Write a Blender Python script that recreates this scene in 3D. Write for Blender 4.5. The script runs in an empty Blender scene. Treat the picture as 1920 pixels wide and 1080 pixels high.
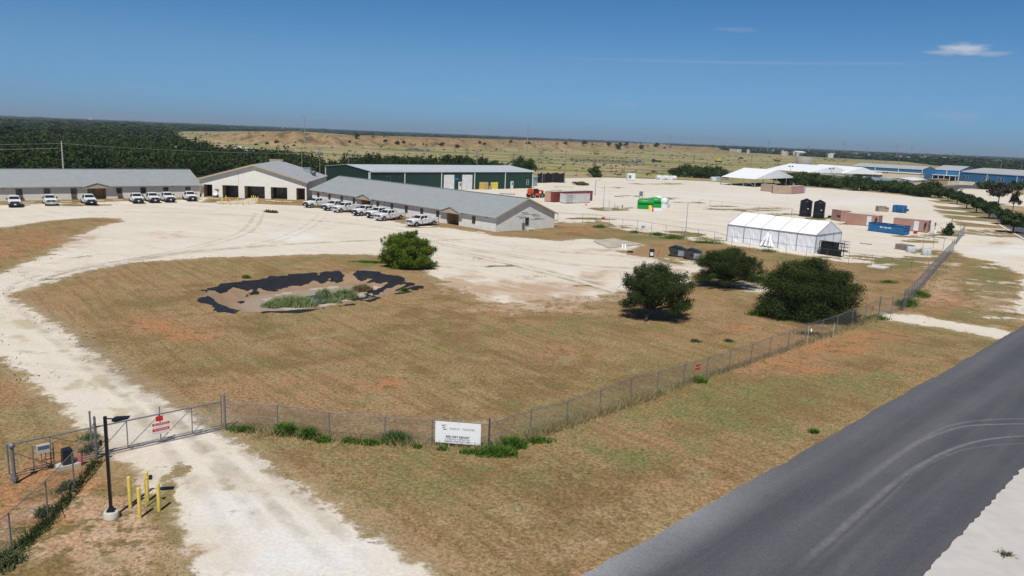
import bpy, math, random
import numpy as np
from mathutils import Vector, Matrix

# ------------------------------------------------------------------ camera, sky, sun, exposure
SC = bpy.context.scene
COL = SC.collection
F = 1440.0; PITCH = math.atan(284 / F); ROLL = math.radians(2.36); H = 16.5
r0 = np.array([1, 0, 0.]); u0 = np.array([0, math.sin(PITCH), math.cos(PITCH)]); fw = np.array([0, math.cos(PITCH), -math.sin(PITCH)])
RR = math.cos(ROLL) * r0 + math.sin(ROLL) * u0; UU = -math.sin(ROLL) * r0 + math.cos(ROLL) * u0
CAM = np.array([0, 0, H])
cd = bpy.data.cameras.new('camera'); cam = bpy.data.objects.new('camera', cd); COL.objects.link(cam)
m = Matrix.Identity(4)
for i in range(3):
    m[i][0] = RR[i]; m[i][1] = UU[i]; m[i][2] = -fw[i]; m[i][3] = CAM[i]
cam.matrix_world = m
cd.sensor_width = 36; cd.lens = 36 * F / 1920; cd.clip_start = 0.5; cd.clip_end = 40000
SC.camera = cam
SUN_EL = math.radians(58); SUN_AZ = math.radians(9)          # light travels towards +Y and a little +X
sdir = Vector((-math.sin(SUN_AZ) * math.cos(SUN_EL), -math.cos(SUN_AZ) * math.cos(SUN_EL), math.sin(SUN_EL)))
sl = bpy.data.lights.new('sun', 'SUN'); sl.energy = 4.7; sl.angle = math.radians(0.5); sl.color = (1, 0.955, 0.88)
so = bpy.data.objects.new('sun', sl); COL.objects.link(so); so.rotation_euler = sdir.to_track_quat('Z', 'Y').to_euler(); so.location = (0, -50, 120)
W = bpy.data.worlds.new('World'); SC.world = W; W.use_nodes = True
wn = W.node_tree; wn.nodes.clear()
def wnode(t, **k):
    n = wn.nodes.new(t)
    for a, b in k.items(): setattr(n, a, b)
    return n
sky = wnode('ShaderNodeTexSky', sky_type='NISHITA', sun_disc=False, sun_elevation=SUN_EL, sun_rotation=math.pi + SUN_AZ, altitude=200, air_density=1.0, dust_density=0.35, ozone_density=3.0)
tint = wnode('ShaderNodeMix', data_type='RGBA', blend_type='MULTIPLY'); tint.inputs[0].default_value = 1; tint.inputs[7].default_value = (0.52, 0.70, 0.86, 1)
bg = wnode('ShaderNodeBackground'); bg.inputs[1].default_value = 0.1
out = wnode('ShaderNodeOutputWorld')
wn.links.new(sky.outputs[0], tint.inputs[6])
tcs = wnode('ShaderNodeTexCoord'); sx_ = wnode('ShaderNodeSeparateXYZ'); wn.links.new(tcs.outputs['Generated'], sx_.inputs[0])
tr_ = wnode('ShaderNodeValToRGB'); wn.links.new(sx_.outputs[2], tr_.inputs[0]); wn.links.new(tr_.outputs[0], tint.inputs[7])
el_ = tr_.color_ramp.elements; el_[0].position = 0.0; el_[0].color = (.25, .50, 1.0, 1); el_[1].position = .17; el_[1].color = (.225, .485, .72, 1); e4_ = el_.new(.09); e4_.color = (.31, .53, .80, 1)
e3_ = el_.new(.6); e3_.color = (.30, .36, .42, 1)  # overhead sky, out of view, darkened to cut the ambient fill
# small fair weather clouds, placed by direction in the sky
tc = wnode('ShaderNodeTexCoord')
def sky_cloud(prev, px, py, w, h, strength, sc, col=(5.2, 5.0, 5.4, 1)):
    d = fw + (px - 960) / F * RR - (py - 540) / F * UU; d = d / np.linalg.norm(d)
    s = wnode('ShaderNodeVectorMath', operation='SUBTRACT'); s.inputs[1].default_value = tuple(d); wn.links.new(tc.outputs['Generated'], s.inputs[0])
    az = math.atan2(d[0], d[1])
    mp = wnode('ShaderNodeMapping'); mp.inputs['Rotation'].default_value = (0, 0, az); mp.inputs['Scale'].default_value = (1, 1, 1)
    wn.links.new(s.outputs[0], mp.inputs[0])
    sc2 = wnode('ShaderNodeVectorMath', operation='MULTIPLY'); sc2.inputs[1].default_value = (F / w, 0.0, F / h); wn.links.new(mp.outputs[0], sc2.inputs[0])
    ln = wnode('ShaderNodeVectorMath', operation='LENGTH'); wn.links.new(sc2.outputs[0], ln.inputs[0])
    nz = wnode('ShaderNodeTexNoise'); nz.inputs['Scale'].default_value = sc; nz.inputs['Detail'].default_value = 6; wn.links.new(sc2.outputs[0], nz.inputs['Vector'])
    a = wnode('ShaderNodeMath', operation='MULTIPLY_ADD'); a.inputs[1].default_value = 1.5; wn.links.new(nz.outputs[0], a.inputs[0]); wn.links.new(ln.outputs[1], a.inputs[2])
    mr = wnode('ShaderNodeMapRange', interpolation_type='SMOOTHSTEP'); mr.inputs[1].default_value = 1.75; mr.inputs[2].default_value = 0.9; mr.inputs[3].default_value = 0; mr.inputs[4].default_value = strength
    wn.links.new(a.outputs[0], mr.inputs[0])
    mx = wnode('ShaderNodeMix', data_type='RGBA'); wn.links.new(mr.outputs[0], mx.inputs[0]); wn.links.new(prev, mx.inputs[6]); mx.inputs[7].default_value = col
    return mx.outputs[2]
o = tint.outputs[2]
o = sky_cloud(o, 1808, 92, 44, 11, 0.8, 1.5, (5.6, 5.9, 6.6, 1))
o = sky_cloud(o, 1848, 101, 50, 6, 0.4, 1.3, (5.0, 5.3, 6.0, 1))
o = sky_cloud(o, 1770, 99, 36, 6, 0.45, 1.3, (5.0, 5.3, 6.0, 1))
o = sky_cloud(o, 1380, 56, 50, 6, 0.14, 1.2)
o = sky_cloud(o, 1400, 118, 420, 4, 0.13, .6)
o = sky_cloud(o, 875, 186, 40, 7, 0.10, 1.2)
o = sky_cloud(o, 1170, 196, 40, 7, 0.10, 1.2)
o = sky_cloud(o, 1790, 218, 60, 14, 0.12, 1.2)
o = sky_cloud(o, 260, 162, 30, 6, 0.08, 1.2)
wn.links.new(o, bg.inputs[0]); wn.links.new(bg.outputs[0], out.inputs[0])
SC.view_settings.view_transform = 'Standard'; SC.view_settings.look = 'None'; SC.view_settings.exposure = 0.0; SC.view_settings.gamma = 1; SC.view_settings.use_curve_mapping = False
SC.render.resolution_x = 1024; SC.render.resolution_y = 576
SC.render.engine = 'CYCLES'
SC.cycles.transparent_max_bounces = 24

# ------------------------------------------------------------------ survey helpers: sight lines meet the level ground
def ray(x, y): return fw + (x - 960) / F * RR - (y - 540) / F * UU
def G(x, y, z=0.0):
    d = ray(x, y); t = (z - H) / d[2]; return CAM + d * t
def PX(x, y, z=0.0):
    v = np.stack([x, y, np.broadcast_to(z, np.shape(x)) - H], -1); k = v @ fw
    k = np.where(k < 0.1, 0.1, k)
    return 960 + F * (v @ RR) / k, 540 - F * (v @ UU) / k
def onwall(o, ang, px, py):
    """sight line meets the vertical plane through o along ang -> (distance along, height)"""
    d = ray(px, py); n = np.array([-math.sin(ang), math.cos(ang), 0]); o3 = np.array([o[0], o[1], 0.])
    t = ((o3 - CAM) @ n) / (d @ n); q = CAM + d * t
    return float((q - o3) @ np.array([math.cos(ang), math.sin(ang), 0])), float(q[2])
def height_at(bx, by, ty):
    b = G(bx, by); lo, hi = 0.0, 80.0
    for _ in range(40):
        mid = (lo + hi) / 2; _, yy = PX(np.array(b[0]), np.array(b[1]), mid)
        if yy > ty: lo = mid
        else: hi = mid
    return lo
D2R = math.radians

# ------------------------------------------------------------------ materials
MATS = {}
def mat(name, rgb, rough=0.85, metal=0.0, var=0.12, scale=3.0, bump=0.0, spec=0.3, emit=None):
    if name in MATS: return MATS[name]
    M = bpy.data.materials.new(name); M.use_nodes = True; nt = M.node_tree; b = nt.nodes['Principled BSDF']
    b.inputs['Roughness'].default_value = rough; b.inputs['Metallic'].default_value = metal; b.inputs['Specular IOR Level'].default_value = spec
    tcx = nt.nodes.new('ShaderNodeTexCoord'); nz = nt.nodes.new('ShaderNodeTexNoise'); nz.inputs['Scale'].default_value = scale; nz.inputs['Detail'].default_value = 5
    nt.links.new(tcx.outputs['Object'], nz.inputs['Vector'])
    mr = nt.nodes.new('ShaderNodeMapRange'); mr.inputs[1].default_value = .3; mr.inputs[2].default_value = .7; mr.inputs[3].default_value = 1 - var; mr.inputs[4].default_value = 1 + var
    nt.links.new(nz.outputs[0], mr.inputs[0])
    mx = nt.nodes.new('ShaderNodeVectorMath'); mx.operation = 'SCALE'; mx.inputs[0].default_value = rgb; nt.links.new(mr.outputs[0], mx.inputs['Scale'])
    nt.links.new(mx.outputs[0], b.inputs['Base Color'])
    if bump:
        bp = nt.nodes.new('ShaderNodeBump'); bp.inputs['Strength'].default_value = bump; bp.inputs['Distance'].default_value = .05; nt.links.new(nz.outputs[0], bp.inputs['Height']); nt.links.new(bp.outputs[0], b.inputs['Normal'])
    MATS[name] = M; return M
def ribbed(name, rgb, period=0.3, axis=0, depth=0.5, rough=0.6, metal=0.0, var=0.1, line=0.75):
    """sheet metal or lap siding: parallel ribs in object space"""
    M = mat(name, rgb, rough, metal, var, 0.8)
    nt = M.node_tree; b = nt.nodes['Principled BSDF']
    if nt.nodes.get('rib'): return M
    t = nt.nodes.new('ShaderNodeTexCoord'); s = nt.nodes.new('ShaderNodeSeparateXYZ'); nt.links.new(t.outputs['Object'], s.inputs[0])
    w = nt.nodes.new('ShaderNodeMath'); w.operation = 'MULTIPLY'; w.inputs[1].default_value = 1 / period; nt.links.new(s.outputs[axis], w.inputs[0]); w.name = 'rib'
    f = nt.nodes.new('ShaderNodeMath'); f.operation = 'FRACT'; nt.links.new(w.outputs[0], f.inputs[0])
    mr = nt.nodes.new('ShaderNodeMapRange'); mr.inputs[1].default_value = 0.0; mr.inputs[2].default_value = 0.18; nt.links.new(f.outputs[0], mr.inputs[0])
    bp = nt.nodes.new('ShaderNodeBump'); bp.inputs['Strength'].default_value = depth; bp.inputs['Distance'].default_value = .03; nt.links.new(mr.outputs[0], bp.inputs['Height']); nt.links.new(bp.outputs[0], b.inputs['Normal'])
    base = b.inputs['Base Color'].links[0].from_socket
    k = nt.nodes.new('ShaderNodeMapRange'); k.inputs[3].default_value = line; k.inputs[4].default_value = 1; nt.links.new(mr.outputs[0], k.inputs[0])
    sc = nt.nodes.new('ShaderNodeVectorMath'); sc.operation = 'SCALE'; nt.links.new(base, sc.inputs[0]); nt.links.new(k.outputs[0], sc.inputs['Scale']); nt.links.new(sc.outputs[0], b.inputs['Base Color'])
    return M
def leafmat(name, dark, light, scale=0.9, trans=0.25):
    if name in MATS: return MATS[name]
    M = bpy.data.materials.new(name); M.use_nodes = True; nt = M.node_tree; nt.nodes.clear()
    L = nt.links.new; N = nt.nodes.new
    at = N('ShaderNodeAttribute'); at.attribute_name = 'tone'
    ge = N('ShaderNodeNewGeometry'); nz = N('ShaderNodeTexNoise'); nz.inputs['Scale'].default_value = scale; nz.inputs['Detail'].default_value = 4; L(ge.outputs['Position'], nz.inputs['Vector'])
    a = N('ShaderNodeMath'); a.operation = 'MULTIPLY_ADD'; a.inputs[1].default_value = 0.5; L(at.outputs['Fac'], a.inputs[0])
    mr = N('ShaderNodeMapRange'); mr.inputs[1].default_value = .3; mr.inputs[2].default_value = .7; mr.inputs[4].default_value = 0.5; L(nz.outputs[0], mr.inputs[0]); L(mr.outputs[0], a.inputs[2])
    mx = N('ShaderNodeMix'); mx.data_type = 'RGBA'; mx.inputs[6].default_value = (*dark, 1); mx.inputs[7].default_value = (*light, 1); L(a.outputs[0], mx.inputs[0])
    d = N('ShaderNodeBsdfDiffuse'); t = N('ShaderNodeBsdfTranslucent'); ms = N('ShaderNodeMixShader'); ms.inputs[0].default_value = trans
    L(mx.outputs[2], d.inputs[0]); L(mx.outputs[2], t.inputs[0]); L(d.outputs[0], ms.inputs[1]); L(t.outputs[0], ms.inputs[2])
    o = N('ShaderNodeOutputMaterial'); L(ms.outputs[0], o.inputs[0]); MATS[name] = M; return M
def meshwire(name, pitch=0.06, wire=0.16, rgb=(0.30, 0.31, 0.33)):
    """woven chain link: two crossed sets of wires, open between"""
    M = bpy.data.materials.new(name); M.use_nodes = True; nt = M.node_tree; nt.nodes.clear(); L = nt.links.new; N = nt.nodes.new
    uv = N('ShaderNodeUVMap'); s = N('ShaderNodeSeparateXYZ'); L(uv.outputs[0], s.inputs[0])
    outs = []
    for op in ('ADD', 'SUBTRACT'):
        a = N('ShaderNodeMath'); a.operation = op; L(s.outputs[0], a.inputs[0]); L(s.outputs[1], a.inputs[1])
        b = N('ShaderNodeMath'); b.operation = 'MULTIPLY'; b.inputs[1].default_value = 1 / pitch; L(a.outputs[0], b.inputs[0])
        f = N('ShaderNodeMath'); f.operation = 'FRACT'; L(b.outputs[0], f.inputs[0])
        g = N('ShaderNodeMath'); g.operation = 'LESS_THAN'; g.inputs[1].default_value = wire; L(f.outputs[0], g.inputs[0]); outs.append(g)
    mxm = N('ShaderNodeMath'); mxm.operation = 'MAXIMUM'; L(outs[0].outputs[0], mxm.inputs[0]); L(outs[1].outputs[0], mxm.inputs[1])
    t = N('ShaderNodeBsdfTransparent'); p = N('ShaderNodeBsdfPrincipled'); p.inputs['Base Color'].default_value = (*rgb, 1); p.inputs['Roughness'].default_value = .5; p.inputs['Metallic'].default_value = .3
    ms = N('ShaderNodeMixShader'); L(mxm.outputs[0], ms.inputs[0]); L(t.outputs[0], ms.inputs[1]); L(p.outputs[0], ms.inputs[2])
    o = N('ShaderNodeOutputMaterial'); L(ms.outputs[0], o.inputs[0]); MATS[name] = M; return M

galv = mat('galvanised_steel', (0.19, 0.20, 0.225), 0.5, 0.35, 0.15, 6)
galv_dark = mat('weathered_steel', (0.16, 0.165, 0.18), 0.6, 0.4, 0.2, 6)
chain = meshwire('chain_link', wire=0.12, rgb=(.20, .205, .22))
chain_far = meshwire('chain_link_far', wire=0.34, rgb=(0.27, 0.28, 0.32))
white_paint = mat('white_paint', (0.74, 0.75, 0.76), 0.3, 0, 0.03, 2, spec=0.5)
glass_dark = mat('dark_glass', (0.018, 0.022, 0.026), 0.12, 0, 0.1, 1, spec=0.6)
rubber = mat('tyre_rubber', (0.03, 0.03, 0.032), 0.85, 0, 0.2, 9)
black_plastic = mat('black_plastic', (0.018, 0.019, 0.022), 0.5, 0, 0.2, 4)
chrome = mat('chrome', (0.55, 0.56, 0.58), 0.25, 0.8, 0.1, 5)
rimm = mat('steel_wheel', (0.30, 0.30, 0.30), 0.45, 0.4, 0.2, 8)
concrete = mat('concrete', (0.50, 0.47, 0.41), 0.9, 0, 0.12, 1.5, 0.2)
siding_cream = ribbed('cream_lap_siding', (0.74, 0.725, 0.67), 0.2, 2, 0.5, 0.7, line=0.86, var=0.04)
siding_grey = ribbed('pale_lap_siding', (0.72, 0.715, 0.69), 0.2, 2, 0.6, 0.7, line=0.80, var=0.06)
roof_grey = ribbed('pale_metal_roof', (0.29, 0.315, 0.32), 0.45, 0, 0.3, 0.55, 0.1, 0.06, line=0.93)
roof_white = ribbed('bright_metal_roof', (0.42, 0.43, 0.435), 0.45, 1, 0.3, 0.5, 0.1, 0.08, line=0.93)
trim_beige = mat('beige_trim', (0.42, 0.345, 0.26), 0.7, 0, 0.06)
trim_pale = mat('pale_trim', (0.47, 0.45, 0.41), 0.7, 0, 0.06)
tan_board = ribbed('tan_board', (0.52, 0.37, 0.19), 0.2, 2, 0.3, 0.8, line=0.9, var=0.06)
winframe = mat('grey_window_frame', (0.16, 0.15, 0.14), 0.6)
green_sheet = ribbed('dark_green_sheet', (0.012, 0.045, 0.035), 0.3, 0, 0.6, 0.5, 0.0, 0.12, line=0.8)
blue_sheet = ribbed('blue_sheet', (0.035, 0.155, 0.33), 0.3, 0, 0.4, 0.5, 0.0, 0.06, line=0.9)
cream_wall = mat('cream_masonry', (0.62, 0.55, 0.44), 0.8, 0, 0.07)
tent_vinyl = mat('white_tent_vinyl', (0.77, 0.79, 0.82), 0.45, 0, 0.03, 0.6)
tent_side = mat('white_tent_side', (0.70, 0.73, 0.78), 0.5, 0, 0.09, 0.7, 0.6)
alu = mat('aluminium', (0.38, 0.40, 0.43), 0.4, 0.6)
yellow = mat('yellow_paint', (0.62, 0.47, 0.10), 0.6, 0, 0.12, 6)
wood_grey = mat('grey_wood', (0.27, 0.24, 0.21), 0.9, 0, 0.2, 4)
bark = mat('bark', (0.10, 0.075, 0.055), 0.95, 0, 0.3, 6, 0.5)
red_sign = mat('red_sign', (0.50, 0.02, 0.02), 0.6, 0, 0.1)
sign_white = mat('sign_white', (0.80, 0.82, 0.84), 0.5, 0, 0.02)
ink = mat('sign_ink', (0.07, 0.10, 0.14), 0.7)
ink_blue = mat('sign_blue', (0.05, 0.12, 0.20), 0.7)

# ------------------------------------------------------------------ mesh building
class MB:
    def __init__(s): s.v = []; s.f = []; s.sm = []; s.mi = []
    def add(s, vs, fs, smooth=False, mi=0):
        n = len(s.v); s.v += [tuple(map(float, p)) for p in vs]
        for f in fs: s.f.append(tuple(n + i for i in f)); s.sm.append(smooth); s.mi.append(mi)
        return s
    def box(s, x0, x1, y0, y1, z0, z1, mi=0):
        return s.add([(x0, y0, z0), (x1, y0, z0), (x1, y1, z0), (x0, y1, z0), (x0, y0, z1), (x1, y0, z1), (x1, y1, z1), (x0, y1, z1)],
                     [(0, 3, 2, 1), (4, 5, 6, 7), (0, 1, 5, 4), (1, 2, 6, 5), (2, 3, 7, 6), (3, 0, 4, 7)], mi=mi)
    def rbox(s, c, sz, rz=0, mi=0, taper=1.0):
        a, b, h = sz[0] / 2, sz[1] / 2, sz[2]; cr, sr = math.cos(rz), math.sin(rz); vs = []
        for k, t in ((0, 1), (h, taper)):
            for x, y in ((-a, -b), (a, -b), (a, b), (-a, b)):
                x *= t; y *= t; vs.append((c[0] + x * cr - y * sr, c[1] + x * sr + y * cr, c[2] + k))
        return s.add(vs, [(0, 3, 2, 1), (4, 5, 6, 7), (0, 1, 5, 4), (1, 2, 6, 5), (2, 3, 7, 6), (3, 0, 4, 7)], mi=mi)
    def tube(s, p, q, r, r2=None, n=8, caps=True, smooth=True, mi=0):
        p = Vector(p); q = Vector(q); r2 = r if r2 is None else r2; d = q - p
        if d.length < 1e-6: return s
        w = d.normalized(); a = w.orthogonal().normalized(); b = w.cross(a); vs = []
        for c, rr in ((p, r), (q, r2)):
            for i in range(n):
                t = 2 * math.pi * i / n; vs.append(c + a * math.cos(t) * rr + b * math.sin(t) * rr)
        s.add(vs, [(i, (i + 1) % n, n + (i + 1) % n, n + i) for i in range(n)], smooth, mi)
        if caps: s.add(vs, [tuple(range(n - 1, -1, -1)), tuple(range(n, 2 * n))], False, mi)
        return s
    def lathe(s, prof, n=20, c=(0, 0, 0), mi=0, smooth=True):
        vs = [(c[0] + r * math.cos(2 * math.pi * i / n), c[1] + r * math.sin(2 * math.pi * i / n), c[2] + z) for r, z in prof for i in range(n)]
        fs = [(k * n + i, k * n + (i + 1) % n, (k + 1) * n + (i + 1) % n, (k + 1) * n + i) for k in range(len(prof) - 1) for i in range(n)]
        s.add(vs, fs, smooth, mi); s.add(vs[-n:], [tuple(range(n))], False, mi); return s
    def prism(s, pts, axis, a, b, mi=0):
        """closed 2D outline pushed along an axis from a to b"""
        def mk(u, v, w): return {0: (w, u, v), 1: (u, w, v), 2: (u, v, w)}[axis]
        n = len(pts); vs = [mk(u, v, a) for u, v in pts] + [mk(u, v, b) for u, v in pts]
        return s.add(vs, [tuple(range(n)), tuple(range(2 * n - 1, n - 1, -1))] + [(i, n + i, n + (i + 1) % n, (i + 1) % n) for i in range(n)], mi=mi)
    def build(s, name, ms, parent=None):
        me = bpy.data.meshes.new(name); me.from_pydata(s.v, [], s.f)
        for mm in (ms if isinstance(ms, (list, tuple)) else [ms]): me.materials.append(mm)
        me.polygons.foreach_set('use_smooth', s.sm); me.polygons.foreach_set('material_index', s.mi)
        import bmesh
        bm = bmesh.new(); bm.from_mesh(me); bmesh.ops.recalc_face_normals(bm, faces=bm.faces); bm.to_mesh(me); bm.free(); me.update()
        o = bpy.data.objects.new(name, me); COL.objects.link(o)
        if parent: o.parent = parent
        return o
def npmesh(name, verts, quads, ms, parent=None, tone=None, smooth=False, k=4):
    me = bpy.data.meshes.new(name); verts = np.asarray(verts, dtype=np.float32); quads = np.asarray(quads, dtype=np.int32)
    me.vertices.add(len(verts)); me.vertices.foreach_set('co', verts.ravel())
    me.loops.add(quads.size); me.loops.foreach_set('vertex_index', quads.ravel())
    me.polygons.add(len(quads)); me.polygons.foreach_set('loop_start', np.arange(0, quads.size, k, dtype=np.int32))
    me.polygons.foreach_set('use_smooth', np.full(len(quads), smooth)); me.update(calc_edges=True)
    if tone is not None:
        a = me.attributes.new('tone', 'FLOAT', 'POINT'); a.data.foreach_set('value', np.asarray(tone, dtype=np.float32))
    for mm in (ms if isinstance(ms, (list, tuple)) else [ms]): me.materials.append(mm)
    o = bpy.data.objects.new(name, me); COL.objects.link(o)
    if parent: o.parent = parent
    return o
def tag(o, label=None, cat=None, group=None, kind=None):
    if label: o['label'] = label
    if cat: o['category'] = cat
    if group: o['group'] = group
    if kind: o['kind'] = kind
    return o
def thing(name, label, cat, loc=(0, 0, 0), rz=0.0, group=None):
    o = bpy.data.objects.new(name, None); COL.objects.link(o); o.location = tuple(map(float, loc)); o.rotation_euler = (0, 0, rz); o.empty_display_size = .3
    return tag(o, label, cat, group)
def dup(root, loc, rz, label=None, group=None):
    r = root.copy(); COL.objects.link(r); r.location = tuple(map(float, loc)); r.rotation_euler = (0, 0, rz)
    if label: r['label'] = label
    if group: r['group'] = group
    for ch in list(root.children):
        c = ch.copy(); COL.objects.link(c); c.parent = r
        for g in list(ch.children):
            d = g.copy(); COL.objects.link(d); d.parent = c
    return r
def text_mesh(body, size, material, parent, name='lettering', align='LEFT', spacing=1.0, width=None, at=(0, 0, 0), bold=0.0):
    """upright lettering in the local XZ plane facing -Y"""
    c = bpy.data.curves.new(name, 'FONT'); c.body = body; c.size = size; c.align_x = align; c.space_character = spacing; c.extrude = 0.002; c.offset = bold; c.resolution_u = 2
    t = bpy.data.objects.new(name, c); COL.objects.link(t)
    bpy.context.view_layer.update()
    me = bpy.data.meshes.new_from_object(t.evaluated_get(bpy.context.evaluated_depsgraph_get()))
    bpy.data.objects.remove(t)
    xs = [v.co.x for v in me.vertices]; k = (width / (max(xs) - min(xs))) if width and xs else 1
    for v in me.vertices: v.co = Vector((at[0] + v.co.x * k, at[1] - v.co.z, at[2] + v.co.y))
    me.materials.clear(); me.materials.append(material)
    o = bpy.data.objects.new(name, me); COL.objects.link(o); o.parent = parent; return o

# ------------------------------------------------------------------ the lie of the land
def poly_w(pts): return np.array([G(x, y)[:2] for x, y in pts])
def sdf(poly, X, Y):
    """metres inside (+) or outside (-) a closed outline"""
    d2 = np.full(X.shape, 1e18); ins = np.zeros(X.shape, bool); n = len(poly)
    for i in range(n):
        ax, ay = poly[i]; bx, by = poly[(i + 1) % n]; ex, ey = bx - ax, by - ay
        t = np.clip(((X - ax) * ex + (Y - ay) * ey) / (ex * ex + ey * ey + 1e-12), 0, 1)
        d2 = np.minimum(d2, (X - ax - t * ex) ** 2 + (Y - ay - t * ey) ** 2)
        c = ((ay > Y) != (by > Y)) & (X < (bx - ax) * (Y - ay) / (by - ay + 1e-12) + ax); ins ^= c
    d = np.sqrt(d2); return np.where(ins, d, -d)
def sstep(a, b, x):
    t = np.clip((x - a) / (b - a), 0, 1); return t * t * (3 - 2 * t)
# spoil bank: foot line and height along it
bank_px = [(322, 257, 256.5), (370, 262, 249), (430, 268, 244.5), (500, 273, 244.5), (560, 275, 247), (640, 277, 253), (720, 278.5, 259), (820, 280, 261.5), (1000, 281.5, 265), (1180, 284, 270), (1250, 286, 272.5), (1310, 289, 287)]
BK = []
for x, yb, yt in bank_px:
    b = G(x, yb)[:2]; d = np.hypot(*b); dz = (yt - (256 + (x - 971) * .0411)); db = (yb - (256 + (x - 971) * .0411))
    BK.append((b[0], b[1], max(0.5, H * (1 - dz / db * (d + 30) / d))))
BK = np.array(BK)
BASIN_C = G(590, 545)[:2]
def vnoise(X, Y, s, seed=0):
    """smooth value noise"""
    rs = np.random.RandomState(seed); T = rs.rand(257, 257); x = X / s; y = Y / s; xi = np.floor(x).astype(int); yi = np.floor(y).astype(int); fx = x - xi; fy = y - yi
    fx = fx * fx * (3 - 2 * fx); fy = fy * fy * (3 - 2 * fy); xi %= 256; yi %= 256
    return (T[yi, xi] * (1 - fx) + T[yi, xi + 1] * fx) * (1 - fy) + (T[yi + 1, xi] * (1 - fx) + T[yi + 1, xi + 1] * fx) * fy
basin_px = [(366, 558), (380, 545), (430, 531), (500, 522), (560, 515), (640, 510), (700, 510), (750, 518), (792, 535), (760, 548), (700, 560), (640, 572), (560, 582), (480, 587), (420, 585), (385, 574)]
BASIN = poly_w(basin_px)
KC = G(405, 296)[:2]
def knoll(X, Y):
    # low rise with a clearing in the woods
    a = np.array([KC[0], KC[1]]) / np.hypot(*KC); dx = X - KC[0]; dy = Y - KC[1]; u = dx * a[1] - dy * a[0]; w = dx * a[0] + dy * a[1]
    return 4.6 * np.exp(-(u / 30) ** 2 - (w / 9) ** 2)
def ground_z(X, Y):
    X = np.asarray(X, float); Y = np.asarray(Y, float); Z = np.zeros(X.shape)
    far = np.hypot(X, Y) > 350
    if far.any():
        x = X[far]; y = Y[far]; best = np.full(x.shape, 1e18); hh = np.zeros(x.shape); tt = np.zeros(x.shape)
        for i in range(len(BK) - 1):
            ax, ay, ah = BK[i]; bx, by, bh = BK[i + 1]; ex, ey = bx - ax, by - ay; L2 = ex * ex + ey * ey
            u = ((x - ax) * ex + (y - ay) * ey) / L2; uc = np.clip(u, 0, 1); px = ax + uc * ex; py = ay + uc * ey
            d = (x - px) ** 2 + (y - py) ** 2; side = np.sign(ex * (y - ay) - ey * (x - ax)); k = d < best
            best = np.where(k, d, best); hh = np.where(k, ah + uc * (bh - ah), hh); tt = np.where(k, np.sqrt(d) * side, tt)
            if i == 0: tt = np.where(k & (u < 0), -np.abs(tt), tt)
            if i == len(BK) - 2: tt = np.where(k & (u > 1), -np.abs(tt), tt)
        ero = (vnoise(x, y, 14, 3) - .5) * 14 + (vnoise(x, y, 5, 4) - .5) * 6
        Z[far] = hh * sstep(-4, 34, tt + ero) * (1 - sstep(160, 330, tt)) * (1 + .06 * (vnoise(x, y, 40, 5) - .5))
        Z[far] += 2.2 * sstep(0, 10, -(tt + 110 + 30 * vnoise(x, y, 70, 8)) ) * sstep(0, 10, tt + 250) * (tt < 0) * (x > 20) * 0.0
    Z += knoll(X, Y)
    k = sdf(BASIN, X, Y); Z -= 0.9 * sstep(0.2, 3.2, k)
    r = np.hypot(X, Y); Z += (vnoise(X, Y, 9, 1) - .5) * .14 * sstep(300, 200, r) * 0.6 * sstep(20, 24, r)
    return Z
def gz(x, y): return float(ground_z(np.array([x]), np.array([y]))[0])

# zone outlines, read off the survey
gravel_polys = [
 [(372, 1085), (345, 1040), (330, 985), (285, 925), (232, 880), (200, 850), (178, 815), (120, 768), (60, 715), (0, 668), (-140, 560), (-200, 430), (-60, 378), (0, 377), (60, 376), (180, 373), (300, 371), (380, 369), (470, 382), (570, 386), (700, 405), (760, 420), (850, 428), (930, 442), (1050, 452), (1110, 460), (1180, 478), (1250, 484), (1300, 490), (1330, 505), (1290, 515), (1290, 522), (1300, 532), (1260, 530), (1200, 535), (1130, 562), (1060, 570), (980, 574), (900, 560), (850, 540), (800, 512), (810, 490), (700, 478), (620, 476), (520, 480), (400, 482), (260, 492), (170, 508), (90, 530), (40, 545), (12, 556), (60, 578), (130, 622), (230, 700), (330, 762), (420, 812), (470, 850), (560, 912), (690, 992), (820, 1070), (850, 1100), (700, 1250), (430, 1250)],
 [(1048, 418), (1100, 420), (1200, 437), (1300, 450), (1420, 466), (1560, 488), (1640, 500), (1700, 480), (1800, 470), (1990, 480), (1990, 400), (1930, 455), (1840, 405), (1790, 380), (1740, 371), (1640, 361), (1560, 354), (1450, 348), (1380, 345), (1330, 340), (1240, 336), (1140, 333), (1060, 334), (990, 345), (900, 352), (800, 345), (700, 345), (800, 365), (900, 372)],
 [(1662, 588), (1720, 590), (1800, 604), (1860, 614), (1920, 628), (1990, 640), (1990, 660), (1900, 645), (1850, 632), (1780, 617), (1700, 604), (1655, 598)],
 [(1785, 463), (1850, 470), (1990, 478), (1990, 560), (1900, 545), (1915, 520), (1880, 500), (1800, 478)],
 [(1798, 362), (1808, 354), (1860, 356), (1925, 366), (1990, 372), (1990, 405), (1925, 388), (1870, 384), (1830, 374)],
 [(1905, 540), (1990, 500), (1990, 620), (1920, 600), (1896, 575)],
 [(1385, 527), (1405, 533), (1440, 540), (1446, 547), (1420, 552), (1395, 545), (1380, 537)],
 [(1020, 455), (1090, 447), (1170, 452), (1205, 458), (1180, 470), (1100, 468)],
]
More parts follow.
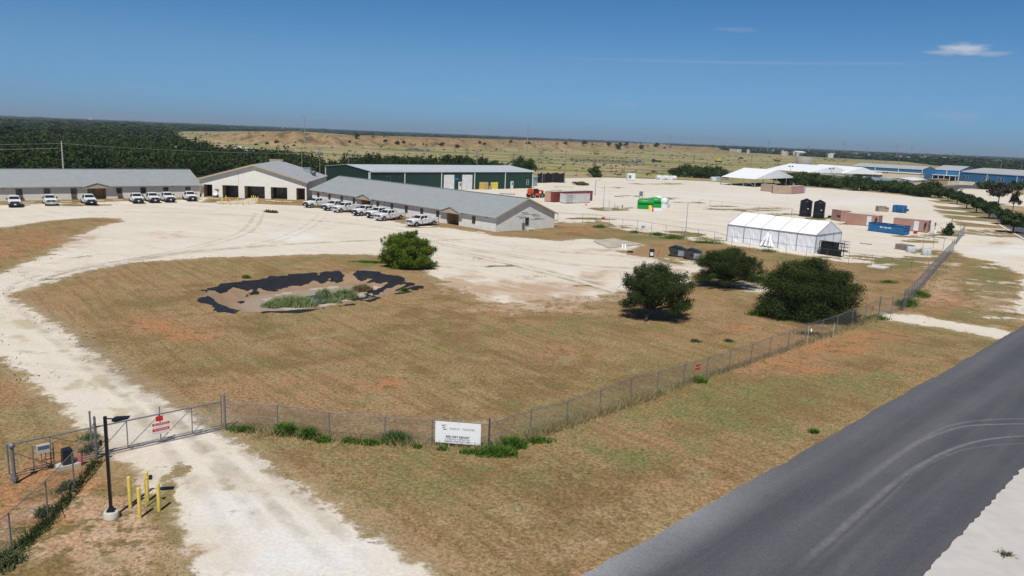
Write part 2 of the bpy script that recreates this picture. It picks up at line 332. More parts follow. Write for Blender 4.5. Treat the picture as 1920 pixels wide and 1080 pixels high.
gravel_holes = [
 [(-150, 440), (0, 428), (90, 414), (170, 408), (225, 409), (238, 414), (190, 424), (150, 440), (115, 462), (80, 482), (30, 500), (0, 514), (-120, 545)],
 [(390, 372), (470, 374), (560, 378), (560, 383), (500, 383), (380, 379)],
 [(-200, 376), (0, 377), (120, 374), (240, 371), (376, 370), (376, 374), (240, 377), (120, 381), (0, 384), (-200, 388)],
 # planted islands between the parking bays, far right
 [(1735, 375), (1800, 378), (1812, 384), (1760, 381)], [(1745, 384), (1825, 392), (1830, 397), (1760, 391)], [(1752, 393), (1840, 401), (1850, 407), (1765, 400)],
 [(1765, 402), (1858, 410), (1868, 417), (1782, 411)], [(1784, 414), (1880, 424), (1892, 430), (1800, 424)], [(1808, 429), (1902, 438), (1908, 445), (1812, 436)],
 # weedy strips across the yard
 [(1108, 391), (1140, 390), (1170, 391), (1172, 394), (1130, 396)],
]
# yard and field patches: (px, py, radius x, radius y, strength)
green_b = [(1200, 370, 60, 4, 1), (1290, 380, 60, 4, 1), (1370, 391, 60, 5, 1), (1460, 402, 60, 5, 1), (1540, 411, 50, 5, 1), (1110, 412, 70, 8, .7), (1200, 430, 70, 8, .7), (1300, 445, 70, 7, .8), (1850, 530, 70, 40, .7), (1780, 380, 90, 8, .6), (1820, 400, 90, 20, .6), (1350, 760, 300, 90, .55), (1200, 860, 200, 60, .5), (1600, 720, 200, 60, .4), (1050, 930, 180, 60, .35), (760, 890, 220, 50, .5), (620, 850, 120, 20, .4), (560, 900, 90, 30, .4), (1720, 690, 120, 25, .4), (250, 570, 120, 20, .3), (60, 640, 60, 60, .0), (980, 620, 200, 24, .35), (1080, 600, 90, 16, .4), (420, 680, 160, 26, .35), (870, 655, 120, 20, .4), (640, 660, 160, 16, .3), (560, 780, 200, 14, .3), (860, 520, 60, 10, 1), (700, 492, 40, 9, .9), (1420, 515, 60, 10, .6), (330, 260, 1, 1, 0), (1250, 447, 160, 5, .8), (1500, 486, 200, 6, .7), (1340, 447, 60, 7, .7), (1690, 495, 60, 14, .8), (1830, 520, 50, 30, .55), (1850, 590, 80, 22, .6), (1870, 455, 60, 12, 1), (1780, 445, 60, 10, .8), (1880, 372, 60, 14, 1), (1760, 372, 40, 12, .9),
 (1300, 740, 240, 70, .38), (1560, 700, 220, 50, .25), (1180, 850, 260, 90, .3), (700, 870, 200, 40, .34), (620, 830, 150, 20, .3), (1100, 900, 200, 50, .22), (1000, 800, 130, 40, .5), (1060, 770, 60, 15, .6), (470, 805, 90, 12, .55), (1600, 760, 140, 40, .3), (880, 860, 40, 14, .7),
 (480, 620, 240, 40, .18), (900, 650, 200, 30, .25), (200, 430, 90, 14, .35), (60, 780, 90, 50, .25), (240, 880, 40, 60, .35), (1850, 645, 30, 6, .8), (1240, 620, 60, 8, .5), (360, 640, 200, 30, .12), (1180, 345, 30, 2, .5)]
red_b = [(290, 605, 55, 18, 1), (350, 625, 75, 14, 1), (255, 610, 40, 12, .8), (545, 716, 25, 8, .5), (735, 723, 60, 16, .85), (1055, 658, 45, 8, .7), (930, 672, 40, 8, .45), (1390, 619, 38, 9, .8), (1450, 680, 140, 22, .75), (1560, 650, 120, 26, .7), (1640, 632, 110, 22, .6), (1230, 630, 100, 12, .4), (90, 450, 110, 22, .75), (0, 470, 80, 20, .8), (140, 880, 110, 70, .8), (60, 940, 120, 60, .9), (180, 1010, 110, 70, .6), (40, 730, 60, 30, .5), (760, 808, 260, 12, .45), (1100, 430, 50, 5, 1), (1160, 440, 80, 6, .5), (860, 545, 90, 12, .35), (1120, 470, 60, 6, .6), (1760, 520, 70, 30, .7), (1780, 560, 80, 20, .75), (1240, 465, 120, 10, .45), (1600, 540, 90, 12, .45), (1740, 540, 50, 20, .5), (1040, 575, 140, 9, .5), (1490, 700, 90, 14, .7), (880, 585, 120, 14, .25), (1870, 456, 40, 6, .6)]
bare_b = [(1000, 578, 180, 12, .8), (860, 530, 60, 16, .7), (1160, 558, 60, 14, .7), (1240, 500, 60, 12, .6), (110, 1030, 130, 50, .9), (150, 960, 90, 60, .8), (250, 1040, 90, 60, .6), (600, 640, 160, 26, .28), (780, 700, 200, 40, .22), (1100, 1000, 220, 60, .30), (900, 960, 160, 40, .25), (980, 540, 170, 22, .75), (1120, 520, 60, 20, .6), (880, 520, 60, 12, .5), (830, 500, 40, 8, .5), (1250, 505, 50, 12, .5), (320, 440, 60, 14, .4), (120, 490, 80, 10, .4), (200, 1010, 110, 60, .9), (240, 960, 60, 50, .7), (1760, 530, 60, 50, .7), (1850, 560, 60, 60, .6), (900, 795, 120, 8, .5), (1450, 620, 100, 14, .3), (650, 830, 120, 9, .5), (1240, 510, 80, 14, .6), (1050, 560, 120, 14, .8), (1100, 420, 60, 5, .8), (480, 378, 90, 5, .5), (1400, 760, 500, 8, .0)]
pale_b = [(560, 1040, 200, 90, 1), (430, 960, 80, 50, .7), (550, 443, 50, 10, .8), (470, 415, 60, 40, -.6), (460, 375, 40, 6, .6), (470, 440, 40, 25, -.8), (1350, 370, 300, 15, .5), (1600, 380, 150, 12, .6), (1900, 470, 90, 10, .9), (1160, 458, 50, 6, -.7), (900, 370, 150, 10, .4)]
weedy_b = [(1180, 368, 40, 2.5, 1), (1230, 373, 50, 3, 1), (1290, 380, 50, 3.4, 1), (1350, 388, 50, 4, 1), (1410, 395, 50, 4, 1), (1470, 402, 50, 4.5, 1), (1530, 410, 45, 4, 1), (1590, 420, 40, 4, .8), (1720, 448, 70, 12, .9), (1770, 440, 60, 12, .9), (1640, 400, 60, 3, .6), (1110, 414, 70, 11, 1), (1180, 428, 70, 9, 1), (1260, 440, 80, 9, 1), (1330, 450, 50, 9, .9), (1600, 484, 90, 10, .8), (1660, 492, 60, 14, 1), (1730, 478, 50, 18, .9), (1760, 500, 60, 25, .9), (1850, 530, 70, 45, .95), (1840, 590, 90, 20, .8), (1150, 391, 60, 4, .9), (1240, 372, 90, 4, .8), (1400, 392, 160, 6, .8), (1230, 345, 140, 4, .7), (1150, 352, 60, 3, .7), (1620, 372, 120, 5, .5), (1790, 395, 80, 30, .35), (1850, 440, 60, 14, .7), (1060, 350, 60, 4, .7), (120, 440, 90, 14, .5), (160, 480, 70, 14, .6), (60, 520, 60, 10, .6), (150, 385, 180, 4, .7), (470, 379, 120, 3, .6), (1230, 490, 90, 12, .6), (1080, 560, 120, 12, .6), (900, 500, 120, 3, .6), (1000, 520, 90, 3, .6), (880, 486, 50, 3, .9), (950, 500, 50, 3, .9), (1020, 517, 50, 3, .9), (1090, 534, 50, 3, .9), (310, 900, 50, 90, .5), (700, 1000, 100, 40, .35), (500, 860, 60, 20, .35), (780, 425, 80, 3, .7), (540, 455, 40, 3, .5), (320, 440, 30, 5, .5), (330, 410, 30, 4, .5)]
spot_b = [(35, 607, 25, 7, 1), (25, 635, 22, 5, .8), (100, 652, 12, 4, 1), (60, 655, 20, 3, .7), (150, 672, 16, 5, 1), (172, 683, 18, 6, 1), (190, 688, 20, 3, .9), (185, 712, 32, 8, 1), (140, 717, 16, 3, .8), (230, 735, 20, 6, 1), (212, 752, 24, 4, .9), (250, 776, 26, 7, 1), (235, 768, 30, 4, .9), (270, 790, 25, 5, .7), (105, 630, 12, 3, .6), (1040, 585, 20, 3, 0)]
def blobs(lst, px, py, X=None, Y=None):
    v = np.zeros(px.shape)
    if X is not None:
        k = F / np.maximum(np.hypot(X, Y), 20); px = px + ((vnoise(X, Y, 3.5, 51) - .5) * 2.6 + (vnoise(X, Y, 1.2, 52) - .5) * 1.6) * k; py = py + ((vnoise(X, Y, 3.5, 53) - .5) * 2.6 + (vnoise(X, Y, 1.2, 54) - .5) * 1.6) * k * 16 / np.maximum(np.hypot(X, Y), 20)
    for x, y, a, b, s in lst:
        q = ((px - x) / a) ** 2 + ((py - y) / b) ** 2; g = s * np.exp(-q * 1.1); v = np.where(np.abs(g) > np.abs(v), g, v) if s < 0 else np.maximum(v, g)
    return v
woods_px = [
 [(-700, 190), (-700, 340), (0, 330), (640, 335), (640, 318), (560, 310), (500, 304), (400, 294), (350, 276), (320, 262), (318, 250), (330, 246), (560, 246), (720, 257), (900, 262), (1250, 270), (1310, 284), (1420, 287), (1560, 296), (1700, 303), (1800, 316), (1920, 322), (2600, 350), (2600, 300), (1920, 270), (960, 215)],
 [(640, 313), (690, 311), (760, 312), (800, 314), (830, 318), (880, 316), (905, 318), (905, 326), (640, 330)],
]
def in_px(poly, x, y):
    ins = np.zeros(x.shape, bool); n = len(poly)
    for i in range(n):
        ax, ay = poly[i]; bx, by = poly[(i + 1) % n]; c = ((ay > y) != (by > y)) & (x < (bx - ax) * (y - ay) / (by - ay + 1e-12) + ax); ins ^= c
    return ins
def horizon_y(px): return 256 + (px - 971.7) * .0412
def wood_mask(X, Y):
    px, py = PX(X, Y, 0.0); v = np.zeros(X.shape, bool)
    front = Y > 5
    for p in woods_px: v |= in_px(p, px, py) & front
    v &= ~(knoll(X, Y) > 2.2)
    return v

def make_ground():
    ths = np.concatenate([np.arange(-180, -39, 3.0), np.arange(-39, 39, 0.13), np.arange(39, 180.1, 3.0)]); ths = np.radians(ths)
    rs = np.concatenate([[0.5, 4, 8, 12, 15, 18], np.geomspace(20, 900, 380), np.geomspace(915, 14000, 60)])
    T, Rr = np.meshgrid(ths, rs); X = Rr * np.sin(T); Y = Rr * np.cos(T); Z = ground_z(X, Y); nr, nc = X.shape
    X1, Y1 = X.ravel(), Y.ravel(); px, py = PX(X1, Y1, 0.0); py = np.where(Y1 < 3, 3000, py)
    g = np.full(X1.shape, -50.)
    for p in gravel_polys: g = np.maximum(g, sdf(poly_w(p), X1, Y1))
    for p in gravel_holes: g = np.minimum(g, -sdf(poly_w(p), X1, Y1))
    g = np.clip(g, -8, 8)
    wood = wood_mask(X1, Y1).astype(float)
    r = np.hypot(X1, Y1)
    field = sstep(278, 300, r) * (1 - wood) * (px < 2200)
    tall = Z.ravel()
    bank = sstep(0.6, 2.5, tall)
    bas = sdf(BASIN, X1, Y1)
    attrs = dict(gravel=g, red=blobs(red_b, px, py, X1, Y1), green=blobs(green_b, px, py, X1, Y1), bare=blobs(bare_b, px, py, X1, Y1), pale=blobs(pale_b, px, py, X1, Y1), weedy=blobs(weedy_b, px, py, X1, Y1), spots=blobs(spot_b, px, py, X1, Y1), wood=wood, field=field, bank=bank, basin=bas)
    verts = np.stack([X1, Y1, Z.ravel()], -1)
    ii, jj = np.meshgrid(np.arange(nr - 1), np.arange(nc - 1), indexing='ij'); a = (ii * nc + jj).ravel(); Q = np.stack([a, a + 1, a + nc + 1, a + nc], -1)
    gq = g[Q].mean(1); pyq = py[Q].mean(1); pxq = px[Q].mean(1); basq = bas[Q].mean(1); fq = (field[Q].mean(1) > .5); bq = bank[Q].mean(1) > .5
    cls = np.zeros(len(Q), int)
    cls[gq > 0] = 1
    front = (gq > 0) & (pyq > 545) & (pxq < 900); cls[front] = 2
    side = (gq > 0) & (pyq > 455) & (pxq > 1640); cls[side] = 3
    cls[basq > 0] = 4; cls[bq] = 5
    names = ['ground', 'gravel_yard', 'driveway', 'gravel_path', 'pond_basin', 'spoil_bank']
    labs = ['dry mown grass and red dirt field around the yard', 'pale caliche gravel yard around the long buildings', 'pale gravel driveway running up to the sliding gate', 'pale gravel path beside the road at the right', 'shallow bare dirt basin with torn black liner', 'long eroded bank of bare soil behind the landfill field']
    mt = ground_material()
    for c, nm in enumerate(names):
        q = Q[cls == c]
        if len(q) == 0: continue
        u, inv = np.unique(q.ravel(), return_inverse=True)
        o = npmesh(nm, verts[u], inv.reshape(-1, 4)[:, ::-1], mt, smooth=True)
        for k, v in attrs.items():
            at = o.data.attributes.new(k, 'FLOAT', 'POINT'); at.data.foreach_set('value', v[u].astype(np.float32))
        tag(o, labs[c], kind='structure')

def ground_material():
    M = bpy.data.materials.new('ground_cover'); M.use_nodes = True; nt = M.node_tree; b = nt.nodes['Principled BSDF']; L = nt.links.new
    b.inputs['Roughness'].default_value = .95; b.inputs['Specular IOR Level'].default_value = .1
    geo = nt.nodes.new('ShaderNodeNewGeometry')
    def A(n): x = nt.nodes.new('ShaderNodeAttribute'); x.attribute_name = n; return x.outputs['Fac']
    def noise(s, d=4, vec=None, rough=.55, off=0):
        x = nt.nodes.new('ShaderNodeTexNoise'); x.inputs['Scale'].default_value = s; x.inputs['Detail'].default_value = d; x.inputs['Roughness'].default_value = rough
        mp = nt.nodes.new('ShaderNodeMapping'); mp.inputs['Location'].default_value = (off * 17.3, off * 9.1, off)
        L(vec or geo.outputs['Position'], mp.inputs[0]); L(mp.outputs[0], x.inputs['Vector']); return x.outputs[0]
    def stretched(sx, sy, rot, d=4):
        mp = nt.nodes.new('ShaderNodeMapping'); mp.vector_type = 'TEXTURE'; mp.inputs['Rotation'].default_value = (0, 0, rot); mp.inputs['Scale'].default_value = (1 / sx, 1 / sy, 1)
        L(geo.outputs['Position'], mp.inputs[0]); x = nt.nodes.new('ShaderNodeTexNoise'); x.inputs['Scale'].default_value = 1; x.inputs['Detail'].default_value = d; L(mp.outputs[0], x.inputs['Vector']); return x.outputs[0]
    def mth(op, a, c, d=None):
        x = nt.nodes.new('ShaderNodeMath'); x.operation = op
        for i, v in enumerate((a, c, d)):
            if v is None: continue
            if isinstance(v, (int, float)): x.inputs[i].default_value = v
            else: L(v, x.inputs[i])
        return x.outputs[0]
    def ramp(v, a, c, lo=0, hi=1, smooth=True):
        x = nt.nodes.new('ShaderNodeMapRange'); x.interpolation_type = 'SMOOTHSTEP' if smooth else 'LINEAR'
        x.inputs[1].default_value = a; x.inputs[2].default_value = c; x.inputs[3].default_value = lo; x.inputs[4].default_value = hi; L(v, x.inputs[0]); return x.outputs[0]
    def mix(f, a, c, mode='MIX'):
        x = nt.nodes.new('ShaderNodeMix'); x.data_type = 'RGBA'; x.blend_type = mode
        if isinstance(f, (int, float)): x.inputs[0].default_value = f
        else: L(f, x.inputs[0])
        for i, v in ((6, a), (7, c)):
            if isinstance(v, tuple): x.inputs[i].default_value = (*v, 1)
            else: L(v, x.inputs[i])
        return x.outputs[2]
    n_big = noise(.035, 4, off=1); n_mid = noise(.18, 5, off=2); n_sm = noise(.9, 5, off=3, rough=.65); n_fine = noise(5, 5, off=4, rough=.7); n_vf = noise(16, 4, off=5, rough=.7)
    mow = stretched(.12, 1.6, D2R(-50)); n_tuft = noise(2.2, 6, off=7, rough=.75)
    # mown grass
    n_m2 = noise(.42, 5, off=21, rough=.6); n_b2 = noise(.075, 4, off=22)
    g = mix(ramp(n_big, .40, .60), (.268, .188, .092), (.218, .170, .074))
    g = mix(mth('MULTIPLY', ramp(n_b2, .44, .58), .9), g, (.305, .190, .100))
    g = mix(mth('MULTIPLY', ramp(n_mid, .5, .62), .85), g, (.200, .130, .060))
    g = mix(mth('MULTIPLY', ramp(n_m2, .48, .66), .7), g, (.315, .235, .128))
    g = mix(mth('MULTIPLY', ramp(noise(.3, 5, off=23, rough=.65), .54, .66), .6), g, (.165, .140, .050))
    g = mix(mth('MULTIPLY', ramp(mow, .45, .66), .45), g, (.160, .105, .040))
    gm = mth('ADD', A('green'), mth('MULTIPLY', mth('SUBTRACT', n_m2, .5), 1.5)); gm = mth('ADD', gm, mth('MULTIPLY', mth('SUBTRACT', n_sm, .5), .8))
    g = mix(mth('MULTIPLY', ramp(gm, .20, .7), .78), g, (.150, .158, .054))
    # bare red and tan soil
    rm = mth('ADD', A('red'), mth('MULTIPLY', mth('SUBTRACT', n_sm, .5), 1.2))
    rm = mth('ADD', rm, mth('MULTIPLY', mth('SUBTRACT', n_m2, .5), .7))
    red = mix(ramp(n_mid, .35, .65), (.365, .168, .080), (.345, .195, .105))
    g = mix(mth('MULTIPLY', ramp(rm, .18, .8), .85), g, red)
    bm_ = mth('ADD', A('bare'), mth('MULTIPLY', mth('SUBTRACT', n_m2, .5), .9)); bm_ = mth('ADD', bm_, mth('MULTIPLY', mth('SUBTRACT', n_sm, .5), .6))
    g = mix(mth('MULTIPLY', ramp(bm_, .25, .65), .9), g, mix(ramp(n_sm, .35, .65), (.400, .250, .150), (.430, .310, .215)))
    g = mix(mth('MULTIPLY', mth('MULTIPLY', ramp(noise(1.3, 5, off=25, rough=.62), .53, .60), ramp(mth('ADD', A('bare'), A('red')), .3, .7)), .85), g, (.150, .120, .050))
    # fine tufts
    tv = ramp(mth('ADD', mth('MULTIPLY', n_fine, .65), mth('MULTIPLY', n_vf, .35)), .34, .66, .50, 1.50)
    gs = nt.nodes.new('ShaderNodeVectorMath'); gs.operation = 'SCALE'; L(g, gs.inputs[0]); L(tv, gs.inputs['Scale']); g = gs.outputs[0]
    dk_ = mth('MULTIPLY', ramp(noise(1.9, 6, off=27, rough=.7), .57, .64), .6)
    g = mix(dk_, g, (.105, .095, .036))
    # landfill field
    f_st = stretched(.004, .03, D2R(0), 5)
    fl = mix(ramp(n_big, .4, .6), (.280, .250, .100), (.320, .265, .145))
    fl = mix(ramp(f_st, .47, .6), fl, (.125, .150, .055))
    fl = mix(mth('MULTIPLY', ramp(noise(.012, 5, off=9), .52, .62), .8), fl, (.380, .275, .180))
    fl = mix(mth('MULTIPLY', ramp(n_mid, .55, .68), .5), fl, (.070, .085, .040))
    g = mix(A('field'), g, fl)
    bank = mix(ramp(n_mid, .4, .6), (.300, .205, .115), (.225, .155, .080))
    bank = mix(ramp(noise(.08, 6, off=11, rough=.7), .5, .6), bank, (.120, .090, .045))
    g = mix(A('bank'), g, bank)
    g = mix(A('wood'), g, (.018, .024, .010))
    # pale caliche
    e1 = noise(.55, 6, off=12, rough=.7); e2 = noise(2.6, 4, off=13)
    gr = mth('ADD', A('gravel'), mth('MULTIPLY', mth('SUBTRACT', e1, .5), 4.0)); gr = mth('ADD', gr, mth('MULTIPLY', mth('SUBTRACT', e2, .5), 1.2))
    wn1 = mth('ADD', mth('MULTIPLY', stretched(.09, .20, D2R(-20), 7), .55), mth('MULTIPLY', noise(.5, 6, off=31, rough=.75), .45))
    wgt = mth('MULTIPLY', ramp(A('weedy'), .12, .85), .92)
    wv = mth('MULTIPLY', mth('SUBTRACT', wn1, .53), 60)
    gr = mth('ADD', mth('MULTIPLY', gr, mth('SUBTRACT', 1, wgt)), mth('MULTIPLY', wv, wgt))
    gr = mth('ADD', gr, mth('MULTIPLY', mth('MULTIPLY', mth('SUBTRACT', mth('ADD', mth('MULTIPLY', n_m2, .5), mth('MULTIPLY', n_mid, .5)), .5), 22), ramp(A('bare'), .1, .6)))
    gmask = ramp(gr, -.25, .45)
    g = mix(mth('MULTIPLY', wgt, .55), g, (.150, .145, .060))
    g = mix(mth('MULTIPLY', ramp(gr, -1.8, -.1), .4), g, (.370, .300, .190))
    cal = mix(ramp(n_mid, .3, .7), (.595, .530, .440), (.635, .590, .520))
    cal = mix(ramp(stretched(.06, .35, D2R(-35)), .42, .7, 0, .45), cal, (.560, .500, .420))
    cal = mix(ramp(A('pale'), 0, 1), cal, (.650, .640, .620))
    cal = mix(mth('MULTIPLY', ramp(mth('MULTIPLY', A('pale'), -1), 0, 1), .8), cal, (.520, .480, .420))
    sp = mth('MULTIPLY', ramp(noise(.5, 6, off=15, rough=.72), .585, .64), ramp(n_big, .4, .62, .25, 1))
    cal = mix(mth('MULTIPLY', sp, .55), cal, (.330, .265, .150))
    cal = mix(mth('MULTIPLY', ramp(mth('ADD', A('spots'), mth('MULTIPLY', mth('SUBTRACT', n_sm, .5), 1.3)), .2, .7), .8), cal, (.430, .375, .255))
    bmk = mth('MULTIPLY', ramp(mth('ADD', mth('ADD', A('bare'), A('red')), mth('MULTIPLY', mth('SUBTRACT', n_m2, .5), 1.2)), .25, .75), .85)
    cal = mix(bmk, cal, (.400, .270, .175))
    cal = mix(mth('MULTIPLY', ramp(stretched(.02, .5, D2R(-8), 5), .52, .66), .22), cal, (.430, .360, .270))
    cal = mix(mth('MULTIPLY', ramp(stretched(.03, 1.1, D2R(-42), 5), .53, .66), .25), cal, (.680, .640, .570))
    cv = ramp(mth('ADD', mth('MULTIPLY', n_fine, .5), mth('MULTIPLY', n_vf, .5)), .34, .66, .86, 1.10)
    cs = nt.nodes.new('ShaderNodeVectorMath'); cs.operation = 'SCALE'; L(cal, cs.inputs[0]); L(cv, cs.inputs['Scale'])
    g = mix(gmask, g, cs.outputs[0])
    # basin soil
    bs = mth('ADD', A('basin'), mth('MULTIPLY', mth('SUBTRACT', e1, .5), 1.5))
    bsoil = mix(ramp(n_sm, .4, .6), (.300, .205, .130), (.260, .185, .120))
    bsoil = mix(ramp(mth('ADD', A('basin'), mth('MULTIPLY', mth('SUBTRACT', n_sm, .5), 2.0)), 3.1, 4.6), bsoil, (.300, .245, .190))
    g = mix(ramp(bs, .3, .7), g, bsoil)
    L(g, b.inputs['Base Color'])
    bp = nt.nodes.new('ShaderNodeBump'); bp.inputs['Strength'].default_value = .55; bp.inputs['Distance'].default_value = .10
    hgt = mth('ADD', mth('MULTIPLY', n_fine, .8), mth('MULTIPLY', n_tuft, .5)); hgt = mth('MULTIPLY', hgt, ramp(gmask, 0, 1, 1, .22)); L(hgt, bp.inputs['Height']); L(bp.outputs[0], b.inputs['Normal'])
    return M
make_ground()

# sheets laid on the ground: roads, kerbs, slabs
def sheet(name, pts, z, material, label, world=False, jag=0.0, step=0.5, seed=0, kind='structure', thick=0.0, skip=()):
    P_ = np.array([p[:2] for p in pts]) if world else poly_w(pts)
    rs = random.Random(seed); outl = []
    n = len(P_)
    for i in range(n):
        a = P_[i]; b = P_[(i + 1) % n]; L_ = np.hypot(*(b - a))
        k = max(1, int(L_ / step)) if jag and i not in skip and L_ < 200 else 1; nn = np.array([-(b - a)[1], (b - a)[0]]) / max(L_, 1e-6)
        for j in range(k):
            q = a + (b - a) * j / k + (nn * rs.uniform(-jag, jag) if j and jag else 0); outl.append(q)
    import bmesh
    from mathutils.geometry import tessellate_polygon
    tri = tessellate_polygon([[Vector((q[0], q[1], 0)) for q in outl]])
    mb = MB(); mb.add([(q[0], q[1], z) for q in outl], [tuple(t) for t in tri])
    if thick:
        N_ = len(outl); mb.add([(q[0], q[1], z) for q in outl] + [(q[0], q[1], z - thick) for q in outl], [(i, (i + 1) % N_, N_ + (i + 1) % N_, N_ + i) for i in range(N_)])
    o = mb.build(name, material)
    for p in o.data.polygons:
        if abs(p.normal.z) > .5 and p.normal.z < 0: p.flip()
    return tag(o, label, kind=kind)
def asphalt_material():
    M = mat('asphalt', (0.07, 0.07, 0.075), .75, 0, .06, .6); nt = M.node_tree; b = nt.nodes['Principled BSDF']; L = nt.links.new
    geo = nt.nodes.new('ShaderNodeNewGeometry')
    def noise(s, d, sc=None, rot=0):
        x = nt.nodes.new('ShaderNodeTexNoise'); x.inputs['Scale'].default_value = s; x.inputs['Detail'].default_value = d
        mp = nt.nodes.new('ShaderNodeMapping'); mp.vector_type = 'TEXTURE'; mp.inputs['Rotation'].default_value = (0, 0, rot)
        if sc: mp.inputs['Scale'].default_value = (1 / sc[0], 1 / sc[1], 1)
        L(geo.outputs['Position'], mp.inputs[0]); L(mp.outputs[0], x.inputs['Vector']); return x.outputs[0]
    def rp(v, a, c, lo, hi):
        x = nt.nodes.new('ShaderNodeMapRange'); x.inputs[1].default_value = a; x.inputs[2].default_value = c; x.inputs[3].default_value = lo; x.inputs[4].default_value = hi; L(v, x.inputs[0]); return x.outputs[0]
    def mix(f, a, c):
        x = nt.nodes.new('ShaderNodeMix'); x.data_type = 'RGBA'; L(f, x.inputs[0])
        for i, v in ((6, a), (7, c)):
            if isinstance(v, tuple): x.inputs[i].default_value = (*v, 1)
            else: L(v, x.inputs[i])
        return x.outputs[2]
    c = mix(rp(noise(.25, 4), .3, .7, 0, 1), (.064, .066, .078), (.077, .079, .089))
    c = mix(rp(noise(1, 5, (.05, 1.1), D2R(45)), .45, .75, 0, .7), c, (.105, .103, .104))
    at = nt.nodes.new('ShaderNodeAttribute'); at.attribute_name = 'dusty'
    c = mix(at.outputs['Fac'], c, (.28, .285, .30))
    v = nt.nodes.new('ShaderNodeVectorMath'); v.operation = 'SCALE'; L(c, v.inputs[0]); L(rp(noise(14, 5), .35, .65, .84, 1.17), v.inputs['Scale']); L(v.outputs[0], b.inputs['Base Color'])
    return M
asphalt = asphalt_material()
near_left = [(3.3 - 14, 26.9 - 13.6), (3.3, 26.93), (11.4, 36.13), (17.6, 42.4), (28.98, 53.7), (44.9, 68.1), (60, 82), (88, 108), (118, 140), (128, 160), (122, 185)]
near_right = [(150, 170), (140, 130), (100, 104), (72, 80), (46, 56.5), (27.8, 38.64), (16.7, 27.9), (3, 14)]
def road_mesh():
    """asphalt as a strip with a fine grid so that dust can lie along one edge"""
    LW = 9.4; c0 = np.array([3.3, 26.93]); dv = np.array([.7071, .7071]); nv = np.array([.7071, -.7071])
    ss = np.concatenate([np.arange(-22, 75, .5)]); us = np.linspace(0, 1, 24); vs = []; du = []; rs = random.Random(4)
    edge = []
    for s in ss:
        e = vnoise(np.array([s]), np.array([3.]), 2.3, 9)[0] * .5 + vnoise(np.array([s]), np.array([7.]), .8, 9)[0] * .3
        bend = -0.0 if s < 40 else 0
        left = c0 + dv * s + nv * (e * .45 - .2); wid = 9.6 + vnoise(np.array([s]), np.array([17.]), 1.5, 3)[0] * .25
        for u in us:
            q = left + nv * wid * u; vs.append((q[0], q[1], .045)); du.append(max(0, 1 - u * wid / 2.0) * float(sstep(19, 1, s)) * (.5 + .6 * float(vnoise(np.array([s]), np.array([u]), 4, 2)[0])) + .09 * max(0, 1 - u * 1.5) + .06 * math.sin(u * 19) * (u < .75))
    n = len(us); Q = [(i * n + j, i * n + j + 1, (i + 1) * n + j + 1, (i + 1) * n + j) for i in range(len(ss) - 1) for j in range(n - 1)]
    vs = np.array(vs); o = npmesh('road', vs, Q, asphalt)
    at = o.data.attributes.new('dusty', 'FLOAT', 'POINT'); at.data.foreach_set('value', np.clip(du, 0, 1).astype(np.float32))
    tag(o, 'dark grey asphalt road crossing the lower right corner', kind='structure')
road_mesh()
apron_m = mat('pale_concrete', (0.47, 0.445, 0.42), .9, 0, .07, 1.2, .4)
sheet('concrete_apron', [(-4, 6.2), (16.75, 27.75), (27.65, 38.7), (39.7, 50.7), (62, 73), (80, 78), (90, 60), (30, 10), (0, 5)], .13, apron_m, 'pale concrete apron along the near side of the road', world=True, jag=.07, step=.35, thick=.16)
# tyre tracks of pale dust curving on the asphalt: part of the road surface
def strip(name, pts, w, z, material, label, world=False, jag=0.0, kind='structure', parent=None):
    P_ = [np.array(p[:2], float) for p in pts] if world else [G(*p)[:2] for p in pts]
    # smooth through the points
    Q_ = []
    for i in range(len(P_) - 1):
        p0 = P_[max(i - 1, 0)]; p1 = P_[i]; p2 = P_[i + 1]; p3 = P_[min(i + 2, len(P_) - 1)]
        for k in range(10):
            t = k / 10; Q_.append(.5 * ((2 * p1) + (-p0 + p2) * t + (2 * p0 - 5 * p1 + 4 * p2 - p3) * t * t + (-p0 + 3 * p1 - 3 * p2 + p3) * t ** 3))
    Q_.append(P_[-1]); mb = MB(); rs = random.Random(len(pts)); vs = []
    for i, q in enumerate(Q_):
        d = Q_[min(i + 1, len(Q_) - 1)] - Q_[max(i - 1, 0)]; n = np.array([-d[1], d[0]]) / max(np.hypot(*d), 1e-6); ww = (w if not callable(w) else w(i / (len(Q_) - 1))) * rs.uniform(1 - jag, 1 + jag)
        vs += [(*(q + n * ww / 2), z), (*(q - n * ww / 2), z)]
    mb.add(vs, [(2 * i, 2 * i + 1, 2 * i + 3, 2 * i + 2) for i in range(len(Q_) - 1)]); o = mb.build(name, material, parent)
    for p in o.data.polygons:
        if p.normal.z < 0: p.flip()
    return tag(o, label, kind=kind)
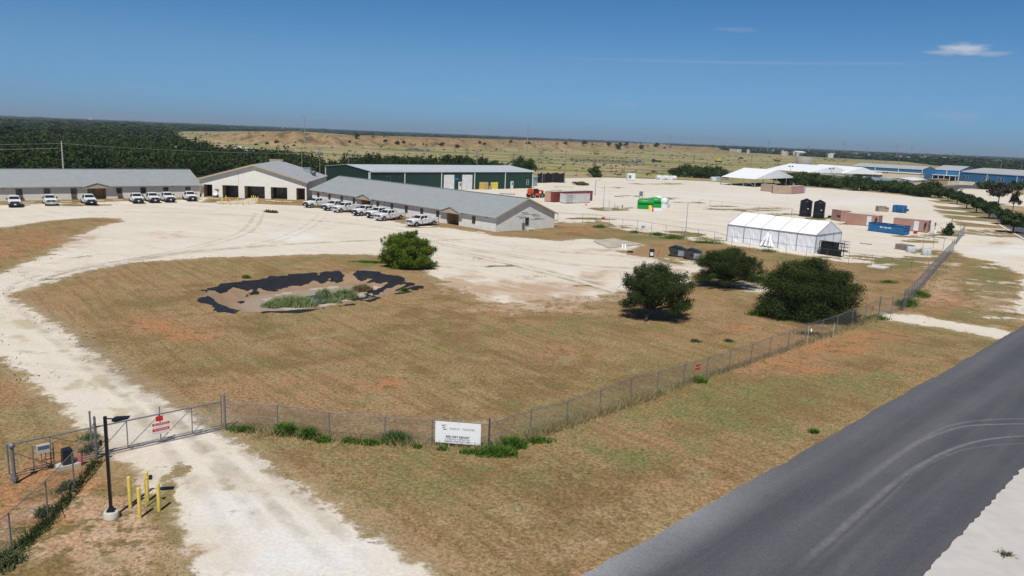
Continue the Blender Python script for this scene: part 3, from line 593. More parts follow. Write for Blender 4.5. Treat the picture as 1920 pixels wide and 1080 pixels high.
def dust_material():
    M = bpy.data.materials.new('tyre_dust'); M.use_nodes = True; nt = M.node_tree; b = nt.nodes['Principled BSDF']; b.inputs['Base Color'].default_value = (.30, .30, .315, 1); b.inputs['Roughness'].default_value = .95
    geo = nt.nodes.new('ShaderNodeNewGeometry'); nz = nt.nodes.new('ShaderNodeTexNoise'); nz.inputs['Scale'].default_value = 1.6; nz.inputs['Detail'].default_value = 7; nz.inputs['Roughness'].default_value = .7; nt.links.new(geo.outputs['Position'], nz.inputs['Vector'])
    mr = nt.nodes.new('ShaderNodeMapRange'); mr.inputs[1].default_value = .3; mr.inputs[2].default_value = .7; mr.inputs[3].default_value = .25; nt.links.new(nz.outputs[0], mr.inputs[0])
    at = nt.nodes.new('ShaderNodeAttribute'); at.attribute_name = 'fade'; m2 = nt.nodes.new('ShaderNodeMath'); m2.operation = 'MULTIPLY'; nt.links.new(mr.outputs[0], m2.inputs[0]); nt.links.new(at.outputs['Fac'], m2.inputs[1]); nt.links.new(m2.outputs[0], b.inputs['Alpha']); return M
dust = dust_material()
def soft_strip(name, pts, w0, w1, z, a0, a1, label):
    P_ = [G(*p)[:2] for p in pts]; Q_ = []
    for i in range(len(P_) - 1):
        p0 = P_[max(i - 1, 0)]; p1 = P_[i]; p2 = P_[i + 1]; p3 = P_[min(i + 2, len(P_) - 1)]
        for k in range(10):
            t = k / 10; Q_.append(.5 * ((2 * p1) + (-p0 + p2) * t + (2 * p0 - 5 * p1 + 4 * p2 - p3) * t * t + (-p0 + 3 * p1 - 3 * p2 + p3) * t ** 3))
    Q_.append(P_[-1]); vs = []; fd = []; n = len(Q_)
    for i, q in enumerate(Q_):
        d = Q_[min(i + 1, n - 1)] - Q_[max(i - 1, 0)]; nn = np.array([-d[1], d[0]]) / max(np.hypot(*d), 1e-6); u = i / (n - 1); w = w0 + (w1 - w0) * u; al = (a0 + (a1 - a0) * u) * min(1, 8 * u + .0)
        for k, f in ((-1, 0), (-.5, .75), (0, 1), (.5, .75), (1, 0)): vs.append((*(q + nn * w * k / 2), z)); fd.append(f * al)
    o = npmesh(name, vs, [(5 * i + j, 5 * i + 5 + j, 5 * i + 6 + j, 5 * i + 1 + j) for i in range(n - 1) for j in range(4)], dust); at = o.data.attributes.new('fade', 'FLOAT', 'POINT'); at.data.foreach_set('value', np.array(fd, dtype=np.float32)); return tag(o, label, kind='structure')
rut = bpy.data.materials.new('wheel_rut'); rut.use_nodes = True
def rut_material():
    nt = rut.node_tree; b = nt.nodes['Principled BSDF']; b.inputs['Base Color'].default_value = (.42, .355, .275, 1); b.inputs['Roughness'].default_value = .95; geo = nt.nodes.new('ShaderNodeNewGeometry'); nz = nt.nodes.new('ShaderNodeTexNoise'); nz.inputs['Scale'].default_value = .5; nz.inputs['Detail'].default_value = 7; nz.inputs['Roughness'].default_value = .7; nt.links.new(geo.outputs['Position'], nz.inputs['Vector'])
    mr = nt.nodes.new('ShaderNodeMapRange'); mr.inputs[1].default_value = .38; mr.inputs[2].default_value = .66; nt.links.new(nz.outputs[0], mr.inputs[0]); at = nt.nodes.new('ShaderNodeAttribute'); at.attribute_name = 'fade'; m2 = nt.nodes.new('ShaderNodeMath'); m2.operation = 'MULTIPLY'; nt.links.new(mr.outputs[0], m2.inputs[0]); nt.links.new(at.outputs['Fac'], m2.inputs[1]); nt.links.new(m2.outputs[0], b.inputs['Alpha'])
rut_material()
RUTS = [([(470, 1080), (380, 930), (310, 840), (235, 750), (140, 672), (55, 598), (14, 552), (50, 524), (160, 500), (330, 470), (450, 435), (478, 400)], .5), ([(640, 1080), (500, 940), (400, 850), (300, 772), (190, 690), (80, 605)], .5), ([(20, 545), (150, 505), (350, 472), (600, 455), (760, 452), (900, 472), (1080, 498), (1260, 505)], .75), ([(600, 400), (560, 430), (470, 460), (300, 480), (120, 510)], .4),
        ([(700, 470), (780, 455), (880, 450), (1000, 470), (1150, 480), (1280, 497)], .6), ([(60, 400), (250, 398), (450, 405), (600, 415), (720, 430), (850, 455)], .5), ([(1050, 400), (1150, 405), (1300, 420), (1450, 435)], .4), ([(1100, 360), (1250, 362), (1450, 380), (1650, 395)], .4), ([(830, 470), (950, 496), (1060, 523), (1150, 550)], 1.0)]
_d = dust; dust = rut
for i, (t, al) in enumerate(RUTS):
    for k in (0, 1):
        soft_strip('wheel_track', [(x + (0, 1)[k] * 1.8 * (y - horizon_y(x)) / H * .9, y) for x, y in t] if k else t, .9, .9, .075 + .004 * (2 * i + k), al * .75, al * .75, 'faint brown wheel tracks over the pale gravel')
dust = _d
TR = [([(1480, 1078), (1570, 1000), (1680, 905), (1740, 865), (1800, 838), (1860, 824), (1930, 818)], .55, .20, .45, .8), ([(1495, 1090), (1650, 950), (1720, 885), (1790, 850), (1850, 838), (1930, 832)], .3, .15, .2, .45),
      ([(1440, 1020), (1560, 940), (1660, 870), (1720, 830), (1780, 800), (1850, 789), (1930, 787)], .6, .18, .12, .6), ([(1560, 945), (1620, 905), (1700, 845), (1760, 815), (1820, 800), (1930, 796)], .5, .22, .15, .8), ([(1560, 1090), (1620, 1020), (1700, 950), (1760, 900)], .5, .4, .22, .0), ([(1900, 700), (1750, 800), (1600, 900)], .6, .8, .10, .0)]
for i, (t, w0, w1, a0, a1) in enumerate(TR): soft_strip('tyre_track', t, w0, w1, .050 + .004 * i, a0, a1, 'pale dusty tyre track curving over the asphalt road')
# far road on the right with white kerbs
far_road = [(1990, 520), (1925, 447), (1880, 420), (1838, 393), (1800, 372), (1782, 362), (1762, 356), (1758, 350), (1800, 347), (1860, 347), (1990, 352), (1990, 358), (1925, 356), (1860, 352), (1810, 353), (1796, 358), (1806, 366), (1850, 382), (1925, 408), (1990, 440)]
sheet('far_road', far_road, .05, asphalt, 'grey road curving past the blue warehouses at the far right')
_l = G(1990, 520)[:2]; _r = G(1990, 440)[:2]; _e = np.array([3.3, 26.93]) + np.array([.7071, .7071]) * 74.3; _n = np.array([.7071, -.7071])
sheet('road_bend', [_e - _n * .1, _e + _n * 4.8, _e + _n * 9.35, _r + [4, -12], _r, _l, (_l + _e) / 2 + [1.5, 1.5]], .041, asphalt, 'asphalt road bending away past the right edge of the photo', world=True)
kerb = mat('white_kerb', (.62, .60, .55), .9)
strip('kerb', [(1796, 358), (1812, 368), (1850, 382), (1925, 408), (1960, 422)], .45, .12, kerb, 'pale kerb along the far side of the curving road')
strip('kerb', [(1925, 452), (1880, 426), (1870, 418)], .5, .11, kerb, 'pale kerb along the near side of the curving road')
strip('kerb', [(1796, 358), (1808, 353.5), (1860, 356), (1925, 366)], .6, .12, kerb, 'pale kerb round the corner of the far parking lot')
sheet('concrete_slab', [(1112, 452), (1150, 447), (1205, 458), (1140, 466)], .06, mat('stained_slab', (.40, .36, .30), .9, 0, .25, .5), 'stained old concrete slab behind the gable end', jag=.3, step=1.5)
sheet('walkway', [(404, 378), (408, 382), (478, 382.5), (486, 371.5), (474, 371), (452, 376)], .05, concrete, 'concrete walk between the yellow bollards and the entrance')

# ------------------------------------------------------------------ buildings
def loc_frame(o, ang):
    c, s = math.cos(ang), math.sin(ang)
    return lambda x, y: (o[0] + c * x - s * y, o[1] + s * x + c * y)
def window(t, x, z0, w, h, y=0.0, facing='front', pane=None, frame=None, L_=0):
    """frame as a part, pane as its sub-part; facing front (-y) or right end (+x)"""
    fm = MB(); pm = MB(); e = .07
    def bx(mb, a, b, c, d, y0, y1):
        if facing == 'front': mb.box(a, b, y + y0, y + y1, c, d)
        else: mb.box(L_ - y1, L_ - y0, a, b, c, d)
    bx(fm, x - w / 2 - e, x - w / 2, z0 - e, z0 + h + e, -.06, -.002); bx(fm, x + w / 2, x + w / 2 + e, z0 - e, z0 + h + e, -.06, -.002)
    bx(fm, x - w / 2, x + w / 2, z0 - e, z0, -.08, -.002); bx(fm, x - w / 2, x + w / 2, z0 + h, z0 + h + e, -.06, -.002); bx(fm, x - w / 2, x + w / 2, z0 + h * .5 - .025, z0 + h * .5 + .025, -.05, -.022)
    f = fm.build('window', frame or winframe, t)
    bx(pm, x - w / 2, x + w / 2, z0, z0 + h, -.02, -.003); pm.build('pane', pane or glass_dark, f); return f
def front_wall(mb, L_, z0, he, holes, th=.2, peak=None):
    xs = sorted({0.0, L_} | {h[0] for h in holes} | {h[1] for h in holes})
    for a, b in zip(xs[:-1], xs[1:]):
        hit = [h for h in holes if h[0] <= a + 1e-6 and h[1] >= b - 1e-6]
        if hit: mb.box(a, b, 0, th, hit[0][2], he)
        else: mb.box(a, b, 0, th, z0, he)
    if peak: mb.prism([(0, he), (L_, he), (L_ / 2, peak)], 1, 0, th)
def roof_x(mb, L_, Wd, he, hr, ov, ovx, th=.1):
    sl = (hr - he) / (Wd / 2)
    for sgn in (0, 1):
        y0, z0_ = (-ov, he - ov * sl) if sgn == 0 else (Wd + ov, he - ov * sl)
        pts = [(y0, z0_), (Wd / 2, hr), (Wd / 2, hr + th), (y0, z0_ + th)]
        mb.prism(pts, 0, -ovx, L_ + ovx)
def house(name, label, o, ang, L_, Wd, he, hr, wall, roof, ov=.5, ovx=.4, holes=(), gable=None, trim=None, cat='building', lz=0.0):
    t = thing(name, label, cat, (o[0], o[1], lz), ang)
    mb = MB(); th = .2
    front_wall(mb, L_, 0, he, list(holes)); mb.box(0, L_, Wd - th, Wd, 0, he)
    mb.box(0, th, th, Wd - th, 0, he); mb.box(L_ - th, L_, th, Wd - th, 0, he)
    for x in (0, L_ - th): mb.prism([(0, he), (Wd, he), (Wd / 2, hr)], 0, x, x + th)
    w = mb.build('wall', wall, t)
    rb = MB(); roof_x(rb, L_, Wd, he + .02, hr + .02, ov, ovx); r = rb.build('roof', roof, t)
    if trim:
        cb = MB(); cb.prism([(Wd / 2 - .28, hr + .06), (Wd / 2, hr + .165), (Wd / 2 + .28, hr + .06), (Wd / 2, hr + .14)], 0, -ovx, L_ + ovx); cb.build('ridge_cap', galv, r)
        tb = MB(); sl = (hr - he) / (Wd / 2); zz = he - ov * sl
        tb.box(-ovx, L_ + ovx, -ov - .05, -ov - .003, zz - .04, zz + .12); tb.build('gutter', trim_pale, t); tb = MB()
        for x in (-ovx - .05, L_ + ovx + .003):
            for y0 in (-ov, Wd + ov): tb.prism([(y0, zz - .12), (Wd / 2, hr - .10), (Wd / 2, hr + .13), (y0, zz + .13)], 0, x, x + .047)
            tb.build('fascia', trim, t); tb = MB()
    return t, w, r
def entry(t, xa, xb, he, hr_slope, depth=2.2, door=(.35, .62)):
    """recessed porch with its own little gable"""
    xc = (xa + xb) / 2; wd = (xb - xa)
    mb = MB(); mb.box(xa, xb, depth, depth + .1, 0, he); mb.box(xa - .1, xa, .2, depth, 0, he); mb.box(xb, xb + .1, .2, depth, 0, he); mb.box(xa, xb, .2, depth, he - .1, he)
    mb.build('porch_wall', tan_board, t)
    db = MB(); d0 = xa + wd * door[0]; d1 = xa + wd * door[1]; db.box(d0, d1, depth - .05, depth - .004, .1, 2.15); d = db.build('door', glass_dark, t)
    fb = MB(); fb.box(d0 - .12, d0, depth - .08, depth - .003, .1, 2.25); fb.box(d1, d1 + .12, depth - .08, depth - .003, .1, 2.25); fb.box(d0, d1, depth - .08, depth - .003, 2.152, 2.25); fb.build('door_frame', trim_beige, d)
    hw = wd / 2 + 1.3; pk = .95; y0 = -.75; sl = hr_slope
    z0 = he - .15; rb = MB()
    yb = lambda z: (z - he) / sl
    for s in (-1, 1):
        vs = [(xc + s * hw, y0, z0), (xc, y0, z0 + pk), (xc, yb(z0 + pk) + .1, z0 + pk), (xc + s * hw, yb(z0) + .1, z0)]
        vs2 = [(a, b, c + .09) for a, b, c in vs]
        rb.add(vs + vs2, [(0, 1, 2, 3), (7, 6, 5, 4), (0, 4, 5, 1), (1, 5, 6, 2), (2, 6, 7, 3), (3, 7, 4, 0)])
    r = rb.build('porch_roof', roof_grey, t)
    g = MB(); g.prism([(xc - hw + .25, z0 + .05), (xc + hw - .25, z0 + .05), (xc, z0 + pk - .05)], 1, y0 + .12, y0 + .2); g.box(xc - hw + .2, xc + hw - .2, y0 + .05, 0, z0 - .12, z0 + .04); g.build('porch_gable', trim_beige, t)
    return r

def wall_lamps(t, xs, z=2.25, y=0.0):
    for x in xs:
        mb = MB(); mb.box(x - .07, x + .07, y - .1, y - .002, z, z + .14); mb.tube((x - .12, y - .16, z + .02), (x - .02, y - .1, z + .08), .06, .03); mb.tube((x + .12, y - .16, z + .02), (x + .02, y - .1, z + .08), .06, .03)
        mb.build('wall_lamp', black_plastic, t)

# right wing
RA = np.array([-3.25, 133.62]); ra = D2R(-45.2); RL = 62.0; RO = RA - RL * np.array([math.cos(ra), math.sin(ra)])
def rs_(px, py): return onwall(RO, ra, px, py)
e1 = (rs_(677, 375)[0], rs_(694.5, 378)[0]); e2 = (rs_(837.5, 398)[0], rs_(860.5, 402)[0])
t, w, r = house('long_bunkhouse', 'long low pale sided bunkhouse with grey metal roof and bare gable end facing right', RO, ra, RL, 15.07, 2.75, 5.6, siding_grey, roof_grey, .5, .45, [(e1[0], e1[1], 2.45), (e2[0], e2[1], 2.45)], trim=trim_beige)
wingR = t; slope_r = (5.6 - 2.75) / 7.53
entry(t, e1[0], e1[1], 2.45, slope_r, door=(.02, .2)); entry(t, e2[0], e2[1], 2.45, slope_r, door=(.55, .85))
for px, py in [(597, 366), (618, 370), (641, 374), (664, 377), (708.5, 386), (735, 390), (762, 394), (791, 398), (821, 402), (888.5, 412)]:
    window(t, rs_(px, py)[0], 0.95, .75 if px > 700 else .8, 1.15)
go = RA; ga = ra + math.pi / 2
for px, py in [(988, 414)]: window(t, onwall(go, ga, px, py)[0], .85, .85, 1.3, facing='end', L_=RL)
wall_lamps(t, [rs_(607, 362)[0], rs_(722, 383)[0], rs_(913, 406)[0]])
mb = MB(); mb.box(RL + .002, RL + .25, 6.4, 6.9, .3, 1.3); mb.tube((RL + .1, 6.65, 1.3), (RL + .1, 6.65, 2.0), .03); mb.build('meter_box', galv, t)
mb = MB(); mb.prism([(RL + .003, .1), (RL + .012, .1), (RL + .012, -.012), (RL - .1, -.012), (RL - .1, -.003), (RL + .003, -.003)], 2, .02, 2.72); mb.build('corner_trim', siding_cream, t)
# lettering and marks left by weather on the gable: dark flaking stripes in the siding
fl = MB(); rnd = random.Random(5)
for k in range(26):
    zz = 1.7 + .2 * rnd.randint(0, 7) + .01; sp = (3.6 - zz) * 2.2 + .6; y0 = 7.5 + rnd.uniform(-sp, sp) * .95; ln = rnd.uniform(.3, 1.8); fl.box(RL + .003, RL + .010, y0, min(y0 + ln, 14.6), zz, zz + rnd.uniform(.04, .09))
fl.build('weathered_strip', mat('flaked_siding', (.09, .09, .10), .9, 0, .3, 4), t)

# left wing
LE = np.array([-72.4, 176.4]); la = D2R(42.0); LL = 72.0; LO = LE - LL * np.array([math.cos(la), math.sin(la)])
def ls_(px, py): return onwall(LO, la, px, py)
e = (ls_(164, 362)[0], ls_(199, 362)[0])
t, w, r = house('long_bunkhouse', 'long low cream bunkhouse at the far left behind seven parked pickups', LO, la, LL, 15.0, 2.85, 5.75, siding_cream, roof_grey, .5, .45, [(e[0], e[1], 2.55)], trim=trim_beige)
wingL = t; entry(t, e[0], e[1], 2.55, (5.75 - 2.85) / 7.5, door=(.3, .55))
for px in (35.5, 88, 138.5, 223.5, 268.5, 311, 352.5): window(t, ls_(px, 358)[0], 1.05, 1.0, 1.2)
wall_lamps(t, [ls_(6, 350)[0], ls_(153, 350)[0], ls_(324, 348)[0]], 2.4)
for px in (38, 138.5, 225):
    mb = MB(); x = ls_(px, 372)[0]; mb.box(x - .45, x + .45, -.4, -.004, .25, .85); mb.build('wall_air_conditioner', mat('brown_louvre', (.12, .08, .06), .7), t)

# clubhouse: broad gable facing the yard
CO = np.array([-72.3, 177.0]); ca = D2R(4.3); CW = 23.8; CD = 26.5
def cs_(px, py): return onwall(CO, ca, px, py)
ops = []
for a, b, yy, top in [(382, 398.8, 369, 345.8), (417.5, 447.5, 371, 347.5), (458.8, 496.8, 372, 349.3), (508, 538.8, 374, 351.3), (555.8, 574.6, 375, 353)]:
    ops.append([max(.3, cs_(a, yy)[0]), min(CW - .35, cs_(b, yy)[0]), cs_((a + b) / 2, top)[1]])
t = thing('clubhouse', 'cream clubhouse with a broad front gable and five dark porch openings', 'building', (CO[0], CO[1], 0), ca)
mb = MB(); he, hr = 4.25, 7.7; th = .25
front_wall(mb, CW, 0, he, ops, th, hr)
mb.box(0, th, th, CD, 0, he); mb.box(CW - th, CW, th, CD, 0, he); mb.box(th, CW - th, CD - th, CD, 0, he); mb.prism([(0, he), (CW, he), (CW / 2, hr)], 1, CD - th, CD)
mb.build('wall', siding_cream, t)
for i, (a, b, z) in enumerate(ops):
    pb = MB(); pb.box(a - .12, a - .002, th + .003, 3.0, 0, z + .1); pb.box(b + .002, b + .12, th + .003, 3.0, 0, z + .1); pb.box(a - .002, b + .002, th, 3.0, z + .0, z + .1); pb.build('porch_wall', ribbed('porch_tan', (.50, .40, .27), .2, 2, .3, .8, line=.9), t)
for i, (a, b, z) in enumerate(ops):
    bb = MB(); bb.box(a, b, 3.0, 3.1, 0, z)
    if i == 4: bb.build('porch_back_wall', ribbed('porch_brown', (.22, .12, .07), .25, 0, .3, .8), t); continue
    f = bb.build('glazed_front', glass_dark, t)
    mu = MB(); n = 4 if i == 2 else 3
    for k in range(n + 1):
        x = a + (b - a) * k / n; mu.box(max(a, x - .03), min(b, x + .03), 2.94, 2.998, 0, z)
    mu.box(a, b, 2.93, 2.99, 1.1, 1.16); mu.build('mullion', mat('dark_mullion', (.07, .06, .055), .6), f)
rb = MB(); sl = (hr - he) / (CW / 2); ov = .5
for s in (0, 1):
    x0 = -ov if s == 0 else CW + ov; z0 = he - ov * sl + .02
    rb.prism([(x0, z0), (CW / 2, hr + .02), (CW / 2, hr + .14), (x0, z0 + .12)], 1, -.6, CD + .5)
rf = rb.build('roof', ribbed('club_roof', (.375, .39, .395), .45, 1, .25, .55, .1, .1, line=.94), t)
tb = MB()
for s in (0, 1):
    x0 = -ov if s == 0 else CW + ov; z0 = he - ov * sl
    tb.prism([(x0, z0 - .2), (CW / 2, hr - .2), (CW / 2, hr + .16), (x0, z0 + .16)], 1, -.66, -.603)
tb.build('fascia', trim_beige, t)
def on_roof(px, py, zg): # local coordinates on the roof at an assumed height
    g = G(px, py, zg)[:2] - CO; c, s = math.cos(ca), math.sin(ca); return g[0] * c + g[1] * s, -g[0] * s + g[1] * c
x, y = on_roof(515, 300, 7.3); mb = MB(); mb.tube((CW / 2 + .6, y, hr - .3), (CW / 2 + .6, y, hr + .7), .22); mb.tube((CW / 2 + .6, y, hr + .7), (CW / 2 + .6, y, hr + .85), .32); mb.build('flue', black_plastic, rf)
x, y = CW / 2 + 8.5, CD * .72; zz = hr - 8.5 * sl; mb = MB(); mb.box(x - .9, x + .9, y - .8, y + .8, zz - .2, zz + 1.25); mb.box(x - 1.0, x + 1.0, y - .9, y + .9, zz + 1.252, zz + 1.33); mb.build('roof_unit', mat('grey_unit', (.30, .34, .37), .5, .3), rf)
x, y = CW / 2 + 10.6, CD * .62; zz = hr - 10.6 * sl; mb = MB(); mb.lathe([(.0, 0), (.5, 0), (.5, .9), (.62, .95), (.62, 1.25), (.35, 1.4), (0, 1.45)], 16, (x, y, zz - .1)); mb.build('roof_fan', galv, rf)
mb = MB(); y = CD * .8; mb.box(CW / 2 - 2.2, CW / 2 + 1.2, y + 3.2, y + 4.4, hr - .6, hr + .45); mb.build('cooling_plant', mat('tan_louvre', (.30, .24, .17), .8), rf)
mb = MB()
for k in range(1, 2): mb.box(cs_(446.8, 330)[0] - .02, cs_(446.8, 330)[0] + .02, -.02, -.003, ops[1][2] + .01, he + 2.0)
mb.build('downpipe', galv, t)

def crate_house(name, label, pL, pR, depth, he, hr, wall, roof, ridge='x', ov=.3, cat='building', trims=(), posts=None):
    """building from its two front foot points"""
    a = G(*pL)[:2]; b = G(*pR)[:2]; L_ = float(np.hypot(*(b - a))); ang = math.atan2(b[1] - a[1], b[0] - a[0])
    if ridge == 'x': t, w, r = house(name, label, a, ang, L_, depth, he, hr, wall, roof, ov, ov, cat=cat)
    else:
        t = thing(name, label, cat, (a[0], a[1], 0), ang); mb = MB(); front_wall(mb, L_, 0, he, [], .2, hr); mb.box(0, .2, .2, depth, 0, he); mb.box(L_ - .2, L_, .2, depth, 0, he); mb.box(.2, L_ - .2, depth - .2, depth, 0, he); mb.prism([(0, he), (L_, he), (L_ / 2, hr)], 1, depth - .2, depth); mb.build('wall', wall, t)
        rb = MB(); sl = (hr - he) / (L_ / 2)
        for s in (0, 1):
            x0 = -ov if s == 0 else L_ + ov; rb.prism([(x0, he - ov * sl + .02), (L_ / 2, hr + .02), (L_ / 2, hr + .14), (x0, he - ov * sl + .14)], 1, -ov, depth + ov)
        rb.build('roof', roof, t)
    return t, a, ang, L_
# dark green warehouse
GO = np.array([-40.3, 212.4]); gA = math.atan2(255.2 - 212.4, 5.5 + 40.3); GL = float(np.hypot(5.5 + 40.3, 255.2 - 212.4))
t, w, r = house('warehouse', 'long dark green metal warehouse with white roof and two white roll doors', GO, gA, GL, 24.2, 5.6, 6.7, green_sheet, ribbed('warehouse_roof', (.47, .51, .54), .6, 0, .3, .5, .1, .06, line=.93), .25, .25)
def gs_(px, py): return onwall(GO, gA, px, py)
trimw = mat('white_trim', (.62, .65, .66), .5)
mb = MB()
for px in (692.8, 758.8, 827.8, 889.8, 947.3, 998.6): x = min(max(gs_(px, 335)[0], .12), GL - .12); mb.box(x - .13, x + .13, -.12, -.003, 0, 5.35)
mb.box(0, GL, -.28, -.255, 5.3, 5.62); mb.box(-.15, -.003, 0.1, .4, 0, 5.3); mb.box(-.15, -.003, 23.8, 24.1, 0, 5.3); mb.build('white_trim', trimw, t)
for a, b in ((832, 851.3), (866.3, 885)):
    mb = MB(); x0, x1 = gs_(a, 350)[0], gs_(b, 350)[0]; mb.box(x0, x1, -.06, -.003, 0.02, 4.5)
    for k in range(9): mb.box(x0, x1, -.075, -.061, .45 * k + .25, .45 * k + .30)
    mb.build('roll_door', ribbed('roll_door_white', (.70, .71, .71), .45, 2, .4, .6), t)
for a in (862.2, 959.5):
    x0 = gs_(a, 352)[0]; mb = MB(); mb.box(x0 - .6, x0 + .6, -.06, -.003, .02, 2.4); d = mb.build('door', trimw, t); mb = MB(); mb.box(x0 - .1, x0 + .35, -.075, -.061, 1.2, 2.0); mb.build('pane', glass_dark, d)
window(t, gs_(989, 345)[0], 1.3, .8, 1.5, frame=trimw)
x0 = gs_(856, 343)[0]; mb = MB(); mb.box(x0 - .6, x0 + .6, -.05, -.003, 3.0, 3.5); mb.build('wall_sign', mat('blue_sign', (.02, .20, .42), .6), t)
mb = MB(); x0 = gs_(727, 330)[0]
for dx in (-.5, .6): mb.tube((x0 + dx, -.25, 2.2), (x0 + dx, -.25, 4.2), .05)
mb.tube((x0 - .5, -.25, 4.2), (x0 - .2, -.25, 4.2), .12); mb.build('vent_pipe', galv, t)
mb = MB(); x0 = gs_(998, 322)[0]; mb.box(GL + .01, GL + .3, .3, .6, 4.7, 4.9); mb.build('wall_lamp', galv, t)

# white marquee beside the inner fence
TO = G(1362.5, 452)[:2]; tA = D2R(-46); TL = 16.0; TW = 9.2; te, tr = 2.95, 4.85
t = thing('marquee_tent', 'white gabled marquee tent with closed wrinkled sides in five bays', 'tent', (*TO, 0), tA)
rb = MB(); roof_x(rb, TL, TW, te, tr, .06, .0, .04); rb.build('tent_roof', tent_vinyl, t)
def cloth(mb, f, n, m, amp, seed):
    rs = random.Random(seed); vs = []
    ph = [rs.uniform(0, 6) for _ in range(8)]
    for i in range(n + 1):
        for j in range(m + 1):
            u, v = i / n, j / m; d = amp * (math.sin(u * 40 + ph[0] + 3 * math.sin(v * 3 + ph[1])) + .7 * math.sin(u * 17 + v * 9 + ph[2]) + .6 * math.sin(v * 14 + u * 6 + ph[3])) * math.sin(math.pi * min(1, u * n / n)) * (0.3 + .7 * (1 - v)) if 0 < i < n else 0
            vs.append(f(u, v, d))
    k = m + 1; mb.add(vs, [(i * k + j, (i + 1) * k + j, (i + 1) * k + j + 1, i * k + j + 1) for i in range(n) for j in range(m)], True)
for k in range(5):
    x0, x1 = TL * k / 5 + .05, TL * (k + 1) / 5 - .05; mb = MB(); cloth(mb, lambda u, v, d: (x0 + (x1 - x0) * u, d, .03 + (te - .05) * v), 30, 12, .045, k); mb.build('side_panel', tent_side, t)
for k in range(3):
    y0, y1 = TW * k / 3 + .04, TW * (k + 1) / 3 - .04; mb = MB(); cloth(mb, lambda u, v, d: (TL + d, y0 + (y1 - y0) * u, .03 + (te - .05) * v), 26, 8, .025, 10 + k); mb.build('end_panel', tent_side, t)
mb = MB(); mb.prism([(.02, te), (TW - .02, te), (TW / 2, tr)], 0, TL - .03, TL); mb.prism([(.02, te), (TW - .02, te), (TW / 2, tr)], 0, 0, .03); mb.box(0, .03, 0, TW, .03, te); mb.box(.05, TL - .05, TW - .03, TW, .03, te); mb.build('gable_panel', tent_side, t)
mb = MB()
for k in range(6):
    x = TL * k / 5; mb.box(x - .06, x + .06, -.09, .03, 0, te); mb.box(x - .06, x + .06, TW - .03, TW + .09, 0, te)
    for s in (0, 1):
        y0 = 0 if s == 0 else TW; mb.tube((x, y0, te + .07), (x, TW / 2, tr + .07), .035, n=4)
for k in (1, 2): mb.box(TL + .01, TL + .07, TW * k / 3 - .05, TW * k / 3 + .05, 0, te)
mb.box(TL + .01, TL + .09, 0, TW, te - .05, te + .06); mb.box(0, TL, -.11, -.062, te - .06, te + .04); mb.build('frame', alu, t)
for i, (px, py, dx) in enumerate([(1426, 462.5, .9), (1434, 463.5, .15), (1441, 464.5, -.2), (1448, 465.5, -1.3)]):
    g = G(px, py)[:2] - TO; c, s = math.cos(tA), math.sin(tA); lx, ly = g[0] * c + g[1] * s, -g[0] * s + g[1] * c
    mb = MB(); mb.tube((lx, min(ly, -.35), .22), (lx - dx * -1.0 * .8, -.28, 2.5 - .2 * i), .26, .17, 10); w_ = mb.build('rolled_sidewall', tent_vinyl)
    w_.matrix_world = t.matrix_world @ Matrix.Identity(4); w_.location = t.location; w_.rotation_euler = t.rotation_euler
    tag(w_, ['white vinyl roll leaning on the tent, leftmost of four', 'white vinyl roll leaning on the tent, second from the left', 'white vinyl roll leaning on the tent, third from the left', 'white vinyl roll leaning on the tent, rightmost of four and most tilted'][i], 'rolled tarp', 'rolled vinyl walls leaning on the marquee')

def canopy(name, label, pA, pB, pC, he, hr, n=3, cross=True, off=(0, 0), posts=True):
    a = G(*pA)[:2]; b = G(*pB)[:2]; c_ = G(*pC)[:2]; L_ = float(np.hypot(*(b - a))); ang = math.atan2(*(b - a)[::-1]); Wd = float((c_ - b) @ np.array([-math.sin(ang), math.cos(ang)]))
    t = thing(name, label, 'tent', (*a, 0), ang); rb = MB(); roof_x(rb, L_, Wd, he, hr, .1, 0, .06)
    for x in (0, L_ - .04): rb.prism([(0, he), (Wd, he), (Wd / 2, hr)], 0, x, x + .04)
    rb.build('tent_roof', tent_vinyl, t)
    if posts:
        for k in range(n + 1):
            for y in (0, Wd):
                mb = MB(); mb.box(L_ * k / n - .13, L_ * k / n + .13, y - .13, y + .13, 0, he); mb.build('post', alu, t)
        for k in (1, 2, 3):
            mb = MB(); mb.box(L_ - .1, L_ + .1, Wd * k / 4 - .1, Wd * k / 4 + .1, 0, he - .003); mb.build('post', alu, t)
        if cross:
            mb = MB()
            for k in (0, n - 1):
                x0, x1 = L_ * k / n, L_ * (k + 1) / n; mb.tube((x0, 0, .2), (x1, 0, he - .2), .06, n=5); mb.tube((x1, 0, .2), (x0, 0, he - .2), .06, n=5)
            mb.build('cross_brace', alu, t)
        fl_ = MB(); fl_.box(2, L_ - .5, 1.5, Wd - 1.5, 0.01, .35); fl_.build('stage_floor', mat('dark_deck', (.03, .03, .032), .9), t)
    return t, a, ang, L_, Wd
canopy('canopy_tent', 'open sided white canopy tent on poles, nearest of the white roofed tents', (1351, 346), (1415, 351), (1464, 345.5), 3.3, 7.0)
CT = [('canopy_tent', 'white gabled tent roof behind the poled canopy tent, left of two', (1436, 330), (1516, 337.5), (1548, 334.5), 4.0, 7.6), ('canopy_tent', 'white gabled tent roof over beige cabins, right of two behind the hedge', (1500, 331), (1578, 339), (1603, 336.5), 4.0, 7.6)]
for nm, lb, a, b, c_, he, hr in CT:
    tt = canopy(nm, lb, a, b, c_, he, hr, 4)
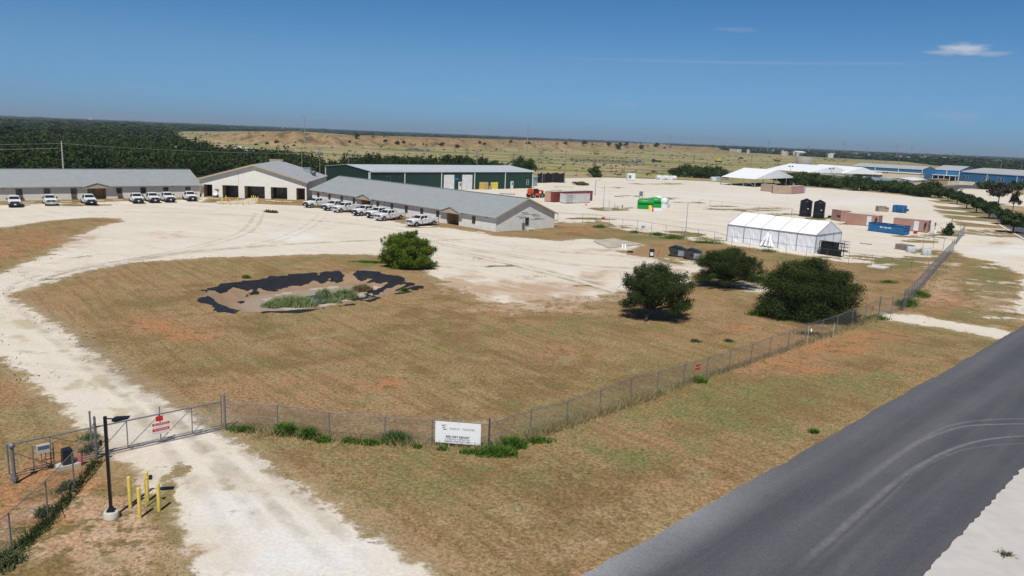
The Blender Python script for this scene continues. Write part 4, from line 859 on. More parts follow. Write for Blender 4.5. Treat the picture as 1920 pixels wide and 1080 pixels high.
for (pl, pr, lb) in [((1530, 337.6), (1557, 340.6), 'beige cabin with dark windows under the white tent roofs, left'), ((1560, 340.5), (1602, 345), 'beige cabin with dark windows under the white tent roofs, right')]:
    t, a, ang, L_ = crate_house('cabin', lb, pl, pr, 5, 3.3, 3.7, cream_wall, roof_grey)
    for k in range(3): window(t, L_ * (k + .5) / 3, 1.3, 1.1, 1.1)
    mb = MB(); mb.box(L_ * .36, L_ * .42, -.06, -.003, .05, 2.2); mb.build('door', winframe, t)
# dark red-brown and beige buildings behind the hedge
t, a, ang, L_ = crate_house('storehouse', 'long flat cream masonry building in front of the blue warehouse', (1604, 338), (1722, 346), 7, 5.6, 5.9, cream_wall, cream_wall)
t, a, ang, L_ = crate_house('bunkhouse', 'low cream building with pale blue grey roof behind the hedge', (1597, 345), (1672, 354), 9, 2.9, 4.1, cream_wall, mat('blue_grey_roof', (.22, .29, .37), .5, .2))
for k in range(6): window(t, L_ * (k + .5) / 6, 1.6, .9, .6)
t, a, ang, L_ = crate_house('shed', 'small cream shed with bright white roof at the end of the hedge', (1709, 353), (1735, 350.5), 12, 3.6, 4.4, cream_wall, mat('white_roof', (.66, .68, .70), .5), 'x')
blue_t = []
def blue_house(label, pL, pR, depth, he, hr, ridge, n_trim):
    t, a, ang, L_ = crate_house('blue_warehouse', label, pL, pR, depth, he, hr, blue_sheet, roof_white, ridge, .25)
    mb = MB()
    for k in range(n_trim + 1): x = min(max(L_ * k / n_trim, .2), L_ - .2); mb.box(x - .2, x + .2, -.16, -.003, 0, he - .2)
    mb.box(0, L_, -.3, -.26, he - .3, he + .05); mb.build('white_trim', trimw, t); return t, a, ang, L_
t, a, ang, L_ = blue_house('long blue warehouse behind the cream masonry building with grey roof', (1597, 331), (1727.5, 339.4), 24, 7.0, 8.6, 'x', 3)
t2, a2, ang2, L2 = blue_house('blue warehouse with pale entrance porch, middle of the three blue warehouses', (1749, 338.5), (1797, 341.5), 40, 7.2, 9.5, 'x', 2)
mb = MB(); mb.box(0.5, L2 - .5, -5, -.2, 3.6, 3.95); pr = mb.build('porch_roof', trimw, t2); mb = MB()
for k in range(5): x = .8 + (L2 - 1.6) * k / 4; mb.box(x - .15, x + .15, -4.8, -4.5, 0, 3.6)
mb.build('porch_post', trimw, t2); mb = MB(); mb.box(1, L2 - 1, -.25, -.17, 0, 3.4); mb.build('glazed_front', glass_dark, t2)
t3, a3, ang3, L3 = blue_house('blue warehouse at the right edge with paired white windows and bright roof', (1797, 341), (1965, 354), 40, 6.4, 9.0, 'x', 3)
for px in (1807, 1812.8, 1844.5, 1850.7, 1872.5, 1879.3, 1918.5):
    s_, z_ = onwall(a3, ang3, px, 336 + (px - 1807) * .065); window(t3, s_, 2.2, 1.3, 1.9, frame=trimw)
mb = MB(); s_, z_ = onwall(a3, ang3, 1901, 344); mb.box(s_ - 1.3, s_ + 1.3, -1.2, -.2, 0, 2.6); mb.build('wall_cupboard', mat('pale_blue_unit', (.38, .45, .58), .6), t3)
def low_wall(name, label, pts, h, th, material):
    P_ = [G(*p)[:2] for p in pts]; t = thing(name, label, 'wall', (*P_[0], 0)); mb = MB()
    for a, b in zip(P_[:-1], P_[1:]):
        d = b - a; L_ = float(np.hypot(*d)); mb.rbox(((a + b) / 2 - P_[0]).tolist() + [0], (L_, th, h), math.atan2(d[1], d[0]))
    mb.build('panel', material, t); cp = MB()
    for a, b in zip(P_[:-1], P_[1:]):
        n_ = max(1, int(np.hypot(*(b - a)) / 6))
        for k in range(n_ + 1): q = a + (b - a) * k / n_ - P_[0]; cp.rbox((q[0], q[1], 0), (.35, th + .2, h + .08))
    cp.build('pillar', material, t); return t
low_wall('boundary_wall', 'cream masonry wall in front of the rightmost blue warehouse', [(1777, 346.5), (1797, 346), (1860, 350), (1960, 357)], 2.0, .25, cream_wall)
t, a, ang, L_ = crate_house('screen_block', 'tan block enclosure beside the blue warehouse porch', (1750, 346.5), (1777, 346.5), 5, 2.9, 3.0, mat('tan_block', (.40, .28, .20), .9), mat('tan_block', (.40, .28, .20)))
# far sheds
t, a, ang, L_ = crate_house('far_shed', 'pink brown metal shed with white roof beyond the landfill field', (1479, 290.5), (1496, 291.5), 22, 7, 10, mat('pinkish_wall', (.40, .31, .27), .8), mat('white_roof', (.66, .68, .70), .5), 'y')
for px, py, w_, h_, lb in [(1411.5, 286.5, 9, 4, 'tiny white shed left of the pink brown shed on the horizon'), (1632, 297.5, 34, 4, 'long thin white roof in the far tree line right of the round tank'), (1552, 293, 26, 3, 'small white roof in the far tree line above the tents'), (1905, 299, 16, 3, 'pale roof in the far tree line at the right edge'), (1660, 287.5, 20, 5, 'pale far roof just under the horizon above the warehouses'), (100, 222.6, 90, 6, 'flat pale roof on the left horizon'), (290, 229.5, 330, 8, 'very long pale industrial roof on the left horizon'), (650, 245.5, 90, 8, 'pale roof on the horizon behind the spoil bank')]:
    g = G(px, py); d = g[1]; ww = w_ ; t, a, ang, L_ = (None,) * 4
    t = thing('far_building', lb, 'building', (g[0] - ww / 2, g[1], 0)); mb = MB(); mb.box(0, ww, 0, 20, 0, h_); mb.build('wall', cream_wall, t); mb = MB(); mb.prism([(-1, h_), (21, h_), (10, h_ + 1.5)], 0, -.5, ww + .5); mb.build('roof', mat('white_roof', (.66, .68, .70), .5), t)
for px, py, top, lb in [(170, 228.5, 219.5, 'pale grain silos on the left horizon'), (530.5, 244.5, 236, 'pale tower on the horizon above the spoil bank')]:
    g = G(px, py); hh = 30; t = thing('silo', lb, 'silo', tuple(g)); mb = MB()
    d = g[1]; hh = max(10, (py - top) / 1440 * d)
    for k in ((-1.2, 0, 1.2) if px < 300 else (0,)): mb.tube((k * hh * .22, 0, 0), (k * hh * .22, 0, hh * (1 if k == 0 else .85)), hh * .12, n=12)
    mb.build('silo_body', mat('silo_pale', (.55, .50, .45), .8), t)
g = G(1507, 308); t = thing('storage_tank', 'round grey concrete tank behind the white tent roofs', 'tank', tuple(g)); mb = MB(); mb.lathe([(8.0, 0), (8.0, 7.2), (7.6, 7.3), (0, 8.0)], 28); mb.build('tank_body', mat('tank_grey', (.28, .27, .25), .8), t)

# ------------------------------------------------------------------ pickups
def make_pickup(label, group, face='black'):
    """nose towards +x, origin on the ground midway between the wheels"""
    t = thing('pickup_truck', label, 'pickup', (0, 0, 0), 0, group)
    WB = 2.15; hwd = .98
    mb = MB()
    def sec(x, hw, z0, z1, chamf=.06): return [(x, -hw, z0), (x, -hw, z1 - chamf), (x, -hw + chamf, z1), (x, hw - chamf, z1), (x, hw, z1 - chamf), (x, hw, z0)]
    def loft(secs, closed=True):
        n = len(secs[0]); vs = [p for s in secs for p in s]; fs = []
        for i in range(len(secs) - 1):
            for j in range(n - (0 if closed else 1)): fs.append((i * n + j, i * n + (j + 1) % n, (i + 1) * n + (j + 1) % n, (i + 1) * n + j))
        fs.append(tuple(range(n))); fs.append(tuple(range((len(secs) - 1) * n, len(secs) * n))); mb.add(vs, fs)
    # bonnet, cab lower body with wheel cut-outs suggested by stepped sills
    loft([sec(3.02, .90, .62, 1.18), sec(2.9, .95, .60, 1.26), sec(1.35, hwd, .60, 1.36)])
    loft([sec(1.35, hwd, .50, 1.36), sec(-.75, hwd, .50, 1.38)])
    # cab top
    n0 = len(mb.v); a = .80
    vs = [(1.42, -.90, 1.36), (1.42, .90, 1.36), (-.70, .90, 1.38), (-.70, -.90, 1.38), (.72, -a + .04, 1.93), (.72, a - .04, 1.93), (-.62, a - .04, 1.95), (-.62, -a + .04, 1.95)]
    mb.add(vs, [(0, 1, 5, 4), (1, 2, 6, 5), (2, 3, 7, 6), (3, 0, 4, 7), (4, 5, 6, 7)])
    mb.box(-.55, .65, -.70, .70, 1.951, 1.985)
    # bed: open box
    mb.box(-3.35, -.80, -hwd, -hwd + .09, .62, 1.40); mb.box(-3.35, -.80, hwd - .09, hwd, .62, 1.40); mb.box(-3.35, -.80, -hwd + .09, hwd - .09, .72, .80); mb.box(-.88, -.80, -hwd + .09, hwd - .09, .8, 1.40)
    mb.box(-3.42, -3.352, -hwd + .03, hwd - .03, .65, 1.40)
    body = mb.build('body', white_paint, t)
    for nm, c, sx in (('windscreen', 0, 0),):
        g = MB(); o_ = .012
        g.add([(1.37 + o_, -.84, 1.42), (1.37 + o_, .84, 1.42), (.79 + o_, .72, 1.88), (.79 + o_, -.72, 1.88)], [(0, 1, 2, 3)]); g.build('windscreen', glass_dark, t)
    for s in (-1, 1):
        g = MB(); f = lambda x, z: (x, s * (.90 - (z - 1.38) / .57 * .14 + .012), z)
        g.add([f(1.20, 1.43), f(.22, 1.41), f(.22, 1.87), f(.76, 1.86)], [(0, 1, 2, 3)]); g.add([f(.14, 1.41), f(-.58, 1.42), f(-.56, 1.87), f(.14, 1.87)], [(0, 1, 2, 3)]); g.build('side_window', glass_dark, t)
        m_ = MB(); m_.box(1.0, 1.18, s * 1.02 if s > 0 else -1.27, 1.27 if s > 0 else -1.02, 1.34, 1.62); m_.box(1.05, 1.12, s * .92 if s > 0 else -1.02, 1.02 if s > 0 else -.92, 1.42, 1.47); m_.build('wing_mirror', black_plastic, t)
        h_ = MB(); h_.box(2.90, 3.045, s * .66 if s > 0 else -.93, .93 if s > 0 else -.66, .92, 1.16); h_.build('headlight', mat('headlight', (.45, .47, .48), .2, .3), t)
        r_ = MB(); r_.box(-3.44, -3.30, .86 if s > 0 else -1.0, 1.0 if s > 0 else -.86, .92, 1.30); r_.build('tail_light', mat('tail_red', (.35, .01, .01), .3), t)
        d_ = MB()
        for x in (.05, -.28): d_.box(x, x + .2, s * hwd + (.004 if s > 0 else -.03), s * hwd + (.03 if s > 0 else -.004), 1.12, 1.17)
        d_.build('door_handle', black_plastic, t)
        l_ = MB()
        for x in (1.28, .18, -.76): l_.box(x, x + .02, s * hwd + (.002 if s > 0 else -.008), s * hwd + (.008 if s > 0 else -.002), .60, 1.34)
        l_.build('door_seam', winframe, t)
    fr = black_plastic if face == 'black' else mat('dark_grille', (.05, .05, .055), .4)
    g = MB(); g.box(2.98, 3.06, -.64, .64, .80, 1.17); g.box(2.95, 3.055, -.86, -.64, .80, .93); g.box(2.95, 3.055, .64, .86, .80, .93); gr = g.build('grille', fr, t)
    g = MB(); g.box(3.062, 3.07, -.17, .17, .95, 1.05); g.build('badge', chrome if face != 'black' else mat('badge_blue', (.10, .12, .18), .4, .4), gr)
    g = MB(); g.box(2.78, 3.20, -.97, .97, .46, .74); g.box(2.9, 3.16, -.8, .8, .36, .455); bu = g.build('bumper', black_plastic if face == 'black' else chrome, t)
    g = MB(); g.box(3.203, 3.215, -.18, .18, .52, .70); g.build('number_plate', sign_white, bu)
    g = MB(); g.box(-3.62, -3.44, -.9, .9, .52, .70); g.build('bumper', chrome, t)
    g = MB(); g.box(-3.2, 2.7, -.72, .72, .38, .58); g.box(-1.6, 1.2, -.95, -.85, .42, .50); g.box(-1.6, 1.2, .85, .95, .42, .50); g.build('chassis', black_plastic, t)
    for x in (WB, -WB):
        for s in (-1, 1):
            y0, y1 = (s * .70, s * .985)
            w = MB(); w.tube((x, y0, .40), (x, y1, .40), .40, n=22); wh = w.build('wheel', rubber, t)
            w = MB(); w.tube((x, y1 + s * .004, .40), (x, y1 + s * .02, .40), .23, .20, n=18); w.tube((x, y1 + s * .02, .40), (x, y1 + s * .05, .40), .07, n=8); w.build('rim', rimm, wh)
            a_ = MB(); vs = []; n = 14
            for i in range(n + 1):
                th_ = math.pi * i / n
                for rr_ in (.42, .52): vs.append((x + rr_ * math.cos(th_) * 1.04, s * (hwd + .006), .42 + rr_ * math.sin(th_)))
            a_.add(vs, [(2 * i, 2 * i + 1, 2 * i + 3, 2 * i + 2) for i in range(n)]); a_.add([(x + .43 * math.cos(math.pi * i / n), s * (hwd + .004), .40 + .43 * math.sin(math.pi * i / n)) for i in range(n + 1)], [tuple(range(n + 1))]); a_.build('wheel_arch', mat('painted_arch_shade', (.03, .03, .03), .9), t)  # flat dark fill painted for the shade inside the wheel arch
    g = MB(); g.box(-3.25, -.95, -.85, .85, .802, .82); g.build('bed_liner', mat('bed_liner', (.10, .10, .10), .8), t)
    return t
def truck_spot(px, py, ang, lx, ly):
    g = G(px, py)[:2]; c, s = math.cos(ang), math.sin(ang); return (g[0] - c * lx + s * ly, g[1] - s * lx - c * ly, .02)
pk_b = make_pickup('x', 'x', 'black'); pk_c = make_pickup('x', 'x', 'chrome')
used = set()
def put_pickup(kind, px, py, ang, lx, ly, label, group):
    src = pk_b if kind == 'b' else pk_c; loc = truck_spot(px, py, ang, lx, ly)
    if kind not in used:
        used.add(kind); src.location = loc; src.rotation_euler = (0, 0, ang); src['label'] = label; src['group'] = group; return src
    return dup(src, loc, ang, label, group)
Q1 = lambda x, y: (x / 4, 200 + y / 4); Q2 = lambda x, y: (360 + x / 4, 200 + y / 4); Q3 = lambda x, y: (720 + x / 4, 200 + y / 4); Q4 = lambda x, y: (1080 + x / 4, 200 + y / 4); Q5 = lambda x, y: (1440 + x / 4, 200 + y / 4)
ordn = ['leftmost', 'second', 'third', 'fourth', 'fifth', 'sixth', 'rightmost']
gl = 'white pickups parked at the left bunkhouse'; gr_ = 'white pickups parked at the right bunkhouse'
LT = [((68, 756), 'b', 'white pickup with black bumper parked at the left edge of the photo'), ((340, 744), 'c', 'white pickup with chrome bumper at the left bunkhouse, second from the left edge'), ((640, 739), 'b', 'white pickup with black bumper in front of the left bunkhouse porch'),
      ((997, 727), 'b', 'white pickup, left one of the three parked close together at the left bunkhouse'), ((1121, 722), 'b', 'white pickup, middle one of the three parked close together at the left bunkhouse'), ((1237, 718), 'b', 'white pickup, right one of the three parked close together at the left bunkhouse'), ((1404, 709), 'b', 'white pickup parked nearest the clubhouse at the end of the left bunkhouse row')]
for i, (q, k, lb) in enumerate(LT): put_pickup(k, *Q1(*q), D2R(-55 + (i % 3) * 2), 2.15, -.95, lb, gl)
RT = [((900, 759), 'b', 'white pickup with black nose parked nearest the clubhouse in the right row'), ((1043, 782), 'b', 'white pickup with black nose, second in the row from the clubhouse on the right'), ((1118, 796), 'c', 'white pickup with chrome bumper, third in the right row from the clubhouse'), ((1270, 821), 'b', 'white pickup with black nose in front of the first porch of the right bunkhouse'), ((1372, 838), 'b', 'white pickup half hidden behind another pickup, fifth in the right row'), ((1442, 858), 'c', 'white pickup with red tail light seen whole, sixth in the right row'), ((1684, 902), 'c', 'white pickup standing alone at the right end of the row, nearest the green bush')]
for i, (q, k, lb) in enumerate(RT): put_pickup(k, *Q2(*q), D2R(231 + (i % 3) * 1.5), 2.15, .95, lb, gr_)

# golf cart by the clubhouse
g = G(409, 369.5); t = thing('golf_cart', 'small golf cart with dark canopy and white nose by the clubhouse wall', 'golf cart', tuple(g), D2R(-110))
mb = MB(); mb.box(-1.1, 1.2, -.55, .55, .3, .55); mb.prism([(1.2, .3), (1.2, .62), (.75, .85), (.5, .85), (.5, .3)], 1, -.55, .55); mb.build('body', white_paint, t)
mb = MB(); mb.box(-.75, -.1, -.5, .5, .55, .8); mb.box(-.85, -.7, -.5, .5, .8, 1.2); mb.build('seat', black_plastic, t)
mb = MB(); mb.box(-.95, .75, -.6, .6, 1.78, 1.86); mb.build('canopy', black_plastic, t)
for x in (-.85, .62):
    for y in (-.5, .5): mb = MB(); mb.tube((x, y, .5), (x, y, 1.78), .025); mb.build('post', black_plastic, t)
for x in (-.8, .8):
    for s in (-1, 1): mb = MB(); mb.tube((x, s * .4, .22), (x, s * .6, .22), .22, n=14); mb.build('wheel', rubber, t)
# yellow bollards round the entrance walk
byl = [(415.5, 383.5), (417.8, 382.5), (424, 378.2), (431, 384.5), (443, 385), (446.5, 381.5), (455.5, 385.5), (466, 384), (472, 378.2), (475.5, 377), (479, 378.5), (482, 382.6), (483.5, 380)]
mb = MB(); mb.lathe([(.09, 0), (.09, 1.25), (.07, 1.31), (0, 1.33)], 12)
for i, (x, y) in enumerate(byl):
    g = G(x, y)
    if i == 0:
        b0 = mb.build('bollard', yellow); b0.location = g; tag(b0, 'yellow steel bollard round the clubhouse entrance walk', 'bollard', 'yellow bollards at the clubhouse entrance'); b = b0
    else: b = b0.copy(); COL.objects.link(b); b.location = g
g = G(428.5, 379); mb = MB(); mb.lathe([(.16, 0), (.14, .5), (.05, .9), (.0, 1.0)], 12); o = mb.build('traffic_drum', mat('orange_plastic', (.65, .10, .03), .6)); o.location = g; tag(o, 'small orange marker standing among the yellow bollards', 'marker')

# wheel stops of the car park
ws = [Q1(30, 702), Q1(215, 719), Q1(495, 713), Q1(740, 706), Q1(885, 701), Q1(1540, 686), Q1(1610, 690), Q2(980, 672 + 18), (507, 376.5), (520, 378), (540, 378.5), (900, 437), Q3(735, 945)]
for i, p in enumerate(ws):
    g = G(*p); ang = la if p[0] < 385 else (ca if p[0] < 570 else ra)
    if i == 0:
        mb = MB(); mb.prism([(-.12, 0), (.12, 0), (.07, .14), (-.07, .14)], 0, -1.0, 1.0); w0 = mb.build('wheel_stop', mat('pale_kerb_block', (.52, .46, .34), .9)); w = w0; tag(w, 'pale concrete wheel stop lying before the bunkhouses', 'wheel stop', 'concrete wheel stops')
    else: w = w0.copy(); COL.objects.link(w)
    w.location = g; w.rotation_euler = (0, 0, ang)

# ------------------------------------------------------------------ fences
def uvmesh(name, quads, material, parent):
    """upright netting panels with metric texture coordinates"""
    me = bpy.data.meshes.new(name); vs = []; fs = []; uvs = []
    s0 = 0
    for a, b, h0, h1, za, zb in quads:
        n = len(vs); L_ = math.hypot(b[0] - a[0], b[1] - a[1]); vs += [(a[0], a[1], za + .03), (b[0], b[1], zb + .03), (b[0], b[1], zb + h1), (a[0], a[1], za + h0)]; fs.append((n, n + 1, n + 2, n + 3)); uvs += [(s0, 0), (s0 + L_, 0), (s0 + L_, h1), (s0, h0)]; s0 += L_
    me.from_pydata(vs, [], fs); ul = me.uv_layers.new(name='UVMap')
    for i, uv in enumerate(uvs): ul.data[i].uv = uv
    me.materials.append(material); o = bpy.data.objects.new(name, me); COL.objects.link(o); o.parent = parent; return o
def fence(name, label, pts, hts, group=None, r=.032, arm=.28, arm_dir=None, wire_mat=None, ends=(True, True), mid_first=False, mid_last=False, world=False, post_mat=None, rail=True, barb=True, spc=None):
    P_ = [np.array(p[:2]) if world else G(*p)[:2] for p in pts]; Hs = hts if isinstance(hts, (list, tuple)) else [hts] * len(P_)
    if spc:
        P2 = []; H2 = []
        for i in range(len(P_) - 1):
            n_ = max(1, round(np.hypot(*(P_[i + 1] - P_[i])) / spc))
            for k in range(n_): P2.append(P_[i] + (P_[i + 1] - P_[i]) * k / n_); H2.append(Hs[i] + (Hs[i + 1] - Hs[i]) * k / n_)
        P2.append(P_[-1]); H2.append(Hs[-1]); P_, Hs = P2, H2
    o0 = P_[0]; t = thing(name, label, 'fence', (*o0, 0), 0, group); pm = post_mat or galv
    zs = [gz(*p) for p in P_]; loc = [p - o0 for p in P_]
    for i, (p, h, z) in enumerate(zip(loc, Hs, zs)):
        mb = MB(); end = (i == 0 and ends[0]) or (i == len(P_) - 1 and ends[1]); rr_ = r * 1.5 if end else r
        mb.tube((p[0], p[1], z - .1), (p[0], p[1], z + h + (.28 if end else .0)), rr_, n=8)
        if not end and arm:
            d = loc[min(i + 1, len(loc) - 1)] - loc[max(i - 1, 0)]; n = np.array([d[1], -d[0]]) / max(np.hypot(*d), 1e-6); n = n if arm_dir is None else n * arm_dir
            mb.tube((p[0], p[1], z + h), (p[0] + n[0] * arm * .7, p[1] + n[1] * arm * .7, z + h + arm * .75), .018, .01, n=5)
        mb.build('post', pm, t)
    if rail:
        mb = MB()
        for i in range(len(loc) - 1): mb.tube((*loc[i], zs[i] + Hs[i] - .02), (*loc[i + 1], zs[i + 1] + Hs[i + 1] - .02), r * .62, n=6)
        if mid_first: mb.tube((*loc[0], zs[0] + Hs[0] * .5), (*loc[1], zs[1] + Hs[1] * .5), r * .5, n=6)
        if mid_last: mb.tube((*loc[-2], zs[-2] + Hs[-2] * .5), (*loc[-1], zs[-1] + Hs[-1] * .5), r * .5, n=6)
        mb.build('top_rail', pm, t)
    if barb:
        mb = MB()
        for i in range(len(loc) - 1):
            d = loc[i + 1] - loc[i]; n = np.array([d[1], -d[0]]) / max(np.hypot(*d), 1e-6) * (arm_dir or 1)
            for k in (.35, .7): mb.tube((loc[i][0] + n[0] * arm * k, loc[i][1] + n[1] * arm * k, zs[i] + Hs[i] + arm * k), (loc[i + 1][0] + n[0] * arm * k, loc[i + 1][1] + n[1] * arm * k, zs[i + 1] + Hs[i + 1] + arm * k), .005, n=3, caps=False)
        mb.build('barbed_wire', galv_dark, t)
    if wire_mat: uvmesh('chain_link_netting', [((*loc[i],), (*loc[i + 1],), Hs[i] - .03, Hs[i + 1] - .03, zs[i], zs[i + 1]) for i in range(len(loc) - 1)], wire_mat, t)
    return t, P_
QL = lambda x, y: (x / 2.8417, 700 + y / 2.8417); QM = lambda x, y: (360 + x / 3, 700 + y / 3); QN = lambda x, y: (900 + x / 3, 560 + y / 3); QR = lambda x, y: (1440 + x / 4, 420 + y / 4)
front_pts = [QL(1200, 302), QM(482, 318), QM(773, 360), QM(1085, 386), QM(1349, 405), (916, 843.5)]
fence('chain_link_fence', 'chain link fence between the sliding gate and the white banner corner', front_pts, [1.62, 1.47, 1.47, 1.47, 1.47, 1.47], wire_mat=chain, mid_first=True, mid_last=True, arm_dir=-1)
run_pts = [(916, 843.5), QN(282, 765), QN(487, 708), QN(672, 640), QN(846, 570), QN(995, 530), QN(1143, 488), QN(1273, 450), QN(1400, 410), QN(1521, 370), QN(1625, 330), QN(1730, 292), QN(1825, 250), QR(401, 858), QR(510, 820), QR(625, 770), QR(725, 740), QR(828, 692)]
fence('chain_link_fence', 'long chain link fence running from the banner corner past the dark shrubs', run_pts, [1.47, 1.45, 1.45, 1.47, 1.47, 1.5, 1.52, 1.55, 1.6, 1.6, 1.65, 1.65, 1.7, 1.7, 1.72, 1.75, 1.75, 1.9], wire_mat=chain, mid_first=True, arm_dir=1)
t, _ = fence('chain_link_gate', 'narrow chain link gate over the side path behind the big dark shrub', [QR(828, 692), QR(920, 673), QR(1008, 652)], [1.85, 1.85, 1.85], wire_mat=chain, arm=0, barb=False); t['category'] = 'gate'
far_run = [QR(1008, 652), (1706, 568), (1722, 549), (1738, 529), (1752, 512), (1763, 499), (1773, 488), (1787, 472)]
fence('chain_link_fence', 'dense chain link fence seen end on, right of the brown lawn', far_run, [2.15, 2.15, 2.1, 2.1, 2.1, 2.1, 2.1, 2.1], wire_mat=chain_far, arm_dir=1, spc=3.0)
fence('chain_link_fence', 'short chain link fence beyond the rear gravel entrance at the right', [(1793, 458.5), (1799, 450), (1807, 441)], 2.1, wire_mat=chain_far, spc=3.0, barb=False)
inner = [(1045.5, 416), Q4(48, 877), Q4(147, 882), Q4(247, 902), Q4(347, 918), Q4(457, 928), Q4(565, 948), Q4(672, 965), Q4(790, 983), Q4(912, 1003), Q4(1035, 1018), (1371, 465.5), (1405, 469), (1439, 475), (1473, 480), (1510.5, 485), (1549.5, 490), (1590.5, 497), (1633, 502), (1671, 507.5), (1707, 512), (1738, 516)]
fence('chain_link_fence', 'thin wire fence between the brown lawn and the rear gravel yard', inner, 1.85, wire_mat=None, r=.03, post_mat=galv_dark, arm=.2, ends=(False, False))
fence('chain_link_fence', 'low thin fence posts behind the white marquee across the weedy strip', [Q4(928, 745), Q4(1003, 750), Q4(1090, 762), Q4(1368, 790), Q4(1470, 800), Q4(1615, 815), Q5(175, 830), Q5(420, 862), Q5(680, 880)], 1.7, r=.028, post_mat=galv_dark, arm=0, barb=False, rail=True, ends=(False, False))
fence('chain_link_fence', 'open pipe fence beside the rear entrance near the white barrels', [Q5(1160, 1060), Q5(1237, 1063), Q5(1312, 1075), (1783, 470)], 2.0, r=.035, post_mat=galv, arm=0, barb=False, ends=(False, False))
fence('chain_link_fence', 'thin fence running right from the pink containers behind the bare tree', [Q5(1207, 995), Q5(1330, 960), Q5(1440, 935)], 2.6, r=.03, post_mat=galv, arm=0, barb=False, ends=(False, False))
fence('chain_link_fence', 'weathered wire fence along the far edge of the gravel yard', [Q4(5, 525), Q4(170, 528), Q4(360, 530), Q4(560, 520), Q4(700, 512)], 2.6, r=.05, post_mat=galv_dark, arm=0, barb=False, spc=9, ends=(False, False))
ll = [QL(517, 458), QL(397, 612), QL(257, 768), QL(64, 950), QL(-190, 1185)]
fence('chain_link_fence', 'chain link fence running from the gate post to the lower left edge', ll, [1.95, 1.72, 1.70, 1.68, 1.68], wire_mat=chain, arm=0, barb=False)
# drooping bottom kerb strip of the run fence
# ------------------------------------------------------------------ sliding cantilever gate
ga_, gb_ = G(*QL(52, 556))[:2], G(*QL(1182, 300))[:2]; gd = gb_ - ga_; gLn = float(np.hypot(*gd)); gang = math.atan2(gd[1], gd[0])
t = thing('sliding_gate', 'long galvanised cantilever sliding gate closed across the gravel driveway', 'gate', (*ga_, 0), gang)
def gx(px, py): return onwall(ga_, gang, *QL(px, py))[0]
hb, ht_ = .16, 1.62
mb = MB(); mb.tube((0, 0, hb), (gLn, 0, hb), .04); mb.tube((0, 0, ht_), (gLn, 0, ht_), .04); mb.tube((0, 0, hb), (0, 0, ht_), .035); mb.tube((gLn, 0, hb), (gLn, 0, ht_ + .32), .035)
ups = [gx(275, 495), gx(520, 430), gx(683, 410), gx(858, 365), gx(1026, 328)]
for x in ups: mb.tube((x, 0, hb), (x, 0, ht_ + (.42 if abs(x - ups[3]) < .01 else 0)), .028)
mb.build('frame', galv, t)
xs_ = [0, ups[0], ups[1], ups[2], ups[3], ups[4], gLn]
mb = MB()
mb.tube((0.1, 0, ht_ - .35), (ups[0], 0, hb + .03), .022); mb.tube((ups[0], 0, ht_ - .05), (ups[1], 0, hb + .5), .022); mb.tube((ups[1], 0, hb + .03), (ups[2], 0, ht_ - .03), .022)
for a, b in ((ups[2], ups[3]), (ups[3], ups[4]), (ups[4], gLn)): mb.tube((a, 0, hb + .03), (b, 0, ht_ - .03), .022)
mb.build('brace', galv, t)
uvmesh('chain_link_netting', [((ups[1], .02), (gLn, .02), ht_, ht_, hb, hb)], meshwire('chain_link_gate', wire=.07), t)
mb = MB()
for z in (0.03, .3): mb.tube((gx(520, 430), -.08, z + .05), (gLn, -.08, z * .2 + .03), .012, n=4)
mb.build('drive_chain', galv_dark, t)
# signs hung on the gate
sx = ups[3]
def plate(name, label, parent_frame, x, z, w_, h_, m_, cat='sign', y=-.05):
    t_ = thing(name, label, cat, parent_frame.location, parent_frame.rotation_euler[2]); 
    c, s = math.cos(t_.rotation_euler[2]), math.sin(t_.rotation_euler[2]); t_.location = (parent_frame.location[0] + c * x - s * y, parent_frame.location[1] + s * x + c * y, z); mb = MB(); mb.box(-w_ / 2, w_ / 2, -.008, .0, 0, h_); mb.build('plate', m_, t_); return t_
plate('warning_sign', 'small plain red sign hung at the top of the sliding gate', t, sx - .04, 1.26, .36, .28, red_sign)
s2 = plate('warning_sign', 'red and white striped notice hung on the sliding gate', t, sx + .02, .55, .86, .62, mat('notice_white', (.66, .60, .58), .6))
mb = MB(); mb.box(-.43, .43, -.014, -.0082, .50, .62); mb.box(-.43, .43, -.014, -.0082, .19, .33); mb.build('red_band', red_sign, s2)
text_mesh('NO TRESPASSING', .10, mat('notice_white', (.66, .60, .58)), s2, width=.70, at=(-.35, -.016, .525)); text_mesh('NO TRESPASSING', .10, mat('notice_white', (.66, .60, .58)), s2, width=.70, at=(-.35, -.016, .225))
for nm, px, py, h_, lb in [('gate_post', 517, 456, 2.1, 'thick galvanised gate post where gate and left fence meet'), ('gate_post', 490, 400, 1.95, 'thinner galvanised post just behind the thick gate post'), ('gate_post', 1200, 302, 2.05, 'tall galvanised latch post at the right end of the gate')]:
    g = G(*QL(px, py)); mb = MB(); mb.tube((0, 0, -.1), (0, 0, h_), .06 if px != 490 else .045, n=12); mb.lathe([(.065, 0), (.065, .04), (.03, .07), (0, .08)], 12, (0, 0, h_))
    if px == 517:
        for z in (.5, 1.0, 1.62): mb.box(-.09, .09, -.09, .09, z, z + .08)
    o = mb.build(nm, galv); o.location = g; tag(o, lb, 'post')
g = G(*QL(80, 586)); mb = MB(); mb.tube((0, 0, -.1), (0, 0, 1.75), .075, n=14); mb.lathe([(.08, 0), (.13, .04), (.15, .12), (.12, .2), (.06, .24), (0, .25)], 14, (0, 0, 1.72)); mb.box(-.12, .12, -.12, .12, .15, .3); o = mb.build('gate_post', galv); o.location = g; tag(o, 'round capped roller post at the tail end of the gate', 'post')
